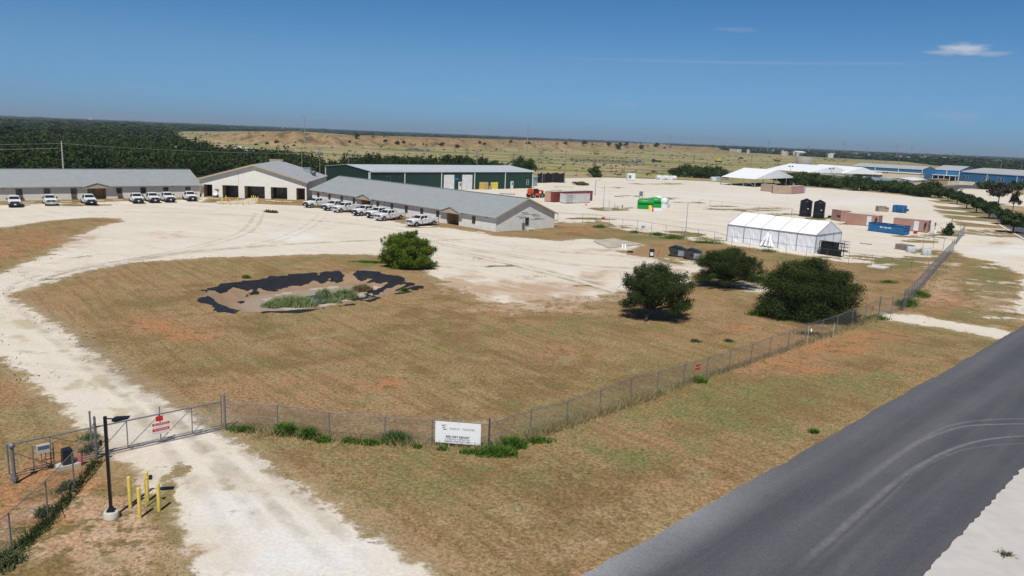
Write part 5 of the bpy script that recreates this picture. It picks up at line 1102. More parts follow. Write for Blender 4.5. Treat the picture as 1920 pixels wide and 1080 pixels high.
# control cabinet on its frame
g = G(*QL(238, 520)); t = thing('control_box', 'grey control box on a pipe frame behind the gate tail', 'control box', tuple(g), gang)
mb = MB()
for x in (-.42, .42): mb.tube((x, 0, 0), (x, 0, 1.35), .03)
for z in (.55, 1.0, 1.33): mb.tube((-.42, 0, z), (.42, 0, z), .022)
mb.build('stand', galv, t)
mb = MB(); mb.box(-.28, .26, -.22, -.035, .98, 1.38); b_ = mb.build('cabinet', mat('cabinet_grey', (.42, .45, .47), .5), t)
mb = MB(); mb.box(-.24, .22, -.24, -.222, 1.2, 1.34); mb.build('cover', mat('cabinet_dark', (.10, .12, .14), .4), b_)
mb = MB(); mb.tube((-.1, -.1, .3), (-.1, -.1, .98), .018); mb.tube((.08, -.1, .3), (.08, -.1, .98), .018); mb.build('conduit', galv_dark, t)
g = G(*QL(362, 500)); t = thing('gate_motor', 'black gate motor housing on a pale concrete pad', 'gate motor', tuple(g), gang)
mb = MB(); mb.box(-.5, .5, -.3, .3, 0, .2); mb.build('pad', concrete, t)
mb = MB(); mb.rbox((0, 0, .2), (.48, .42, .72), 0, 0, .9); mb.rbox((0, 0, .921), (.40, .36, .06), 0, 0, .8); mb.build('housing', mat('housing_navy', (.014, .018, .028), .4), t)
g = G(*QL(430, 490)); t = thing('fire_extinguisher', 'faded red extinguisher standing beside the gate motor', 'extinguisher', tuple(g), 0); mb = MB(); mb.lathe([(.10, 0), (.11, .05), (.11, .5), (.05, .6), (.03, .66), (0, .66)], 14); mb.build('cylinder', mat('faded_red', (.48, .13, .13), .5), t); mb = MB(); mb.box(-.04, .12, -.02, .02, .665, .72); mb.build('valve', black_plastic, t)
g = G(*QL(528, 470)); t = thing('intercom', 'small black reader hanging on the gate post', 'card reader', (g[0], g[1] - .02, 0), gang); mb = MB(); mb.box(.05, .17, -.16, -.06, .86, 1.12); mb.build('reader_head', black_plastic, t); mb = MB(); mb.tube((.11, -.1, .9), (.02, 0.02, 1.0), .02); mb.build('bracket', black_plastic, t)

# lamp and entry bollards
g = G(*QL(594, 768)); t = thing('lamp_post', 'black square lamp post with a flat lamp head on a round concrete base', 'lamp post', tuple(g), D2R(12))
blk = mat('black_powder_coat', (.012, .012, .013), .45)
mb = MB(); mb.lathe([(.30, 0), (.30, .27), (.28, .30), (0, .30)], 24); mb.build('base', concrete, t)
mb = MB(); mb.rbox((0, 0, .30), (.30, .30, .06)); mb.rbox((0, 0, .36), (.22, .22, .12), 0, 0, .7); mb.rbox((0, 0, .36), (.115, .115, 4.15)); mb.build('pole', blk, t)
mb = MB(); mb.tube((0, 0, 4.42), (.34, 0, 4.40), .035); mb.build('arm', blk, t)
mb = MB(); mb.prism([(.28, 4.34), (.42, 4.30), (.92, 4.42), (.95, 4.46), (.40, 4.45), (.30, 4.42)], 1, -.16, .16); mb.build('lamp_head', blk, t)
for i, (bx_, by_, h_, lb) in enumerate([(695, 711, 1.42, 'yellow bollard nearest the lamp post, left of the four'), (746, 769, 1.38, 'yellow bollard closest to the camera beside the driveway'), (787, 680, 1.38, 'yellow bollard farthest back, behind the card reader stand'), (848, 733, 1.28, 'yellow bollard at the right, on the driveway edge')]):
    g = G(*QL(bx_, by_)); mb = MB(); mb.lathe([(.075, 0), (.075, h_ - .05), (.055, h_), (0, h_ + .01)], 14); o = mb.build('bollard', yellow); o.location = g; tag(o, lb, 'bollard', 'yellow bollards at the driveway entry')
g = G(*QL(780, 712)); t = thing('card_reader_stand', 'slim yellow gooseneck stand with a small black card reader', 'card reader', tuple(g), D2R(5)); mb = MB(); mb.tube((0, 0, 0), (-.02, 0, 1.25), .028); mb.tube((-.02, 0, 1.25), (.08, 0, 1.38), .026); mb.tube((.08, 0, 1.38), (.2, 0, 1.40), .024); mb.build('stand', yellow, t); mb = MB(); mb.box(.18, .30, -.06, .06, 1.30, 1.48); mb.build('reader_head', black_plastic, t)

# the white banner
fa, fb = G(*QM(1349, 405))[:2], G(916, 843.5)[:2]; fA = math.atan2(*(fb - fa)[::-1])
def fx(px, py): return onwall(fa, fA, px, py)
x0, zt = fx(817, 785.5); x1, _ = fx(902.5, 794); zb0 = fx(815.5, 828)[1]; zb1 = fx(901.5, 834.5)[1]
BW = x1 - x0; BH = 1.20; bz = max(.18, (zb0 + zb1) / 2)
c, s = math.cos(fA), math.sin(fA)
t = thing('banner_sign', 'white company banner with dark lettering wired to the fence corner', 'sign', (fa[0] + c * x0 + s * .06, fa[1] + s * x0 - c * .06, bz), fA)
mb = MB(); mb.box(0, BW, 0, .012, 0, BH); mb.build('plate', sign_white, t)
sc_ = BW
def arc(mb, xa, xb, z, th, sag):
    n = 10; up = []; lo = []
    for i in range(n + 1):
        u = i / n; x = xa + (xb - xa) * u; zz = z - sag * math.sin(math.pi * (u * .9 + .05)) + .03 * sc_ / 2.4 * u; w_ = th * (.35 + .65 * math.sin(math.pi * min(1, u * 1.2 + .08)) ** .6) if u < .95 else th * .3
        up.append((x, -.004, zz + w_ / 2)); lo.append((x, -.004, zz - w_ / 2))
    mb.add(up + lo, [(i, i + 1, n + 2 + i, n + 1 + i) for i in range(n)])
mb = MB(); arc(mb, BW * .135, BW * .245, BH * .835, .055, .03); arc(mb, BW * .150, BW * .235, BH * .735, .05, .02); arc(mb, BW * .168, BW * .275, BH * .655, .055, .035); mb.build('emblem', ink_blue, t)
text_mesh('ENERGY  TRANSFER', .15, ink, t, width=BW * .55, at=(BW * .315, -.004, BH * .645), spacing=1.25)
text_mesh('RED DIRT RESORT', .15, ink, t, width=BW * .52, at=(BW * .235, -.004, BH * .27), bold=.006)
text_mesh('612 SERVICE COMPANY RD.', .12, ink, t, width=BW * .55, at=(BW * .215, -.004, BH * .165), bold=.001)
text_mesh('CARRIZO SPRINGS, TX 78834', .12, ink, t, width=BW * .575, at=(BW * .205, -.004, BH * .06), bold=.001)
mb = MB()
for u, v in ((.02, .94), (.5, .94), (.985, .94), (.02, .28), (.985, .28)): mb.box(BW * u - .008, BW * u + .008, -.006, -.002, BH * v - .03, BH * v + .03)
mb.build('tie', galv_dark, t)
# small notices on the run fence
def fence_notice(pa, pb, px, py, z, label):
    a, b = G(*pa)[:2], G(*pb)[:2]; ang = math.atan2(*(b - a)[::-1]); s0, _ = onwall(a, ang, px, py); c, s = math.cos(ang), math.sin(ang)
    t = thing('warning_sign', label, 'sign', (a[0] + c * s0 + s * .05, a[1] + s * s0 - c * .05, z), ang); mb = MB(); mb.box(-.28, .28, 0, .01, 0, .46); mb.build('plate', mat('notice_faded', (.40, .33, .27), .6), t); mb = MB(); mb.box(-.28, .28, -.007, -.001, .05, .2); mb.box(-.26, .28, -.007, -.001, .29, .44); mb.build('red_band', red_sign, t); return t
fence_notice(QN(1143, 488), QN(1273, 450), 1308, 680, .85, 'red banded notice on the chain link fence between two posts, mid run')
fence_notice(QR(625, 770), QR(725, 740), 1635.5, 577, 1.0, 'faded red notice on the chain link fence beside the dark shrub')

# survey stakes
for px, py, h_, lb in [(1513, 645, 1.6, 'thin pale stake inside the fence by the big shrub'), (1561, 634, 1.4, 'thin pale stake outside the fence by the big shrub'), (1178, 470, 1.3, 'thin pale stake on the old slab')]:
    g = G(px, py); mb = MB(); mb.rbox((0, 0, 0), (.05, .03, h_)); o = mb.build('stake', mat('stake_wood', (.42, .38, .31), .8)); o.location = g; tag(o, lb, 'stake')
g = G(1520.5, 626); mb = MB(); mb.lathe([(.07, 0), (.07, .45), (0, .5)], 10); o = mb.build('marker_pipe', sign_white); o.location = g; tag(o, 'short white pipe marker in the grass behind the fence', 'pipe marker')
for i, (px, py) in enumerate([(1167, 467), (1172, 467.5)]): g = G(px, py); mb = MB(); mb.lathe([(.12, 0), (.12, .75), (0, .8)], 10); o = mb.build('clean_out_pipe', sign_white); o.location = g; tag(o, ['left one of two short white pipes beside the old slab', 'right one of two short white pipes beside the old slab'][i], 'pipe', 'short white pipes beside the slab')

# ------------------------------------------------------------------ yard objects
def frame_px(pL, pR):
    a = G(*pL)[:2]; b = G(*pR)[:2]; return a, math.atan2(*(b - a)[::-1]), float(np.hypot(*(b - a)))
pink = ribbed('pink_corrugated', (.40, .225, .175), .30, 0, .9, .65, line=.74); tanc = ribbed('tan_corrugated', (.38, .285, .21), .30, 0, .8, .65, line=.85); redc = ribbed('red_corrugated', (.20, .045, .04), .30, 0, .8, .65, line=.8); whitec = ribbed('white_corrugated', (.55, .55, .54), .30, 0, .8, .6, line=.85)
roofpink = mat('container_roof', (.50, .44, .39), .7, 0, .1)
def container(label, pL, pR, depth, h, body, top=None, door=None, endm=None, name='shipping_container', lift=.12, L_=None, extras=None):
    a, ang, L0 = frame_px(pL, pR); L_ = L_ or L0; t = thing(name, label, 'container', (*a, 0), ang)
    mb = MB(); mb.box(.04, L_ - .04, .04, depth - .04, lift + .04, lift + h - .04); mb.build('wall', body, t)
    mb = MB()
    for x in (0, L_ - .12):
        for y in (0, depth - .12): mb.box(x, x + .12, y, y + .12, lift, lift + h)
    for z in (lift, lift + h - .1):
        for y in (.004, depth - .104): mb.box(.12, L_ - .12, y, y + .1, z, z + .1)
        for x in (.004, L_ - .104): mb.box(x, x + .1, .12, depth - .12, z, z + .1)
    mb.build('corner_post', mat(body.name + '_frame', tuple(v * .85 for v in endm), .7) if endm else body, t)
    mb = MB(); mb.box(.1, L_ - .1, .1, depth - .1, lift + h - .02, lift + h + .02); mb.build('roof', top or roofpink, t)
    mb = MB()
    for y in (.35, .8, depth - .8, depth - .35): mb.tube((L_ + .02, y, lift + .1), (L_ + .02, y, lift + h - .1), .03, n=5)
    mb.build('door_bar', galv_dark, t)
    if door is not None:
        x = L_ * door; mb = MB(); mb.box(x - .48, x + .48, -.04, .035, lift + .1, lift + 2.15); d = mb.build('door', mat('pale_door', (.60, .66, .70), .5), t); mb = MB(); mb.box(x - .42, x - .36, -.07, -.042, lift + 1.0, lift + 1.12); mb.build('handle', galv_dark, d)
    if extras: extras(t, L_, depth, h, lift)
    return t, a, ang, L_
def side_unit(t, L_, depth, h, lift):
    mb = MB(); mb.box(L_ * .93 - .16, L_ * .93 + .16, -.22, .03, lift + 1.25, lift + 1.95); mb.box(L_ * .92 - .06, L_ * .92 + .06, -.12, .03, lift + .3, lift + 1.25); mb.build('meter_box', black_plastic, t)
container('pink corrugated office container with pale door, left of the blue roll-off', Q5(575, 880), Q5(822, 906), 2.44, 2.45, pink, door=.72, endm=(.5, .3, .25), extras=side_unit)
container('pink corrugated office container with pale door, right of the blue roll-off', Q5(932, 920), Q5(1192, 946), 2.44, 2.45, pink, door=.67, endm=(.5, .3, .25), extras=side_unit)
container('short pink container with dark markings beside the black tanks', Q5(472, 848), Q5(545, 862), 2.44, 2.45, pink, endm=(.5, .3, .25), extras=lambda t, L_, d, h, l: MB().box(L_ * .55, L_ * .9, -.02, .03, l + .9, l + 1.3).build('marking', black_plastic, t))
container('tan container behind, left one of the joined pair near the canopy tent', Q4(1383, 632), Q4(1475, 640), 2.44, 2.6, tanc, endm=(.42, .33, .25))
container('tan container in front with a pink end, near the canopy tent', Q4(1473, 650), Q4(1612, 657), 2.6, 2.7, tanc, endm=(.42, .33, .25))
container('faded pink container with a white cooling unit on its end', Q4(1628, 656), Q4(1708, 650), 2.6, 2.7, ribbed('dusty_pink', (.42, .25, .23), .3, 0, .8, .7), endm=(.42, .25, .23), extras=lambda t, L_, d, h, l: MB().box(L_ + .05, L_ + 2.2, .2, 2.2, l, l + 2.2).build('cooling_unit', mat('pale_unit', (.50, .53, .58), .5), t))
t, a, ang, L_ = container('dark red shipping container behind the white one, with a pink brown end', Q3(1272, 718), Q3(1562, 706), 2.44, 2.6, redc, top=mat('pale_dirty_top', (.42, .40, .38), .7), endm=(.2, .045, .04))
container('pink brown container end at the left of the dark red container', Q3(1203, 712), Q3(1262, 716), 9, 2.55, ribbed('dusty_tan', (.42, .27, .20), .3, 0, .6, .7, line=.9), top=mat('pale_dirty_top', (.42, .40, .38)), endm=(.42, .27, .2))
container('dirty white shipping container standing before the dark red one', Q3(1366, 728), Q3(1543, 722), 2.44, 2.45, whitec, top=redc, endm=(.5, .5, .49), extras=lambda t, L_, d, h, l: MB().box(.3, L_ * .28, -.02, .03, l + .2, l + .3).box(.3, L_ * .28, -.02, .03, l + .8, l + .88).box(.3, L_ * .28, -.02, .03, l + 1.4, l + 1.48).box(.3, L_ * .28, -.02, .03, l + 1.9, l + 1.98).build('rack_bar', galv, t))
t, a, ang, L_ = container('dark red container mostly hidden behind the bunkhouse roof by the warehouse', (778, 352), (812, 355), 2.44, 2.6, redc, top=mat('pale_dirty_top', (.42, .40, .38)), endm=(.2, .05, .04))
# blue roll-off
bluep = mat('blue_steel', (.02, .135, .33), .5, 0, .14, 1.2); blued = mat('blue_steel_dark', (.012, .07, .20), .5, 0, .1, 1.2)
a, ang, L_ = frame_px(Q5(748, 932), Q5(1013, 966)); t = thing('roll_off_dumpster', 'long blue open topped roll-off dumpster with white phone number', 'dumpster', (*a, 0), ang)
h = 1.75; dp = 2.4; mb = MB(); mb.box(0, L_, 0, .06, .15, h); mb.box(0, L_, dp - .06, dp, .15, h); mb.box(0, .06, .06, dp - .06, .15, h); mb.box(.06, L_ - .06, .06, dp - .06, .15, .3)
mb.build('tub', bluep, t); mb = MB(); mb.box(L_ - .06, L_, .06, dp - .06, .15, h); dr = mb.build('tail_door', bluep, t); mb = MB(); mb.box(L_ + .003, L_ + .06, .1, dp - .1, .8, .95); mb.box(L_ + .003, L_ + .06, .1, dp - .1, 1.35, 1.5); mb.build('door_bar', blued, dr)
mb = MB()
for k in range(11): x = L_ * (k + .25) / 11; mb.box(x, x + .09, -.08, -.002, .2, h - .12)
mb.build('rib', bluep, t); mb = MB(); mb.box(-.06, L_ + .06, -.1, .08, h + .002, h + .12); mb.box(-.06, L_ + .06, dp - .08, dp + .1, h + .002, h + .12); mb.box(-.06, .1, .08, dp - .08, h + .002, h + .12); mb.build('rim', blued, t)
text_mesh('830 - 854-1029', .42, sign_white, t, width=L_ * .32, at=(L_ * .34, -.10, 1.0), bold=.012)
mb = MB(); rnd = random.Random(3)
for k in range(26): mb.rbox((rnd.uniform(.5, L_ - .5), rnd.uniform(.4, dp - .4), rnd.uniform(1.2, 1.55)), (rnd.uniform(.3, 1), rnd.uniform(.2, .6), rnd.uniform(.1, .35)), rnd.uniform(0, 3))
tag(mb.build('rubbish', mat('mixed_rubbish', (.35, .33, .30), .9, 0, .5, 2), t), kind=None)
# smaller blue compactor and a rusty tray
a, ang, L_ = frame_px(Q5(930, 790), Q5(1015, 798)); t = thing('dumpster', 'small blue dumpster standing alone on the white gravel behind the containers', 'dumpster', (*a, 0), ang); mb = MB(); mb.box(0, L_, 0, .1, .1, 2.0); mb.box(0, L_, 2.2, 2.3, .1, 2.0); mb.box(0, .1, .1, 2.2, .1, 2.0); mb.box(L_ - .1, L_, .1, 2.2, .1, 2.0); mb.box(.1, L_ - .1, .1, 2.2, .1, 1.5); mb.build('tub', bluep, t); mb = MB(); mb.box(L_ + .003, L_ + .7, .4, 1.9, .5, 1.1); mb.box(L_ * .45, L_ * .8, -.35, -.003, .2, .9); mb.build('lift_arm', blued, t)
mb = MB(); 
for k in range(4): mb.box(L_ * (k + .3) / 4, L_ * (k + .3) / 4 + .12, -.1, -.002, .15, 1.9)
mb.build('rib', blued, t)
a, ang, L_ = frame_px(Q5(828, 787), Q5(905, 790)); t = thing('steel_tray', 'brownish steel tray lying left of the small blue dumpster', 'tray', (*a, 0), ang); mb = MB(); mb.box(0, L_, 0, .08, 0, .9); mb.box(0, L_, 1.8, 1.88, 0, 1.5); mb.box(0, .08, .08, 1.8, 0, 1.2); mb.box(L_ - .08, L_, .08, 1.8, 0, 1.2); mb.box(.08, L_ - .08, .08, 1.8, 0, .1); mb.build('panel', mat('rusty_grey', (.30, .24, .20), .9, 0, .2), t)
# black water tanks
for i, (bx0, bx1, by, lb) in enumerate([(1672, 1762, 822, 'tall black plastic water tank, left of the pair'), (1775, 1860, 834, 'tall black plastic water tank, right of the pair')]):
    p0, p1 = Q4(bx0, by), Q4(bx1, by + 5); a = G(*p0)[:2]; b = G(*p1)[:2]; c_ = (a + b) / 2; rr_ = float(np.hypot(*(b - a))) / 2 * 1.02; c_ = c_ + np.array([.35, .93]) * rr_ * .6
    t = thing('water_tank', lb, 'tank', (*c_, 0), 0, 'black water tanks'); prof = [(rr_ * 1.0, 0)]; hh = 3.75
    for k in range(12): z = hh * (k + .5) / 12; prof += [(rr_ * 1.0, z - .1), (rr_ * .97, z + .02), (rr_ * 1.0, z + .14)]
    prof += [(rr_, hh), (rr_ * .92, hh + .12), (rr_ * .55, hh + .38), (rr_ * .28, hh + .48)]
    mb = MB(); mb.lathe(prof, 32); mb.build('tank_body', mat('black_poly', (.010, .011, .014), .35), t)
    mb = MB(); mb.lathe([(rr_ * .27, 0), (rr_ * .27, .12), (rr_ * .22, .17), (0, .18)], 18, (0, 0, hh + .48)); mb.build('lid', mat('black_poly', (.01, .011, .014)), t)
    mb = MB(); mb.box(-.15, .15, -rr_ - .02, -rr_ + .02, 1.9, 2.1); mb.build('label_plate', sign_white, t)
mb = MB(); g = G(*Q5(452, 832)); rnd = random.Random(8)
for k in range(3): mb.tube((k * .5, 0, .3), (k * .5 + .35, .2, .3), .22, n=10)
mb.box(-.3, 1.5, -.3, .4, 0, .1); o = mb.build('pump_set', black_plastic); o.location = g; tag(o, 'small dark pump set on the ground between black tank and pink container', 'pump')
# green and white horizontal tanks
greenp = mat('bright_green_paint', (.01, .26, .045), .4, 0, .08); wht = mat('white_tank', (.68, .71, .72), .4, 0, .05)
def htank(name, label, px, py, L_, r_, m_, base, ang, z0=1.0, base_m=None):
    g = G(px, py); t = thing(name, label, 'tank', tuple(g), ang, None); mb = MB(); n = 20
    prof = [(0, -L_ / 2 - .28), (r_ * .6, -L_ / 2 - .22), (r_ * .92, -L_ / 2 - .08), (r_, -L_ / 2), (r_, L_ / 2), (r_ * .92, L_ / 2 + .08), (r_ * .6, L_ / 2 + .22), (0, L_ / 2 + .28)]
    vs = [(z, q * math.cos(2 * math.pi * i / n), z0 + r_ + q * math.sin(2 * math.pi * i / n)) for q, z in prof for i in range(n)]
    mb.add(vs, [(k * n + i, k * n + (i + 1) % n, (k + 1) * n + (i + 1) % n, (k + 1) * n + i) for k in range(len(prof) - 1) for i in range(n)], True); mb.build('tank_body', m_, t)
    mb = MB(); mb.box(-L_ / 2 - .2, L_ / 2 + .2, -r_ - .25, r_ + .25, 0.05, z0 + .1); mb.build('skid_base', base_m or m_, t)
    mb = MB(); mb.tube((0, 0, z0 + 2 * r_ - .03), (0, 0, z0 + 2 * r_ + .15), .25, n=12); mb.tube((L_ * .3, 0, z0 + 2 * r_ - .03), (L_ * .3, 0, z0 + 2 * r_ + .3), .05, n=8); mb.build('hatch', m_, t); return t
htank('fuel_tank', 'bright green horizontal fuel tank on a green skid, left of the two green tanks', *Q4(520, 768), 3.6, .72, greenp, 0, D2R(-6))
htank('fuel_tank', 'bright green horizontal fuel tank, right one beside the white tanks', *Q4(598, 757), 2.2, .75, greenp, 0, D2R(-6))
htank('fuel_tank', 'white horizontal tank behind the green tanks', *Q4(622, 745), 2.8, .85, wht, 0, D2R(60))
htank('fuel_tank', 'white horizontal tank at the right of the green tanks', *Q4(662, 760), 2.0, .8, wht, 0, D2R(60))
g = G(*Q4(556, 782)); t = thing('oil_cabinet', 'small yellow cabinet standing before the green tanks', 'cabinet', tuple(g), D2R(-6)); mb = MB(); mb.box(-.4, .3, 0, .5, 0, 1.35); mb.build('cabinet_body', mat('bright_yellow', (.75, .60, .08), .5), t); mb = MB(); mb.box(-.36, .26, -.02, -.003, .1, 1.25); mb.build('door', mat('bright_yellow', (.75, .60, .08)), t)
g = G(*Q4(575, 787)); mb = MB(); mb.lathe([(.28, 0), (.24, .1), (.14, .9), (.05, 1.15), (0, 1.2)], 14); o = mb.build('traffic_cone', mat('red_plastic', (.55, .03, .06), .5)); o.location = g; tag(o, 'red cone standing beside the yellow cabinet at the tanks', 'cone')
g = G(*Q4(600, 779)); t = thing('containment_tray', 'low white containment tray before the right green tank', 'tray', tuple(g), D2R(-4)); mb = MB(); mb.box(-1.2, 1.4, 0, 1.2, 0, .55); mb.build('tray', wht, t)
g = G(*Q3(1515, 741)); mb = MB(); mb.box(-.3, .3, -.3, .3, 0, .05); mb.lathe([(.22, .05), (.06, .8), (0, .82)], 12); o = mb.build('traffic_cone', mat('orange_plastic', (.65, .10, .03), .6)); o.location = g; tag(o, 'orange cone standing before the dirty white container', 'cone')
# telehandler
a, ang, L_ = frame_px((990.5, 372), (1016, 371.5)); g = G(1004, 370.5); t = thing('telehandler', 'orange telehandler with raised black cab parked before the green warehouse', 'telehandler', tuple(g), ang)
org = mat('orange_machine', (.62, .085, .02), .45, 0, .08)
mb = MB(); mb.box(-2.3, 1.7, -.55, .55, .7, 1.25); mb.box(-.9, 1.2, -1.15, -.5, .65, 1.35); mb.prism([(-2.5, .9), (-2.5, 1.7), (-1.9, 2.0), (-1.2, 1.9), (-1.0, 1.25), (-1.0, .8)], 1, -.6, .6); mb.build('body', org, t)
mb = MB(); mb.add([(-2.5, -.25, 2.05), (-2.5, .25, 2.05), (2.3, .25, 1.65), (2.3, -.25, 1.65), (-2.5, -.25, 2.6), (-2.5, .25, 2.6), (2.3, .25, 2.05), (2.3, -.25, 2.05)], [(0, 3, 2, 1), (4, 5, 6, 7), (0, 1, 5, 4), (1, 2, 6, 5), (2, 3, 7, 6), (3, 0, 4, 7)]); mb.box(-2.7, -1.6, -.45, .45, 1.7, 2.3); mb.build('boom', org, t)
mb = MB(); mb.add([(2.3, -.2, 1.2), (2.3, .2, 1.2), (2.7, .2, .4), (2.7, -.2, .4), (2.0, -.2, 1.9), (2.0, .2, 1.9), (2.6, .2, 2.0), (2.6, -.2, 2.0)], [(0, 3, 2, 1), (4, 5, 6, 7), (0, 1, 5, 4), (1, 2, 6, 5), (2, 3, 7, 6), (3, 0, 4, 7)]); mb.box(2.6, 2.75, -.7, .7, .2, 1.1); mb.box(2.75, 3.9, -.5, -.38, .15, .22); mb.box(2.75, 3.9, .38, .5, .15, .22); mb.build('fork_carriage', black_plastic, t)
mb = MB(); mb.prism([(-1.1, 1.3), (-1.1, 2.5), (-.2, 2.55), (.3, 1.9), (.35, 1.3)], 1, -1.15, -.45); mb.build('cab', mat('cab_dark', (.03, .03, .035), .3), t)
for x in (-1.75, 1.45):
    for s in (-1, 1): mb = MB(); mb.tube((x, s * .75, .66), (x, s * 1.2, .66), .66, n=20); w = mb.build('wheel', rubber, t); mb = MB(); mb.tube((x, s * 1.2, .66), (x, s * 1.23, .66), .3, n=14); mb.build('rim', rimm, w)
# goods in front of the warehouse
for i, (px, py, w_, h_, m_, lb) in enumerate([(904, 355, 2.2, 2.3, yellow, 'tall yellow crate stack at the warehouse, left'), (909.5, 355.3, 1.6, 2.3, mat('tan_crate', (.5, .36, .16), .8), 'tan crate stack at the warehouse between the yellow stacks'), (925.5, 354.5, 2.6, 2.2, mat('bright_yellow', (.75, .60, .08)), 'plain yellow cabinet at the warehouse, right of the crates'), (917.5, 355, 1.0, 1.0, mat('grey_crate', (.3, .3, .32), .8), 'small grey crate before the warehouse'), (965.5, 353, 1.4, .9, black_plastic, 'small black bin beside the white warehouse door')]):
    g = G(px, py); t = thing('crate_stack' if i < 4 else 'bin', lb, 'crate' if i < 4 else 'bin', tuple(g), gA); mb = MB()
    n = 3 if h_ > 2 else 1
    for k in range(n): mb.rbox((0, 0, h_ * k / n), (w_, 1.1, h_ / n - .06))
    mb.build('crate', m_, t); mb = MB()
    for k in range(n): mb.rbox((0, 0, h_ * (k + 1) / n - .058), (w_ * 1.03, 1.14, .05))
    mb.build('slat', wood_grey, t)
t, a, ang, L_ = crate_house('storage_unit', 'pale grey storage unit at the right end of the green warehouse', (999.5, 349.5), (1007, 349), 5, 3.2, 3.3, mat('grey_sheet', (.33, .38, .42), .6), mat('grey_sheet', (.33, .38, .42)))
# black windbreak fabric fence
a = [G(1007.5, 343)[:2], G(1020, 343)[:2], G(1036, 342.3)[:2], G(1057, 342.8)[:2]]; t = thing('windbreak_screen', 'black fabric windbreak fence behind the green warehouse end', 'fence', (*a[0], 0))
for k in range(3):
    mb = MB(); p, q = a[k] - a[0], a[k + 1] - a[0]; cloth(mb, lambda u, v, d: (p[0] + (q[0] - p[0]) * u, p[1] + (q[1] - p[1]) * u + d * 4, 3.6 * v * (1 - .06 * math.sin(u * 9 + k))), 14, 4, .05, k); mb.build('fabric_panel', mat('black_fabric', (.012, .012, .014), .9), t)
for k in range(4): mb = MB(); p = a[k] - a[0]; mb.tube((*p, 0), (*p, 3.9), .08, n=6); mb.build('post', bark, t)
# wrapped bales and box on the far side of the yard
rnd = random.Random(12)
for i in range(7):
    u = i / 6; g = G(1234 + 29 * u, 336.4 + .8 * u); mb = MB(); mb.tube((-1.0, 0, .95), (1.0, 0, .95), .95 + rnd.uniform(-.1, .1), n=12); o = mb.build('wrapped_bale', mat('white_wrap', (.60, .62, .64), .5, 0, .06)); o.location = g; o.rotation_euler = (0, 0, D2R(80 + rnd.uniform(-8, 8)) if i % 3 else 0.3); tag(o, 'white wrapped bale in the row at the far edge of the gravel yard', 'bale', 'row of white wrapped bales')
g = G(1184.5, 338.3); t = thing('generator', 'small white generator box at the far edge of the gravel yard', 'generator', tuple(g), .2); mb = MB(); mb.box(-1.9, 1.5, 0, 2, .2, 3.0); mb.build('housing', wht, t); mb = MB(); mb.box(-1.5, -.3, -.03, -.003, .8, 2.2); mb.build('louvre', galv, t)
g = G(1201.5, 371.5); t = thing('electrical_box', 'grey electrical box on posts in the middle of the gravel yard', 'electrical box', tuple(g), 0); mb = MB(); mb.box(-.5, .5, -.15, .15, .6, 2.0); mb.build('cabinet', mat('cabinet_slate', (.14, .17, .18), .6), t); mb = MB(); mb.tube((-.4, 0, 0), (-.4, 0, 1.9), .05); mb.tube((.4, 0, 0), (.4, 0, 1.9), .05); mb.tube((.9, 0, 0), (.9, 0, 1.8), .03); mb.build('post', galv, t)
g = G(*Q3(1675, 778)); t = thing('valve_station', 'low grey valve station with thin pipes on the dark gravel patch', 'valve station', tuple(g), 0); mb = MB(); mb.box(-.9, 1.1, -.3, .5, 0, .7); mb.build('block', mat('block_grey', (.40, .38, .35), .8), t); mb = MB()
for x, h_ in ((.4, 2.4), (1.8, 1.6), (2.6, 1.2)): mb.tube((x, .5, 0), (x, .5, h_), .04)
mb.tube((1.5, .3, .9), (3.2, .6, .9), .05); mb.rbox((3.6, .4, .7), (.3, .3, .7)); mb.tube((3.6, .4, 0), (3.6, .4, .7), .04); mb.build('pipe', galv, t)
# skips by the trees
dk = mat('dark_skip', (.045, .04, .04), .6, 0, .2, 2); lid_m = mat('black_lid', (.012, .013, .02), .3); gsign = mat('grey_side', (.22, .26, .29), .5, 0, .3, 3)
for i, (pL, pR, lb) in enumerate([((1257.5, 481), (1274, 483), 'dark open dumpster with grey side beside the wheelie bin, left of two'), ((1286.5, 486.5), (1306, 488.5), 'dark dumpster with black lid partly behind the tree, right of two')]):
    a, ang, L_ = frame_px(pL, pR); L_ = 1.9; t = thing('dumpster', lb, 'dumpster', (*a, 0), D2R(-22), 'dark dumpsters by the trees'); mb = MB()
    for y in (0, 1.55): mb.prism([(0, .12), (L_, .12), (L_ + .1, 1.15), (-.45, 1.3)], 1, y, y + .05)
    mb.add([(0, .05, .12), (0, 1.55, .12), (-.45, 1.55, 1.3), (-.45, .05, 1.3)], [(0, 1, 2, 3)]); mb.add([(0, .05, .13), (L_, .05, .13), (L_, 1.55, .13), (0, 1.55, .13)], [(0, 1, 2, 3)])
    mb.build('tub', dk, t); mb = MB(); mb.add([(L_, 0.0, .12), (L_, 1.6, .12), (L_ + .1, 1.6, 1.15), (L_ + .1, 0.0, 1.15), (L_ + .04, 0, .12), (L_ + .04, 1.6, .12), (L_ + .14, 1.6, 1.15), (L_ + .14, 0, 1.15)], [(0, 1, 2, 3), (7, 6, 5, 4), (0, 4, 5, 1), (1, 5, 6, 2), (2, 6, 7, 3), (3, 7, 4, 0)]); mb.box(L_ * .55, L_, -.012, -.003, .2, 1.0); mb.build('side_panel', gsign, t)
    mb = MB(); mb.prism([(-.4, 1.3), (.3, 1.62), (1.2, 1.45), (L_ + .12, 1.17), (L_ + .1, 1.12)], 1, .03, 1.57); mb.build('lid', lid_m, t)
    mb = MB(); mb.box(.5, 1.0, -.1, -.003, .7, .85); mb.build('lift_pocket', dk, t)
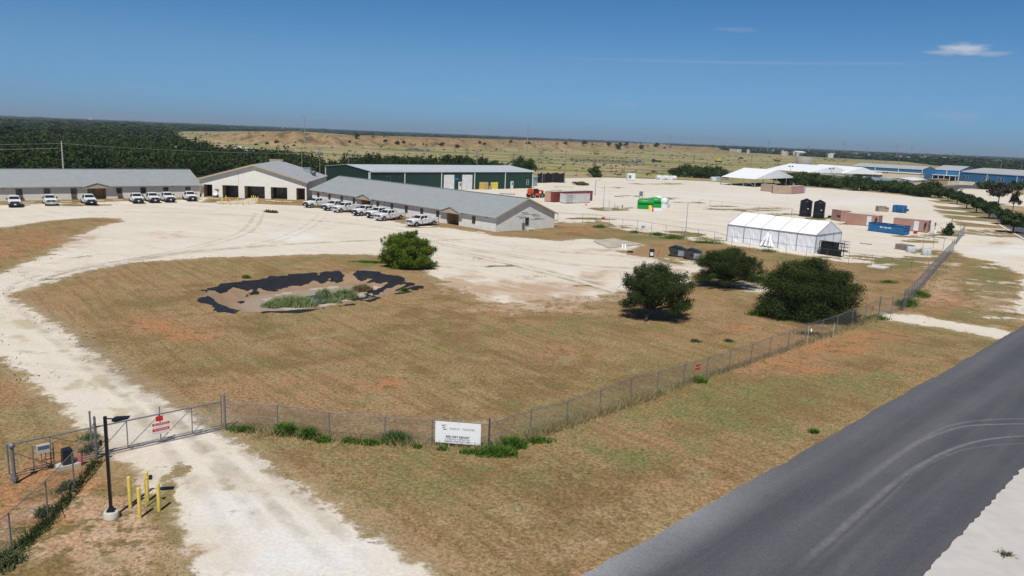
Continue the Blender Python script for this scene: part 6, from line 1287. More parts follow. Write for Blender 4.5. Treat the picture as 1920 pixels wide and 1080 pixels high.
g = G(1221.5, 482); t = thing('wheelie_bin', 'black wheelie bin with white label at the lawn edge', 'bin', tuple(g), D2R(-8)); mb = MB(); mb.rbox((0, 0, .08), (.62, .6, .95), 0, 0, 1.12); mb.build('bin_body', black_plastic, t); mb = MB(); mb.rbox((0, 0, 1.032), (.76, .74, .08)); mb.rbox((0, .3, 1.06), (.6, .12, .1)); mb.build('lid', black_plastic, t); mb = MB(); mb.box(-.22, .22, -.36, -.335, .25, .75); mb.build('label_plate', mat('pale_blue_label', (.55, .62, .70), .5), t)
for s in (-1, 1): mb = MB(); mb.tube((s * .25, .28, .1), (s * .33, .28, .1), .1, n=12); mb.build('wheel', rubber, t)
g = G(1230.5, 478.5); mb = MB(); mb.tube((0, 0, 0), (.3, 0, .35), .04); mb.tube((.3, 0, .35), (.45, 0, .7), .05); mb.tube((.45, 0, .7), (.2, 0, .75), .04); o = mb.build('red_pump', red_sign); o.location = g; tag(o, 'small red pipe fitting beside the wheelie bin', 'pipe')
g = G(1181.5, 473.5); mb = MB(); mb.lathe([(.25, .02), (.42, 0), (.48, .12), (.42, .26), (.25, .24), (.25, .02)], 18); o = mb.build('tyre', rubber); o.location = g; tag(o, 'old black tyre lying on the gravel left of the wheelie bin', 'tyre')
# black racks beside the marquee
for i, (px, py, lb) in enumerate([(1540.5, 477, 'black wire rack beside the marquee end, leftmost'), (1550.5, 478.5, 'black wire rack beside the marquee end, second from the left'), (1559.5, 480, 'black wire rack beside the marquee end, third from the left'), (1570, 481.5, 'open black frame rack beside the marquee end, rightmost')]):
    g = G(px, py); t = thing('black_rack', lb, 'rack', (g[0], g[1], 0), tA, 'black racks beside the marquee'); mb = MB()
    for x in (-.5, .5):
        for y in (0, .9): mb.box(x - .05, x + .05, y - .05, y + .05, 0, 2.15)
    for z in (0.05, 1.0, 2.1): mb.box(-.55, .55, -.05, .95, z, z + .06)
    mb.build('frame', black_plastic, t); mb = MB()
    if i < 3:
        for x in (-.36, -.05, .26): mb.box(x, x + .22, .1, .8, .12, .98); mb.box(x, x + .22, .1, .8, 1.1, 2.0)
    else:
        for x in (-.3, .1): mb.box(x, x + .12, .1, .8, .12, .98)
    mb.build('panel', black_plastic, t)
for i, (px, py) in enumerate([(1576, 471.5), (1583, 472.5)]):
    g = G(px, py); t = thing('wire_trolley', ['grey wire trolley behind the black racks, left', 'grey wire trolley behind the black racks, right'][i], 'trolley', tuple(g), tA); mb = MB()
    for x in (-.45, .45):
        for y in (0, .8): mb.tube((x, y, .1), (x, y, 1.75), .03)
    for z in (.2, .7, 1.2, 1.7): mb.box(-.45, .45, 0, .8, z, z + .03)
    mb.build('frame', alu, t)
    for x in (-.4, .4): mb = MB(); mb.tube((x, -.03, .06), (x, .03, .06), .06, n=8); mb.build('wheel', rubber, t)
# pallets, barrels, slab, rail
a, ang, L_ = frame_px(Q5(950, 1068), Q5(1012, 1078)); t = thing('pallet_stack', 'stack of grey wooden pallets near the rear entrance', 'pallets', (*a, 0), ang)
for k in range(5):
    mb = MB(); z = k * .2; L2_ = 2.6
    for j in range(9): mb.box(L2_ * j / 9, L2_ * j / 9 + .2, 0, 1.6, z + .13, z + .17)
    for y in (.0, .75, 1.5): mb.box(0, L2_ - .1, y, y + .1, z, z + .128)
    mb.build('pallet', mat('pinkish_grey_wood', (.25, .21, .20), .9, 0, .2), t)
for i, (px, py) in enumerate([(1705, 473), (1711, 473.5), (1733, 478), (1740, 478)]):
    g = G(px, py); t = thing('barrel', ['white plastic barrel right of the pallets, leftmost of four', 'white plastic barrel right of the pallets, second', 'white plastic barrel near the fence end, third', 'white plastic barrel nearest the fence end, rightmost'][i], 'barrel', tuple(g), 0, 'white barrels near the rear entrance'); mb = MB(); mb.lathe([(.42, 0), (.48, .15), (.48, .85), (.42, 1.0), (0, 1.02)], 16); mb.build('barrel_body', mat('greyish_white_plastic', (.46, .49, .52), .5), t); mb = MB(); mb.lathe([(.12, 0), (.12, .06), (0, .07)], 10, (0.15, 0, 1.0)); mb.build('cap', black_plastic, t)
a, ang, L_ = frame_px((1625, 501), (1657, 505.5)); t = thing('white_panel', 'flat white slab lying on the weeds beside the inner fence', 'slab', (*a, 0), ang); mb = MB(); mb.box(0, L_, 0, 2.3, .02, .2); mb.build('panel', mat('white_slab', (.60, .58, .55), .8), t)
a, ang, L_ = frame_px((1612, 457), (1634, 459.5)); mb = MB(); mb.box(0, L_, 0, .18, 0, .18); o = mb.build('steel_beam', wood_grey); o.location = (*a, 0); o.rotation_euler = (0, 0, ang); tag(o, 'single grey beam lying on the pale gravel right of the marquee', 'beam')
for px, py, lb, m_ in [(1206, 428, 'small blue grey box on the ground behind the inner fence', mat('bluish_box', (.25, .30, .36), .7)), (1131, 411.5, 'small red and white marker on the ground behind the inner fence', red_sign), (1716, 438.5, 'small red object lying before the right pink container', red_sign), (1345, 338, 'pale blue stack of crates left of the canopy tent', mat('pale_blue_crate', (.30, .40, .48), .7)), (1337, 339, 'low pale stack left of the canopy tent', wht)]:
    g = G(px, py); k = .6 if py > 400 else 2.2; mb = MB(); mb.rbox((0, 0, 0), (k, k * .8, k * .7), .3); mb.rbox((0, 0, k * .7 + .003), (k * .8, k * .6, k * .12), .3); o = mb.build('box', m_); o.location = g; tag(o, lb, 'box')
a, ang, L_ = frame_px(Q5(1230, 975), Q5(1248, 976)); g = G(*Q5(1241, 985)); t = thing('meter_post', 'white meter cabinet on a post beside the rear entrance', 'meter box', tuple(g), 0); mb = MB(); mb.tube((0, 0, 0), (0, 0, 2.8), .07); mb.build('post', galv, t); mb = MB(); mb.box(-.22, .32, -.2, -.08, .9, 1.7); mb.build('cabinet', wht, t); mb = MB(); mb.box(-.12, .12, -.1, .1, 2.5, 3.1); mb.build('lamp_head', galv_dark, t)
for px, py, w_ in [(1000, 365, 0)]: pass
mb = MB()
for k in range(5): mb.rbox((k * .9, 0, .05), (1.2, .3, .15), .3 * k)
o = mb.build('scrap_pile', bark); o.location = G(940, 364); tag(o, 'flat dark scrap timber lying before the green warehouse', 'timber')
mb = MB(); mb.box(-.9, .9, -.1, .1, .3, .38); mb.box(-.8, -.7, -.1, .1, 0, .3); mb.box(.7, .8, -.1, .1, 0, .3); o = mb.build('bench', sign_white); g = G(995, 432.5); o.location = g; o.rotation_euler = (0, 0, ra + math.pi / 2); tag(o, 'low white bench standing against the gable end', 'bench')

# ------------------------------------------------------------------ utility poles
wood_p = mat('pole_wood', (.22, .19, .16), .9, 0, .15, 3); steel_p = mat('pole_steel', (.33, .35, .38), .5, .3)
def pole(base, top_y, label, r=.15, arms=1, m_=None, trans=0, h=None, lamp=False):
    g = G(*base); h = h or height_at(*base, top_y); m_ = m_ or wood_p
    t = thing('utility_pole', label, 'utility pole', tuple(g), D2R(20)); mb = MB(); mb.tube((0, 0, 0), (0, 0, h), r, r * .65, n=8); mb.build('pole', m_, t)
    if arms:
        mb = MB()
        for k in range(arms): mb.box(-1.3, 1.3, -r - .1, -r + .02, h - .6 - .9 * k, h - .45 - .9 * k)
        ca_ = mb.build('crossarm', m_, t); mb = MB()
        for k in range(arms):
            for x in (-1.15, -.4, .4, 1.15): mb.lathe([(.05, 0), (.07, .08), (.03, .18), (0, .2)], 6, (x, -r, h - .45 - .9 * k))
        mb.build('insulator', galv, ca_)
    for k in range(trans):
        mb = MB(); x = (-.62, 0.0, .62)[k]; mb.lathe([(.27, 0), (.30, .05), (.30, 1.0), (.2, 1.08), (0, 1.1)], 12, (x, -.42, h - 2.6)); mb.build('transformer', galv, t)
    if lamp: mb = MB(); mb.tube((0, 0, h - .3), (1.0, -.2, h), .04); mb.box(.9, 1.4, -.35, -.1, h - .05, h + .08); mb.build('lamp_arm', galv, t)
    return t, g, h
pp = []
pp.append(pole((121.5, 353), 265, 'pale bare utility pole rising behind the left bunkhouse roof', .2, 0, mat('pale_pole', (.42, .42, .43), .8)))
pole((566.5, 336), 275, 'utility pole behind the clubhouse, left of the transformer pole', .15)
pole((600, 340), 275, 'utility pole with three transformers behind the clubhouse', .15, 1, None, 3)
pole((653.5, 345), 289, 'plain utility pole behind the right bunkhouse roof', .13, 0)
pole((893.5, 330), 282, 'utility pole with transformers behind the green warehouse', .2, 1, None, 2)
pole((962.5, 322), 287.5, 'short dark utility pole behind the green warehouse', .2, 1, mat('dark_pole', (.04, .04, .045), .9))
pole((972, 311), 277, 'thin pale utility pole just right of the dark pole', .2, 1)
pole((1009.5, 322), 281, 'pale utility pole before the landfill field, left of the taller pair', .2, 1)
pole((1016.5, 343), 281, 'slender pole in the black windbreak, left', .13, 0)
pole((1058, 343), 275, 'stout pole at the right end of the black windbreak', .2, 1)
pole((1115.5, 366), 337, 'yard lamp pole behind the dark red container', .14, 0, steel_p, lamp=True)
pole((1131, 391), 345, 'slim leaning pole beside the valve station', .07, 0, steel_p)
pole((1285.5, 436), 379, 'slim pole beside the left end of the marquee', .07, 0, steel_p)
pole((1170, 332.5), 286, 'pale utility pole at the far fence of the gravel yard', .16, 1)
pole((1300.5, 313), 291, 'utility pole with a transformer bank behind the bushes', .2, 1, None, 2)
pole((1324.5, 318), 299, 'short dark pole behind the round bushes', .2, 0, mat('dark_pole', (.04, .04, .045)))
pole((1407.5, 316), 289, 'utility pole behind the open canopy tent', .22, 1)
pole((1496.5, 303), 288, 'utility pole left of the round grey tank', .25, 1)
pole((1571, 310), 293, 'utility pole just right of the round grey tank', .25, 1)
pole((1635.5, 307), 296, 'utility pole behind the left end of the blue warehouse', .25, 1)
pole((1650, 307), 297, 'utility pole above the long blue warehouse, middle', .25, 1)
pole((1684, 309), 289.5, 'utility pole above the right end of the long blue warehouse', .28, 1)
pole((1875.5, 320), 303, 'utility pole behind the rightmost blue warehouse, left', .28, 1)
pole((1913.5, 324), 303, 'utility pole behind the rightmost blue warehouse, right', .28, 1)
def light_mast(base, top_y, label):
    g = G(*base); h = height_at(*base, top_y); t = thing('light_mast', label, 'lamp post', tuple(g), D2R(10)); mb = MB(); mb.tube((0, 0, 0), (0, 0, h), .12, .08, n=6); mb.build('pole', steel_p, t)
    for s in (-1, 1): mb = MB(); mb.box(s * .9 - .3, s * .9 + .3, -.3, .2, h - .1, h + .5); mb.build('lamp_head', black_plastic, t)
    mb = MB(); mb.box(-.9, .9, -.05, .05, h - .05, h + .05); mb.build('crossarm', steel_p, t)
light_mast((1480, 338), 312.5, 'twin headed light mast before the left tent roof'); light_mast((1556, 344), 317, 'twin headed light mast before the right tent roof'); light_mast((1656.5, 350), 324.5, 'twin headed light mast behind the hedge')
def lattice(base, top_y, label, w_=2.2, arms=3):
    g = G(*base); h = height_at(*base, top_y) if top_y > horizon_y(base[0]) + 1 else 0
    d = g[1]; h = H + (horizon_y(base[0]) - top_y) / F * d if h == 0 else h
    t = thing('transmission_tower', label, 'pylon', tuple(g), .4); mb = MB(); k = max(.10, d * .00022)
    mb.tube((0, 0, 0), (0, 0, h), k * 2.2, k, n=6); mb.build('mast', steel_p, t); mb = MB()
    for i in range(arms): z = h * (.96 - .08 * i); mb.box(-w_, w_, -k * .8, k * .8, z - k, z + k)
    mb.build('crossarm', steel_p, t)
lattice((571.5, 277), 216, 'tall steel transmission pole above the spoil bank, left', 2.4); lattice((988.5, 283), 235, 'tall steel transmission pole above the spoil bank, middle', 3); lattice((1253.5, 289), 251, 'tall steel transmission pole at the right end of the spoil bank', 4)
lattice((1438.7, 288), 262, 'faint tall transmission pole left of the pink brown shed', 4); lattice((1581, 293.5), 266, 'tall transmission pole beyond the round tank', 4); lattice((1680, 297), 271, 'tall transmission pole beyond the long blue warehouse', 4); lattice((1707, 298), 275, 'faint transmission pole right of the taller one beyond the warehouse', 3)
lattice((1785, 300.5), 285, 'transmission pole above the middle blue warehouse', 3); lattice((1832, 303), 292, 'short transmission pole above the right blue warehouse', 2); lattice((1515, 291), 273, 'faint transmission pole right of the pink brown shed', 3); lattice((1562, 292), 281, 'short pale pole right of the faint one on the horizon', 2); lattice((1614, 294), 283, 'short pale pole on the far horizon above the tents', 2)
lattice((1626, 294.5), 275, 'slim pale mast between two short poles on the horizon', 1.5, 1)
# overhead wires from the left pole
def wire(a, b, sag, label, r_=.02):
    mb = MB(); a = Vector(a); b = Vector(b); n = 14; prev = None
    for i in range(n + 1):
        u = i / n; q = a.lerp(b, u); q.z -= sag * 4 * u * (1 - u)
        if prev is not None: mb.tube(prev, q, r_, n=4, caps=False)
        prev = q
    o = mb.build('overhead_wire', mat('pale_wire', (.4, .4, .4), .6)); tag(o, label, 'wire')
p0, h0 = pp[0][1], pp[0][2]
wire((p0[0], p0[1], h0 - .5), (p0[0] - 75, p0[1] - 60, h0 - .6), 1.2, 'overhead wire running left from the pole behind the left bunkhouse, upper', .025)
wire((p0[0], p0[1], h0 - .5), (p0[0] + 75, p0[1] + 75, h0 - .6), 1.5, 'overhead wire running right from the pole behind the left bunkhouse', .025)
wire((p0[0] - .5, p0[1], h0 - 1.6), (p0[0] - 75, p0[1] - 60, h0 - 2.2), 1.2, 'overhead wire running left from the pole behind the left bunkhouse, lower', .035)

# ------------------------------------------------------------------ far machines and scrap
def machine(px, py, label, m_, kind, s=1.0, ang=0.2):
    g = G(px, py); t = thing(kind, label, kind.replace('_', ' '), tuple(g), ang); mb = MB(); mb.box(-2.2 * s, 2.2 * s, -1.4 * s, -.8 * s, 0, 1.0 * s); mb.box(-2.2 * s, 2.2 * s, .8 * s, 1.4 * s, 0, 1.0 * s); mb.build('track', rubber, t)
    mb = MB(); mb.box(-2.0 * s, 1.6 * s, -1.0 * s, 1.0 * s, .8 * s, 1.9 * s); mb.build('body', m_, t); mb = MB(); mb.box(-.8 * s, .5 * s, -.8 * s, .8 * s, 1.9 * s, 3.1 * s); mb.build('cab', m_, t)
    mb = MB()
    if kind == 'excavator': mb.tube((1.2 * s, 0, 1.8 * s), (3.4 * s, 0, 3.2 * s), .25 * s); mb.tube((3.4 * s, 0, 3.2 * s), (4.4 * s, 0, 1.0 * s), .2 * s)
    else: mb.box(2.4 * s, 2.7 * s, -1.6 * s, 1.6 * s, .1 * s, 1.5 * s); mb.box(1.2 * s, 2.4 * s, -1.2 * s, -1.0 * s, .4 * s, .7 * s); mb.box(1.2 * s, 2.4 * s, 1.0 * s, 1.2 * s, .4 * s, .7 * s)
    mb.build('arm', m_, t)
catm = mat('machine_ochre', (.40, .22, .05), .6)
machine(1118, 289.5, 'small brown bulldozer working before the spoil bank', catm, 'bulldozer', 1.2)
machine(1347, 304, 'yellow topped compactor on the landfill field', mat('machine_yellow', (.55, .48, .03), .5), 'bulldozer', 1.3); machine(1457.5, 302.5, 'ochre excavator on the landfill field left of the round tank', catm, 'excavator', 1.4)
g = G(1389, 298); t = thing('dark_truck', 'small black vehicle far off on the landfill field', 'car', tuple(g), .1); mb = MB(); mb.box(-3.2, 3.2, -1, 1, .5, 1.5); mb.box(-1.2, 2, -.9, .9, 1.5, 2.3); mb.build('body', black_plastic, t)
for x in (-2, 2): mb = MB(); mb.tube((x, -1.05, .5), (x, 1.05, .5), .5, n=10); mb.build('wheel', rubber, t)
g = G(1231, 304.5); t = thing('dark_truck', 'black vehicle beside the rubbish heap on the landfill field', 'car', tuple(g), -.4); mb = MB(); mb.box(-4, 4, -1, 1, .5, 1.7); mb.box(-3.8, -1.5, -.9, .9, 1.7, 2.7); mb.build('body', black_plastic, t)
for x in (-2.6, 2.6): mb = MB(); mb.tube((x, -1.05, .5), (x, 1.05, .5), .5, n=10); mb.build('wheel', rubber, t)
def heap(px, py, wpx, label, cols, seed, n=240, hgt=2.0):
    rs = np.random.RandomState(seed); g = G(px, py); W_ = wpx / F * g[1] / 2; vs = []; fs = []; tone = []
    for k in range(n):
        x = rs.uniform(-1, 1) * W_; y = rs.uniform(-1, 1) * W_ * .5; z = hgt * max(0, 1 - (x / W_) ** 2) * max(0, 1 - (y / W_ / .5) ** 2) * rs.rand(); s_ = rs.uniform(.3, 1.0); c = np.array([x, y, z]) + g; a = rs.randn(3, 3); q, _ = np.linalg.qr(a)
        b = len(vs)
        for i in (-1, 1):
            for j in (-1, 1): vs.append(c + q[0] * i * s_ + q[1] * j * s_ * .6 + [0, 0, .4])
        fs.append((b, b + 1, b + 3, b + 2)); tone += [rs.rand()] * 4
    o = npmesh('rubbish_heap', vs, fs, leafmat('rubbish_mix' + str(seed), *cols, scale=.3, trans=0), tone=tone); tag(o, label, 'rubbish heap', kind='stuff')
heap(785, 282.5, 50, 'grey and brown rubbish heap at the foot of the spoil bank', ((.10, .07, .06), (.42, .40, .42)), 1, 300, 2.2); heap(1194, 305, 24, 'pale rubbish heap on the landfill field beside a black vehicle', ((.16, .16, .22), (.62, .60, .62)), 2, 260, 2.4)
heap(1130, 303, 130, 'line of scattered rubbish along the landfill terrace', ((.10, .08, .05), (.34, .29, .25)), 3, 420, 1.2)
for i, (px, py, c) in enumerate([(328, 294, 'w'), (335, 296, 'r'), (362, 296, 'w'), (376, 296, 'w'), (397, 297, 'r'), (408, 296.5, 't'), (418, 296, 't'), (448, 297, 'w'), (467, 297.5, 'w'), (480, 297, 'w')]):
    g = G(px, py); m_ = {'w': white_paint, 'r': mat('scrap_red', (.25, .02, .02), .5), 't': mat('scrap_tan', (.45, .33, .27), .8)}[c]; t = thing('parked_car', ['tiny %s vehicle in the clearing of the woods' % {'w': 'white', 'r': 'dark red', 't': 'tan'}[c]][0], 'car', (g[0], g[1], gz(g[0], g[1])), .5 * i, 'vehicles in the clearing behind the bunkhouse')
    mb = MB(); mb.box(-2.6, 2.6, -1.1, 1.1, .4, 1.3); mb.box(-1.4, 1.4, -1.0, 1.0, 1.3, 2.1); mb.build('body', m_, t)

# ------------------------------------------------------------------ vegetation
leaf_mesq = leafmat('mesquite_leaves', (.012, .024, .009), (.080, .112, .036), .55, .25)
leaf_bright = leafmat('bright_leaves', (.03, .065, .010), (.20, .28, .04), 1.2, .3)
leaf_dark = leafmat('dark_leaves', (.010, .018, .008), (.035, .060, .020), 1.0, .15)
leaf_weed = leafmat('weed_leaves', (.04, .09, .015), (.13, .24, .04), 2, .3)
leaf_reed = leafmat('reed_blades', (.15, .20, .08), (.36, .42, .20), 2, .3)
leaf_oak = leafmat('oak_leaves', (.014, .028, .010), (.070, .100, .032), .8, .2)
leaf_hedge = leafmat('hedge_leaves', (.018, .034, .010), (.085, .120, .032), .35, .2)
leaf_wood = leafmat('woodland_leaves', (.007, .015, .006), (.064, .092, .027), .045, .1)
grass_blades = leafmat('dry_grass', (.22, .185, .08), (.50, .42, .24), .7, .3)

def leaf_cloud(rs, blobs, n, size, droop=.2, elong=1.8, shell=2.2, up=.35):
    """leaf sprays scattered through a set of ellipsoids; returns verts, quads, tone"""
    B = np.array(blobs, float); vol = B[:, 3] * B[:, 4] * B[:, 5]; pick = rs.choice(len(B), n, p=(vol ** .75) / (vol ** .75).sum())
    d = rs.randn(n, 3); d /= np.linalg.norm(d, axis=1)[:, None]; r = rs.rand(n) ** (1 / shell); r *= 1 + .10 * rs.randn(n); r = np.where(rs.rand(n) < .07, r * 1.3, r)
    c = B[pick, :3] + d * r[:, None] * B[pick, 3:6]
    nn = d * .7 + rs.randn(n, 3) * .6; nn[:, 2] += up; nn /= np.linalg.norm(nn, axis=1)[:, None]
    a = np.cross(nn, rs.randn(n, 3)); a /= np.linalg.norm(a, axis=1)[:, None]; a[:, 2] -= droop; b = np.cross(nn, a)
    s = size * rs.uniform(.5, 1.5, n)[:, None]; a = a * s * elong; b = b * s
    v = np.stack([c - a - b * .3, c - b + a * .2, c + a + b * .2, c + b - a * .1], 1).reshape(-1, 3)
    return v, np.arange(4 * n).reshape(-1, 4), np.repeat(rs.rand(n), 4)
def limbs(mb, rs, base, tips, r0, bend=.25):
    for tp in tips:
        p = Vector(base); q = Vector(tp); prev = p; r = r0; n = 4
        for k in range(1, n + 1):
            u = k / n; nx = p.lerp(q, u) + Vector((rs.uniform(-1, 1), rs.uniform(-1, 1), rs.uniform(-.3, .5))) * bend * (1 if k < n else 0) * (q - p).length * .25; r2 = r0 * (1 - .75 * u); mb.tube(prev, nx, r, r2, n=6); prev = nx; r = r2
def lobes(rs, cx, cy, z0, w, d, h, n, flat=.8):
    fine_ = n > 24
    out_ = [(cx, cy, z0 + h * .42, w * .30, d * .30, h * .34)]
    for k in range(n):
        t = 2 * math.pi * (k + rs.uniform(-.3, .3)) / n * 2.4; u = math.sqrt((k + .5) / n); rr_ = rs.uniform(.16, .25) if not fine_ else rs.uniform(.085, .155)
        x = cx + math.cos(t) * u * w * .36; y = cy + math.sin(t) * u * d * .36; top = z0 + h * (1 - .42 * u * u) - rr_ * h * .6; low = z0 + h * (.22 if n < 24 else .12)
        z = rs.uniform(low, top) if k % 3 else top
        out_.append((x, y, z, w * rr_ * .85, d * rr_ * .85, h * rr_ * .9))
    return out_
def tree(name, label, px, py, w, h, z0, leafm, n, size, seed, cat='tree', group=None, nl=18, trunk_r=.14, stems=4, elong=1.8, shell=2.2, d=None, off=(0, 0), loc=None, droop=.2):
    rs = np.random.RandomState(seed); rp = random.Random(seed); g = G(px, py) if loc is None else np.array(loc); t = thing(name, label, cat, (g[0], g[1], gz(g[0], g[1])), 0, group)
    B = lobes(rp, off[0], off[1], z0, w, d or w, h - z0, nl)
    if n > 20000:
        for _ in range(70):
            b0 = B[rp.randrange(1, nl)]; dx, dy = b0[0] - off[0], b0[1] - off[1]; ln = math.hypot(dx, dy) + .1; k = rp.uniform(.25, .7); r_ = rp.uniform(.10, .22)
            B.append((b0[0] + dx / ln * k, b0[1] + dy / ln * k, min(h * 1.06, b0[2] + rp.uniform(-.2, .9) * k), r_ * 1.6, r_ * 1.6, r_ * 2.2))
    v, q, tn = leaf_cloud(rs, B, n, size, elong=elong, shell=shell, droop=droop); v[:, 2] = np.maximum(v[:, 2], .03)
    npmesh('crown', v, q, leafm, t, tone=tn)
    mb = MB(); tips = [B[i][:3] for i in range(1, len(B), max(1, len(B) // (stems * 2)))]
    fork = (off[0] * .3, off[1] * .3, max(.3, z0 + (h - z0) * .1)); mb.tube((0, 0, -.1), fork, trunk_r * 1.25, trunk_r, n=8); limbs(mb, rp, fork, tips, trunk_r * .7); mb.build('trunk', mat('dark_bark', (.045, .036, .028), .95, 0, .3, 6), t); return t
tree('mesquite_tree', 'dark green tree on thin stems in the lawn, left of the three beside the fence', 1210, 603, 9.0, 5.3, .5, leaf_mesq, 62000, .030, 1, nl=60, trunk_r=.13, stems=6, off=(1.0, 1.2), d=6.8, shell=2.6)
tree('mesquite_tree', 'dark spreading tree with visible trunk behind the other two near the fence', 1367, 541, 10.4, 4.5, .4, leaf_mesq, 66000, .030, 2, nl=64, trunk_r=.2, stems=6, off=(-.2, .5), d=7.4, shell=2.6)
tree('mesquite_shrub', 'very large dense dark shrub nearest the chain link fence', 1514, 600, 13.0, 5.9, -.5, leaf_mesq, 120000, .034, 3, cat='shrub', nl=110, trunk_r=.14, stems=8, off=(.2, 1.0), d=8.5, shell=2.4)
tree('willow_shrub', 'bright green feathery shrub at the edge of the gravel yard beside the pond', 757, 505, 9.0, 4.5, -.4, leaf_bright, 62000, .028, 4, cat='shrub', nl=60, trunk_r=.12, stems=8, off=(.2, 1.2), d=6.0, shell=2.0, elong=3.0, droop=-.4)
# row of small oaks along the curving road
oaks = [(1766, 372, 6), (1777, 377, 6.5), (1794, 383, 7), (1812, 391, 7.5), (1830, 399, 7.5), (1854, 409.5, 7.6), (1881, 421, 5.6), (1899, 437, 7.6)]
onm = ['farthest, at the dark bush', 'second from the far end', 'third from the far end', 'fourth from the far end', 'fifth from the far end', 'third nearest', 'small, second nearest', 'nearest to the camera']
for i, (px, py, w) in enumerate(oaks): tree('oak_tree', 'round dark tree in the row by the curving road, ' + onm[i], px, py, w * .84, 4.4 if w > 6 else 3.8, 1.2, leaf_oak, 3200, .15, 20 + i, group='row of small trees along the curving road', nl=14, trunk_r=.14, stems=3)
tree('oak_tree', 'loose spreading tree on the grass strip across the curving road', 1871.5, 383, 9.5, 7.5, 2.4, leafmat('reddish_oak', (.025, .025, .015), (.075, .075, .04), .8, .1), 1900, .24, 40, nl=16, trunk_r=.16, stems=5)
tree('young_tree', 'thin half bare young tree right of the spreading tree across the road', 1898.5, 396, 4.2, 6.8, 1.6, leafmat('reddish_oak', (.025, .025, .015), (.075, .075, .04)), 420, .2, 41, nl=9, trunk_r=.1, stems=4)
tree('round_shrub', 'wide dark round shrub pair on the verge before the rightmost blue warehouse', 1851, 355, 14, 4.2, 0, leaf_oak, 800, .42, 42, cat='shrub', nl=10)
tree('round_shrub', 'small dark round shrub on the far verge, left of two at the right edge', 1896, 356, 6.5, 4.6, 0, leaf_oak, 500, .4, 43, cat='shrub', nl=8); tree('round_shrub', 'small dark round shrub on the far verge, right of two at the right edge', 1910.5, 357, 6.0, 4.2, 0, leaf_oak, 500, .4, 44, cat='shrub', nl=8)
tree('young_tree', 'broken young tree with grey stub beside the rear entrance fence', 1776, 441, 3.0, 2.6, .1, leaf_oak, 500, .14, 45, nl=7, trunk_r=.14)
g = G(1775, 441); mb = MB(); mb.tube((0, 0, 0), (.7, .2, 2.4), .16, .1); mb.tube((.7, .2, 2.4), (.9, .2, 3.6), .1, .08); mb.tube((0, 0, .2), (-1.5, 0, 1.6), .13, .07); o = mb.build('dead_limb', wood_grey); o.location = g; tag(o, 'grey broken dead limb standing in the young tree by the rear entrance', 'dead tree')
# hedge of big bushes behind the rear yard
hd = [(1478, 347, 30, 5.5), (1500, 348, 26, 6.2), (1523, 349, 26, 6.0), (1548, 351, 24, 5.0), (1573, 353, 24, 4.6), (1600, 357, 22, 6.5), (1622, 357, 18, 5.5), (1645, 358.5, 16, 4.6), (1670, 361, 18, 5.0), (1692, 363, 18, 5.0), (1712, 366, 14, 4.0), (1742, 370, 21, 6.4), (1726, 369, 13, 4.4)]
for i, (px, py, w, h) in enumerate(hd):
    w = w * .62
    tree('hedge_bush', 'big green bush in the hedge behind the yard, ' + ['leftmost, by the canopy tent', 'second from the canopy tent', 'third from the canopy tent', 'below the left tent roof', 'below the right tent roof', 'bright one standing proud in the middle', 'just right of the bright one', 'low one at a gap', 'before the flat cream building', 'left of the white roofed shed', 'low one before the white roofed shed', 'rightmost and roundest at the road', 'low one left of the rightmost'][i], px, py, w, h, -.3, leaf_hedge, 3600, .19, 50 + i, cat='bush', group='hedge behind the gravel yard', nl=14, trunk_r=.2, stems=3, d=9)
bs = [(1268, 331, 10, 4.5), (1285, 332, 13, 6.3), (1303, 333, 12, 5.6), (1322, 334.5, 13, 6.0), (1343, 335.5, 13, 6.2)]
for i, (px, py, w, h) in enumerate(bs): tree('round_bush', 'dark round bush in the clump left of the canopy tent, ' + ['leftmost', 'second', 'middle', 'fourth', 'rightmost'][i], px, py, w, h, -.3, leaf_hedge, 3200, .19, 70 + i, cat='bush', group='bush clump left of the canopy tent', nl=14, trunk_r=.2, stems=3, d=9)
for i, (px, py, w, h, lb) in enumerate([(1114, 332, 8, 5, 'lone dark bush on the verge behind the electrical box'), (1088, 347, 7, 1.2, 'low flat weed patch in the gravel right of the windbreak'), (1043, 340, 5, 3, 'dark bush against the right end of the windbreak'), (972, 318, 11, 7, 'bush behind the right end of the green warehouse'), (990, 326, 10, 7, 'bush rising behind the green warehouse corner'), (908, 314, 9, 5, 'thin bush above the green warehouse roof'), (925, 315, 13, 4, 'low bush above the green warehouse roof'), (857, 318, 11, 6.5, 'round dark tree above the green warehouse roof, left'), (872, 318, 12, 6, 'round dark tree above the green warehouse roof, right'), (838, 318, 8, 7, 'dark tree above the green warehouse roof, tallest'), (508, 398.5, 3.4, .35, 'small green weed patch in the pale yard before the clubhouse')]):
    tree('bush' if i != 10 else 'weed_patch', lb, px, py, w, h, -.3 if h > 2 else -.1, leaf_hedge if i not in (1, 10) else leafmat('olive_weed', (.06, .07, .02), (.15, .15, .05), 1.5), 1800 if i != 10 else 260, .2 if h > 2 else .16, 80 + i, cat='bush' if i not in (1, 10) else 'weeds', nl=10, trunk_r=.1 if h > 2 else .02, stems=3, d=None if i != 10 else 1.4)
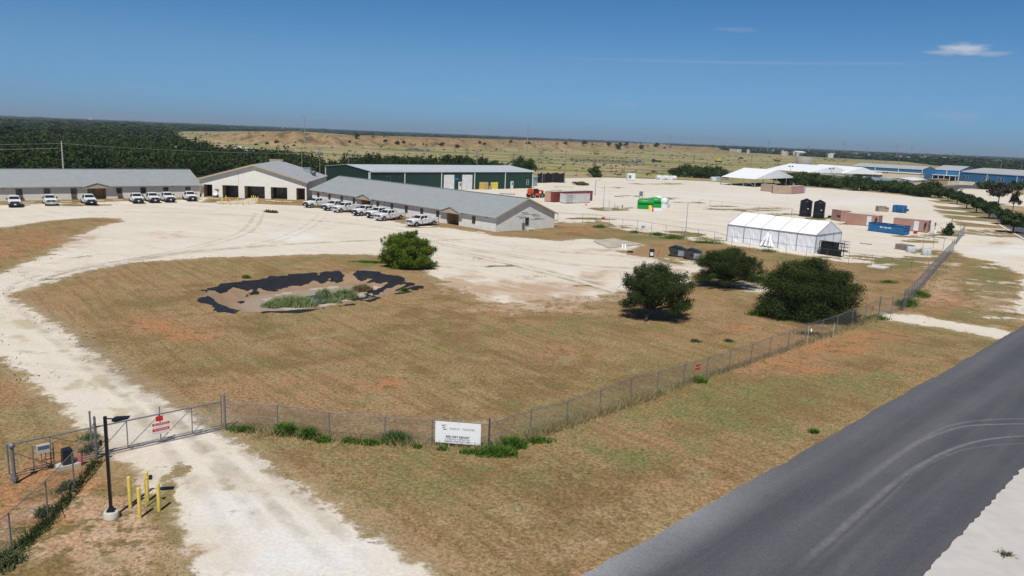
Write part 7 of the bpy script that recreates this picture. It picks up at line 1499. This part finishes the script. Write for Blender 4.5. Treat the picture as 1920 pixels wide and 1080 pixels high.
# bushes on the spoil bank
bb = [(400, 283, 6), (480, 272, 8), (500, 270, 9), (518, 268, 10), (551, 274, 8), (614, 258, 4), (655, 266, 7), (668, 257, 12), (680, 277, 4), (714, 276, 5), (722, 266, 9), (744, 270, 12), (756, 268, 9), (793, 271, 5), (828, 272, 11), (857, 277, 12), (899, 268, 8), (908, 271, 8), (930, 281, 6), (957, 267, 9), (989, 272, 13), (1044, 270, 5), (1060, 271, 11), (1095, 271, 13), (1110, 272, 6), (1141, 273, 12), (1160, 278, 18), (1174, 273, 12), (1187, 281, 5), (1202, 278, 12), (1215, 274, 4), (1230, 275, 13), (1245, 280, 8), (1256, 277, 6)]
seen = {}
for i, (px, py, w) in enumerate(bb):
    d_ = ray(px, py); tt = np.linspace(300, 1900, 1600); P_ = CAM + d_[None] * (tt / d_[1])[:, None]; zz = ground_z(P_[:, 0], P_[:, 1]); hit = np.argmax(P_[:, 2] < zz + .2); q = P_[hit] if P_[hit, 2] < zz[hit] + .2 else G(px, py)
    s_ = w * q[1] / F * 1.0; rs = np.random.RandomState(300 + i); t = thing('scrub_bush', 'dark scrub bush growing on the spoil bank', 'bush', (q[0], q[1], gz(q[0], q[1])), 0, 'scrub bushes on the spoil bank')
    B = lobes(random.Random(i), 0, 0, -.5, s_, s_, s_ * .62, 7); v, qd, tn = leaf_cloud(rs, B, 260, s_ * .055, elong=1.4); npmesh('crown', v, qd, leafmat('scrub_leaves', (.018, .028, .012), (.065, .075, .030), .2, .1), t, tone=tn); mb = MB(); mb.tube((0, 0, -.3), (0, 0, s_ * .25), s_ * .04, n=6); mb.build('trunk', bark, t)
# woods: one mass of crowns
def crown_template(seed, n, size):
    rs = np.random.RandomState(seed); B = lobes(random.Random(seed), 0, 0, .05, 1, 1, .85, 7); v, q, tn = leaf_cloud(rs, B, n, size, elong=1.25, up=.7, shell=3.0); return v, tn
def woods(name, label, rmin, rmax, spacing, wid, hgt, ntemp, nq, size, seed, cap=None, mask=None):
    rs = np.random.RandomState(seed); ang0, ang1 = math.radians(-42), math.radians(42)
    # jittered rings
    X = []; Y = []; r = rmin
    while r < rmax:
        n = int((ang1 - ang0) * r / spacing(r)); a = np.linspace(ang0, ang1, n) + rs.uniform(-.5, .5, n) * (ang1 - ang0) / n; rr_ = r + rs.uniform(-.5, .5, n) * spacing(r); X.append(rr_ * np.sin(a)); Y.append(rr_ * np.cos(a)); r += spacing(r) * .9
    X = np.concatenate(X); Y = np.concatenate(Y); k = wood_mask(X, Y) if mask is None else mask(X, Y); k &= vnoise(X, Y, 60, 21) * .6 + vnoise(X, Y, 18, 22) * .4 > .25
    X, Y = X[k], Y[k]; Z = ground_z(X, Y); R_ = np.hypot(X, Y); T = [crown_template(seed * 10 + i, nq, size) for i in range(ntemp)]
    V = []; TN = []
    pick = rs.randint(0, ntemp, len(X)); big = .65 + .7 * vnoise(X, Y, 25, 23); S = wid(R_) * rs.uniform(.75, 1.3, len(X)) * big ** .5; Hh = hgt(R_) * rs.uniform(.5, 1.4, len(X)) * big; rot = rs.rand(len(X)) * 6.28; tone = np.clip(rs.rand(len(X)) * .5 + .9 * (vnoise(X, Y, 40, 24) - .35) + .35 * (rs.rand(len(X)) > .9), 0, 1.2)
    for i in range(ntemp):
        j = np.where(pick == i)[0]; v, tn = T[i]; c, s = np.cos(rot[j])[:, None], np.sin(rot[j])[:, None]
        x = (v[None, :, 0] * c - v[None, :, 1] * s) * S[j][:, None] + X[j][:, None]; y = (v[None, :, 0] * s + v[None, :, 1] * c) * S[j][:, None] + Y[j][:, None]; z = v[None, :, 2] * Hh[j][:, None] * 1.15 + Z[j][:, None]
        V.append(np.stack([x, y, z], -1).reshape(-1, 3)); TN.append((tn[None] * .45 + tone[j][:, None] * .55).ravel())
    V = np.concatenate(V); TN = np.concatenate(TN); o = npmesh(name, V, np.arange(len(V)).reshape(-1, 4), leaf_wood, tone=TN); print(name, len(X), len(V) // 4); return tag(o, label, kind='stuff')
def near_block(X, Y):
    k = wood_mask(X, Y); px, py = PX(X, Y, 0.0); return k
woods('woodland', 'dense dark green mesquite woods behind the left bunkhouse', 195, 480, lambda r: 4.2, lambda r: 6.8 + 0 * r, lambda r: 5.4 + 0 * r, 6, 130, .040, 5)
woods('woodland', 'dark green woods stretching away to the left horizon', 482, 1300, lambda r: 4.6 + r * .0045, lambda r: 9 + r * .007, lambda r: 5.2 + 0 * r, 6, 64, .060, 6)
woods('far_woodland', 'far dark woods along the whole horizon', 1300, 9500, lambda r: r * .012, lambda r: r * .024, lambda r: 6 + r * .0006, 4, 14, .15, 7)
rs = np.random.RandomState(61); n_ = 2600; rr_ = 270 * (1500 / 270) ** rs.rand(n_); aa = np.radians(rs.uniform(-36, 36, n_)); X = rr_ * np.sin(aa); Y = rr_ * np.cos(aa); px, py = PX(X, Y, 0.0)
k = ~wood_mask(X, Y) & (py < 331 - np.maximum(0, (px - 1350) * .05)) & ((px < 1500) | (py < 306)) & (px > 330) & (vnoise(X, Y, 45, 71) > .42); X, Y, rr_ = X[k], Y[k], rr_[k]
V = []; T_ = []; tp = [crown_template(900 + i, 26, .11) for i in range(4)]
for x, y, r_, z_ in zip(X, Y, rr_, ground_z(X, Y)):
    v, tn = tp[rs.randint(4)]; s_ = rs.uniform(.8, 2.2) * (1 + r_ / 900); V.append(v * [s_, s_, s_ * rs.uniform(.3, .6)] + [x, y, z_]); T_.append(tn * .5 + rs.rand() * .4)
V = np.concatenate(V); tag(npmesh('scrub', V, np.arange(len(V)).reshape(-1, 4), leafmat('plain_scrub', (.05, .06, .02), (.18, .18, .08), .1, .1), tone=np.concatenate(T_)), 'low scattered scrub over the landfill field and bank', kind='stuff')
# pale specks of the far town between the trees
rnd = random.Random(77)
mb = MB()
for k in range(70):
    px = rnd.uniform(1330, 1925); u = rnd.random(); py = horizon_y(px) + 5 + 11 * u; g = G(px, py); w_ = rnd.uniform(5, 16) * (1 if u > .5 else 1.6); mb.rbox((g[0], g[1], 0), (w_, w_ * .8, rnd.uniform(7, 10)), rnd.uniform(0, 3))
tag(mb.build('far_town', mat('far_town_walls', (.50, .46, .42), .8, 0, .25, .02)), 'scattered pale roofs of the distant town among the trees', kind='stuff')

# reeds in the pond, weeds on the fences
def blades(name, label, px, py, rx, ry, n, h, m_, seed, cat, group=None, w=.02, lean=.35, wind=(.3, .1), parts=None, loc=None, rim=0.0):
    rs = np.random.RandomState(seed); g = G(px, py, rim) if loc is None else np.array(loc); ang = rs.rand(n) * 6.28; rr_ = rs.rand(n) ** .6; x = rr_ * np.cos(ang) * rx; y = rr_ * np.sin(ang) * ry
    if cat == 'weeds': x = rs.randn(n) * rx * .42; y = rs.randn(n) * ry * .42; rr_ = np.minimum(1, np.hypot(x / rx, y / ry)); c_ = rs.randint(0, 7, n); x += np.cos(c_ * 2.4 + seed) * rx * .22; y += np.sin(c_ * 2.4 + seed) * ry * .22; x = np.clip(x, -rx, rx); y = np.clip(y, -ry, ry)
    hh = h * rs.uniform(.5, 1.15, n) * (1 - .45 * rr_ ** 2); ln = rs.randn(n, 2) * lean + np.array(wind)
    zb = ground_z(g[0] + x, g[1] + y) - gz(g[0], g[1]); b = np.stack([x, y, zb - .02], -1); q = rs.rand(n) * 6.28; side = np.stack([np.cos(q), np.sin(q), 0 * q], -1) * w * rs.uniform(.6, 1.5, n)[:, None]
    mid = b + np.stack([ln[:, 0] * hh * .3, ln[:, 1] * hh * .3, hh * .6], -1); tip = b + np.stack([ln[:, 0] * hh, ln[:, 1] * hh, hh * (1 - .12 * np.abs(ln).sum(1))], -1)
    v = np.stack([b - side, b + side, mid + side * .8, mid - side * .8, tip + side * .1, tip - side * .1], 1).reshape(-1, 3); i = np.arange(n)[:, None] * 6; f = np.concatenate([i + np.array([[0, 1, 2, 3]]), i + np.array([[3, 2, 4, 5]])])
    o = npmesh(name, v, f, m_, tone=np.repeat(rs.rand(n), 6)); o.location = (g[0], g[1], gz(g[0], g[1])); tag(o, label, cat, group); return o
for lb_, px_, py_, rx_, ry_, n_, h_ in [('tall pale green reeds on the left side of the pond', 548, 571, 2.5, 1.25, 1500, 1.15), ('reed tuft at the front of the left reeds, lowest in the photo', 508, 575, 1.0, .5, 400, .8), ('reeds behind the open water in the middle of the pond', 606, 553, .8, .7, 300, 1.0), ('reed clump on the right side of the pond', 645, 557, 1.4, .8, 850, 1.15), ('low reeds before the water at the right of the pond', 622, 566, 1.1, .45, 320, .6)]:
    blades('reed_clump', lb_, px_, py_, rx_, ry_, n_, h_, leaf_reed, int(px_), 'reeds', 'reed clumps in the pond', .035, rim=-.8)
blades('dry_reed_clump', 'small brown dry reed clump at the right rim of the pond', 678, 538, 1.2, 1.2, 420, .8, leafmat('dry_reed', (.12, .09, .04), (.24, .19, .10), 2), 6, 'reeds', None, .04, rim=-.5)
wl = [('left of the first fence post after the gate', 455, 808, 1.0, .3, 450, .4), ('at the first post right of the gate', 536, 813, .6, .45, 650, .7), ('between the first and second fence posts', 578, 819, .55, .4, 550, .65), ('low, right of the second fence post', 607, 826, .5, .3, 260, .4), ('small, before the third fence post', 655, 827, .4, .3, 300, .35), ('low, left of the third fence post', 692, 831, .7, .3, 500, .35), ('at the third fence post', 741, 828, .8, .55, 800, .7), ('small, below the middle of the banner', 780, 838, .3, .25, 160, .3), ('small, below the left of the banner', 830, 843, .3, .2, 150, .3), ('at the right foot of the banner', 879, 850, .5, .25, 260, .3), ('bright, at the fence corner', 930, 852, 1.1, .5, 1200, .5), ('right of the fence corner', 958, 838, .8, .5, 800, .6), ('dark green, outside the run fence near the corner', 1005, 828, 1.1, .5, 700, .3),
      ('round, outside the run fence near the red notice', 1310, 716, .6, .45, 500, .5), ('beside the narrow chain link gate', 1648, 598, 1.2, .6, 500, .5), ('bright, at the foot of the dense fence', 1700, 574, 1.3, .9, 900, 1.1), ('tall, at the dense fence, middle', 1722, 556, 1.3, 1.0, 700, 1.0), ('behind the brown lawn left of the fence run', 1665, 530, 1.3, .7, 400, .5), ('bright, left of the large dark shrub', 1424, 527, 2.8, 1.4, 1400, .7), ('at the left foot of the large dark shrub', 1418, 591, 1.2, .7, 600, .6), ('grey green, right of the shadow of the left tree', 1304, 641, .5, .35, 400, .35), ('low, by the fence below the left tree', 1366, 640, .5, .3, 400, .3), ('at the pale stake inside the fence', 1520, 627, 1.5, .8, 600, .4), ('bright strip beside the green shrub', 700, 492, 3.2, .8, 1200, .3), ('small, behind the torn liner', 462, 521, .5, .4, 200, .5), ('small, on the right rim of the pond', 758, 546, .5, .4, 200, .5), ('left of the yard post on the inner fence', 1124, 427, 1.4, .7, 400, .9), ('in the middle of the inner fence', 1190, 437, 1.2, .7, 300, .7), ('before the inner fence, right of the middle', 1233, 442, 1.4, .8, 400, .9), ('bright, before the inner fence', 1265, 448, 2.6, .9, 700, .9), ('long, before the marquee left corner', 1325, 456, 3.2, .9, 800, .7), ('before the marquee, left', 1375, 470, 1.8, .8, 400, .6), ('before the marquee, middle', 1440, 472, 1.6, .8, 400, .6), ('low at the left fence foot, nearest the gate', 168, 845, .4, .7, 260, .4), ('dark at the left fence second post', 124, 915, .3, .6, 260, .4), ('dark at the left fence, lower left corner', 8, 1056, .6, .7, 600, .5), ('at the left fence third post', 82, 962, .25, .5, 220, .4), ('behind the gate motor', 168, 822, .5, .5, 200, .3), ('single dark tuft on the verge by the road', 1526, 811, .35, .3, 200, .35), ('dry tuft on the concrete apron', 1886, 1046, .28, .22, 260, .35)]
for i, (lb, px, py, rx, ry, n, h) in enumerate(wl):
    n = int(n * (.4 if 1290 < px < 1380 and 600 < py < 660 else .5 if px > 990 else .85))
    blades('weed_clump', 'green weed clump ' + lb, px, py, rx, ry, n, h, leaf_weed if i not in (20, 21, 22, 33, 34, 35, 36, 39) else leafmat('grey_weed', (.07, .09, .04), (.17, .19, .10), 2), 100 + i, 'weeds', 'green weeds along the fences', .03, .5, (0, 0))
# long straw grass along the run fence
rs = np.random.RandomState(9)
def strip_grass(name, label, pa, pb, n, wdt, h, m_, seed, off=0.0):
    rs = np.random.RandomState(seed); a, b = G(*pa)[:2], G(*pb)[:2]; d = b - a; nv = np.array([d[1], -d[0]]) / np.hypot(*d); u = rs.rand(n); q = a + d * u[:, None] + nv * (rs.randn(n) * wdt + off)[:, None]
    return q
def tufts(name, label, q, hmean, w, m_, seed, kind='stuff', lean=.5):
    rs = np.random.RandomState(seed); n = len(q); hh = hmean * rs.uniform(.4, 1.4, n); z = ground_z(q[:, 0], q[:, 1]); b = np.stack([q[:, 0], q[:, 1], z - .01], -1); t_ = rs.rand(n) * 6.28; side = np.stack([np.cos(t_), np.sin(t_), 0 * t_], -1) * (w * rs.uniform(.5, 1.5, n))[:, None]; ln = rs.randn(n, 2) * lean
    tip = b + np.stack([ln[:, 0] * hh, ln[:, 1] * hh, hh], -1); v = np.stack([b - side, b + side, tip + side * .25, tip - side * .25], 1).reshape(-1, 3); o = npmesh(name, v, np.arange(4 * n).reshape(-1, 4), m_, tone=np.repeat(rs.rand(n), 4)); return tag(o, label, kind=kind)
q = np.concatenate([strip_grass('', '', (925, 840), (1235, 735), 5200, .22, .4, None, 1, .25), strip_grass('', '', (1235, 735), (1650, 595), 2600, .2, .3, None, 2, .2), strip_grass('', '', (430, 812), (905, 850), 1300, .3, .3, None, 3, -.25), strip_grass('', '', (1692, 582), (1785, 474), 2000, .5, .5, None, 4, .5)])
q2 = np.concatenate([strip_grass('', '', QL(510, 470), QL(257, 775), 800, .16, .4, None, 6, -.10), strip_grass('', '', QL(257, 775), QL(20, 1000), 900, .18, .4, None, 7, -.10)])
tufts('fence_weeds_shade', 'dark green weeds along the foot of the left fence, also standing in for its shadow', q2, .22, .02, leafmat('fence_weed_shade_leaves', (.03, .05, .018), (.08, .11, .04), 1), 8)  # weeds kept dark so they also fill in the fence's shadow strip
tufts('fence_grass', 'long dry straw grass left uncut along the fence foot', q, .38, .016, grass_blades, 3)
# short mown turf stubble over the nearer lawn, thinning with distance
rs = np.random.RandomState(31); n = 150000; r = 24 + (rs.rand(n) ** 1.5) * 62; a = np.radians(rs.uniform(-37, 37, n)); X = r * np.sin(a); Y = r * np.cos(a)
g_ = np.full(n, -50.)
for p in gravel_polys: g_ = np.maximum(g_, sdf(poly_w(p), X, Y))
road_d = (X - 3.3) * .7071 - (Y - 26.93) * .7071
px, py = PX(X, Y, 0.0); bare = np.maximum(blobs(bare_b, px, py), blobs(red_b, px, py) * .9)
k = (g_ < .1) & (road_d < -.3) & (sdf(BASIN, X, Y) < 0) & (bare < .25 + .5 * rs.rand(n)) & (vnoise(X, Y, 1.3, 41) + vnoise(X, Y, .45, 42) > .75)
tufts('turf', 'short dry mown turf over the lawn and verge', np.stack([X[k], Y[k]], -1), .055, .022, leafmat('turf_blades', (.16, .125, .05), (.40, .31, .17), .35, .2), 5, lean=1.0)
rs = np.random.RandomState(37); n = 130000; r = 26 + (rs.rand(n) ** 1.3) * 130; a = np.radians(rs.uniform(-37, 37, n)); X = r * np.sin(a); Y = r * np.cos(a); g_ = np.full(n, -50.)
for p in gravel_polys: g_ = np.maximum(g_, sdf(poly_w(p), X, Y))
for p in gravel_holes: g_ = np.minimum(g_, -sdf(poly_w(p), X, Y))
px, py = PX(X, Y, 0.0); wd_ = blobs(weedy_b, px, py, X, Y); road_d = (X - 3.3) * .7071 - (Y - 26.93) * .7071
k = (r > 55) & (road_d < -.3) & (((g_ > -1.2) & (g_ < 1.6) & (rs.rand(n) < .55 * np.exp(-np.abs(g_) * .7)) & (vnoise(X, Y, 1.1, 43) > .48)) | ((wd_ > .5) & (g_ > -3) & (vnoise(X, Y, 1.6, 44) * .6 + vnoise(X, Y, .6, 45) * .4 > .55)) )
tufts('edge_grass', 'ragged tufts of olive grass along the gravel edges', np.stack([X[k], Y[k]], -1), .10, .04, leafmat('olive_tufts', (.08, .08, .025), (.23, .21, .09), .5, .2), 6, lean=1.2)
# weedy ground cover on the inner yard edge
# pond water and liner
pts = [(560, 563), (575, 555), (600, 552), (640, 548), (662, 548), (668, 553), (650, 560), (610, 569), (575, 573), (558, 571)]
wm = bpy.data.materials.new('pond_water'); wm.use_nodes = True; b_ = wm.node_tree.nodes['Principled BSDF']; b_.inputs['Base Color'].default_value = (.045, .05, .03, 1); b_.inputs['Roughness'].default_value = .22; b_.inputs['Specular IOR Level'].default_value = .6
P_ = [G(x, y, -.84)[:2] for x, y in pts]; sheet('water', P_, -.84, wm, 'small patch of dull water among the reeds', world=True)
rim_px = [(486, 574), (520, 581), (600, 575), (660, 563), (698, 550), (715, 538), (700, 533), (688, 544), (650, 555), (590, 567), (530, 574), (505, 569), (512, 558), (560, 548), (640, 539), (634, 536), (560, 544), (510, 553), (492, 565)]
salt = mat('dried_mud', (.40, .345, .29), .95, 0, .15, 1.0, .3)
def Gt(x, y):
    z = 0.0
    for _ in range(12): q = G(x, y, z); z = .5 * z + .5 * gz(q[0], q[1])
    return G(x, y, z)
def draped(name, label, polys, m_, z, cell=.14, nz=.5, seed=0, lift=.02, kind='structure', cat=None):
    allp = [np.array([Gt(x, y)[:2] for x, y in p]) for p in polys]; mn = np.min([p.min(0) for p in allp], 0) - 1; mx_ = np.max([p.max(0) for p in allp], 0) + 1
    xs = np.arange(mn[0], mx_[0], cell); ys = np.arange(mn[1], mx_[1], cell); X, Y = np.meshgrid(xs, ys); s_ = np.full(X.shape, -50.)
    for p in allp: s_ = np.maximum(s_, sdf(p, X, Y))
    s_ += (vnoise(X, Y, 1.6, seed + 5) - .5) * nz * 2.2 + (vnoise(X, Y, .8, seed) - .5) * nz * 1.6 + (vnoise(X, Y, .3, seed + 1) - .5) * nz * .8
    Z = ground_z(X, Y) + lift + (vnoise(X, Y, .5, seed + 2) - .5) * .03; nr, nc = X.shape; idx = np.arange(nr * nc).reshape(nr, nc); ok = (s_[:-1, :-1] > 0) & (s_[1:, 1:] > 0) & (s_[1:, :-1] > 0) & (s_[:-1, 1:] > 0)
    Q = np.stack([idx[:-1, :-1][ok], idx[:-1, 1:][ok], idx[1:, 1:][ok], idx[1:, :-1][ok]], -1); u, inv = np.unique(Q.ravel(), return_inverse=True); V = np.stack([X.ravel(), Y.ravel(), Z.ravel()], -1)[u]
    o = npmesh(name, V, inv.reshape(-1, 4), m_, smooth=True); return tag(o, label, cat, kind=kind)
liner = [
 [(366, 566), (375, 557), (392, 555), (405, 564), (412, 570), (430, 574), (445, 580), (438, 586), (415, 584), (395, 577), (384, 568)],
 [(374, 545), (402, 543), (404, 549), (385, 551)],
 [(392, 541), (430, 529), (480, 524), (510, 518), (540, 517), (560, 514), (585, 512), (600, 514), (612, 509), (640, 510), (652, 517), (640, 526), (630, 524), (615, 522), (600, 531), (585, 534), (560, 537), (530, 539), (505, 545), (490, 540), (470, 539), (440, 543), (425, 550), (405, 549)],
 [(650, 516), (665, 508), (690, 507), (720, 514), (745, 521), (770, 529), (794, 537), (788, 545), (765, 548), (745, 544), (755, 538), (735, 539), (715, 535), (700, 530), (685, 523), (665, 521)],
 [(700, 543), (715, 539), (722, 546), (700, 556), (685, 560), (695, 552)], [(452, 556), (480, 547), (486, 551), (465, 556)], [(443, 570), (455, 565), (458, 574), (446, 575)], [(622, 526), (640, 523), (650, 525), (636, 531)], [(500, 584), (560, 582), (620, 576), (660, 570), (662, 572), (620, 579), (560, 585), (500, 586)], [(690, 563), (725, 553), (750, 549), (748, 551), (720, 557), (692, 566)], [(470, 562), (480, 558), (484, 562), (474, 566)], [(664, 559), (690, 552), (700, 553), (676, 563)],
]
draped('pond_rim', 'pale dried mud rim round the water of the pond', [rim_px], salt, -.75, .2, .5, 5, .015)
liner_m = mat('black_liner', (.014, .014, .017), .6, 0, .3, 2, .6, spec=.4)
draped('pond_liner', 'torn black plastic liner round the pond basin', liner, liner_m, -.3, .10, .48, 8, .035, kind=None, cat='pond liner')
o = bpy.data.objects['pond_liner']; 
if 'kind' in o: del o['kind']

# ------------------------------------------------------------------ the air between here and the horizon
HZ = 0.00011
if HZ:
    mb = MB(); mb.box(-9000, 9000, -300, 12000, -2.0, 95); hz = mb.build('haze', [])
    M = bpy.data.materials.new('haze_air'); M.use_nodes = True; nt = M.node_tree; nt.nodes.clear(); pv = nt.nodes.new('ShaderNodeVolumePrincipled'); pv.inputs['Color'].default_value = (.72, .87, 1.0, 1); pv.inputs['Density'].default_value = HZ; pv.inputs['Anisotropy'].default_value = .2
    oo = nt.nodes.new('ShaderNodeOutputMaterial'); nt.links.new(pv.outputs[0], oo.inputs['Volume']); hz.data.materials.append(M); tag(hz, 'thin blue air haze over the plain', kind='stuff')
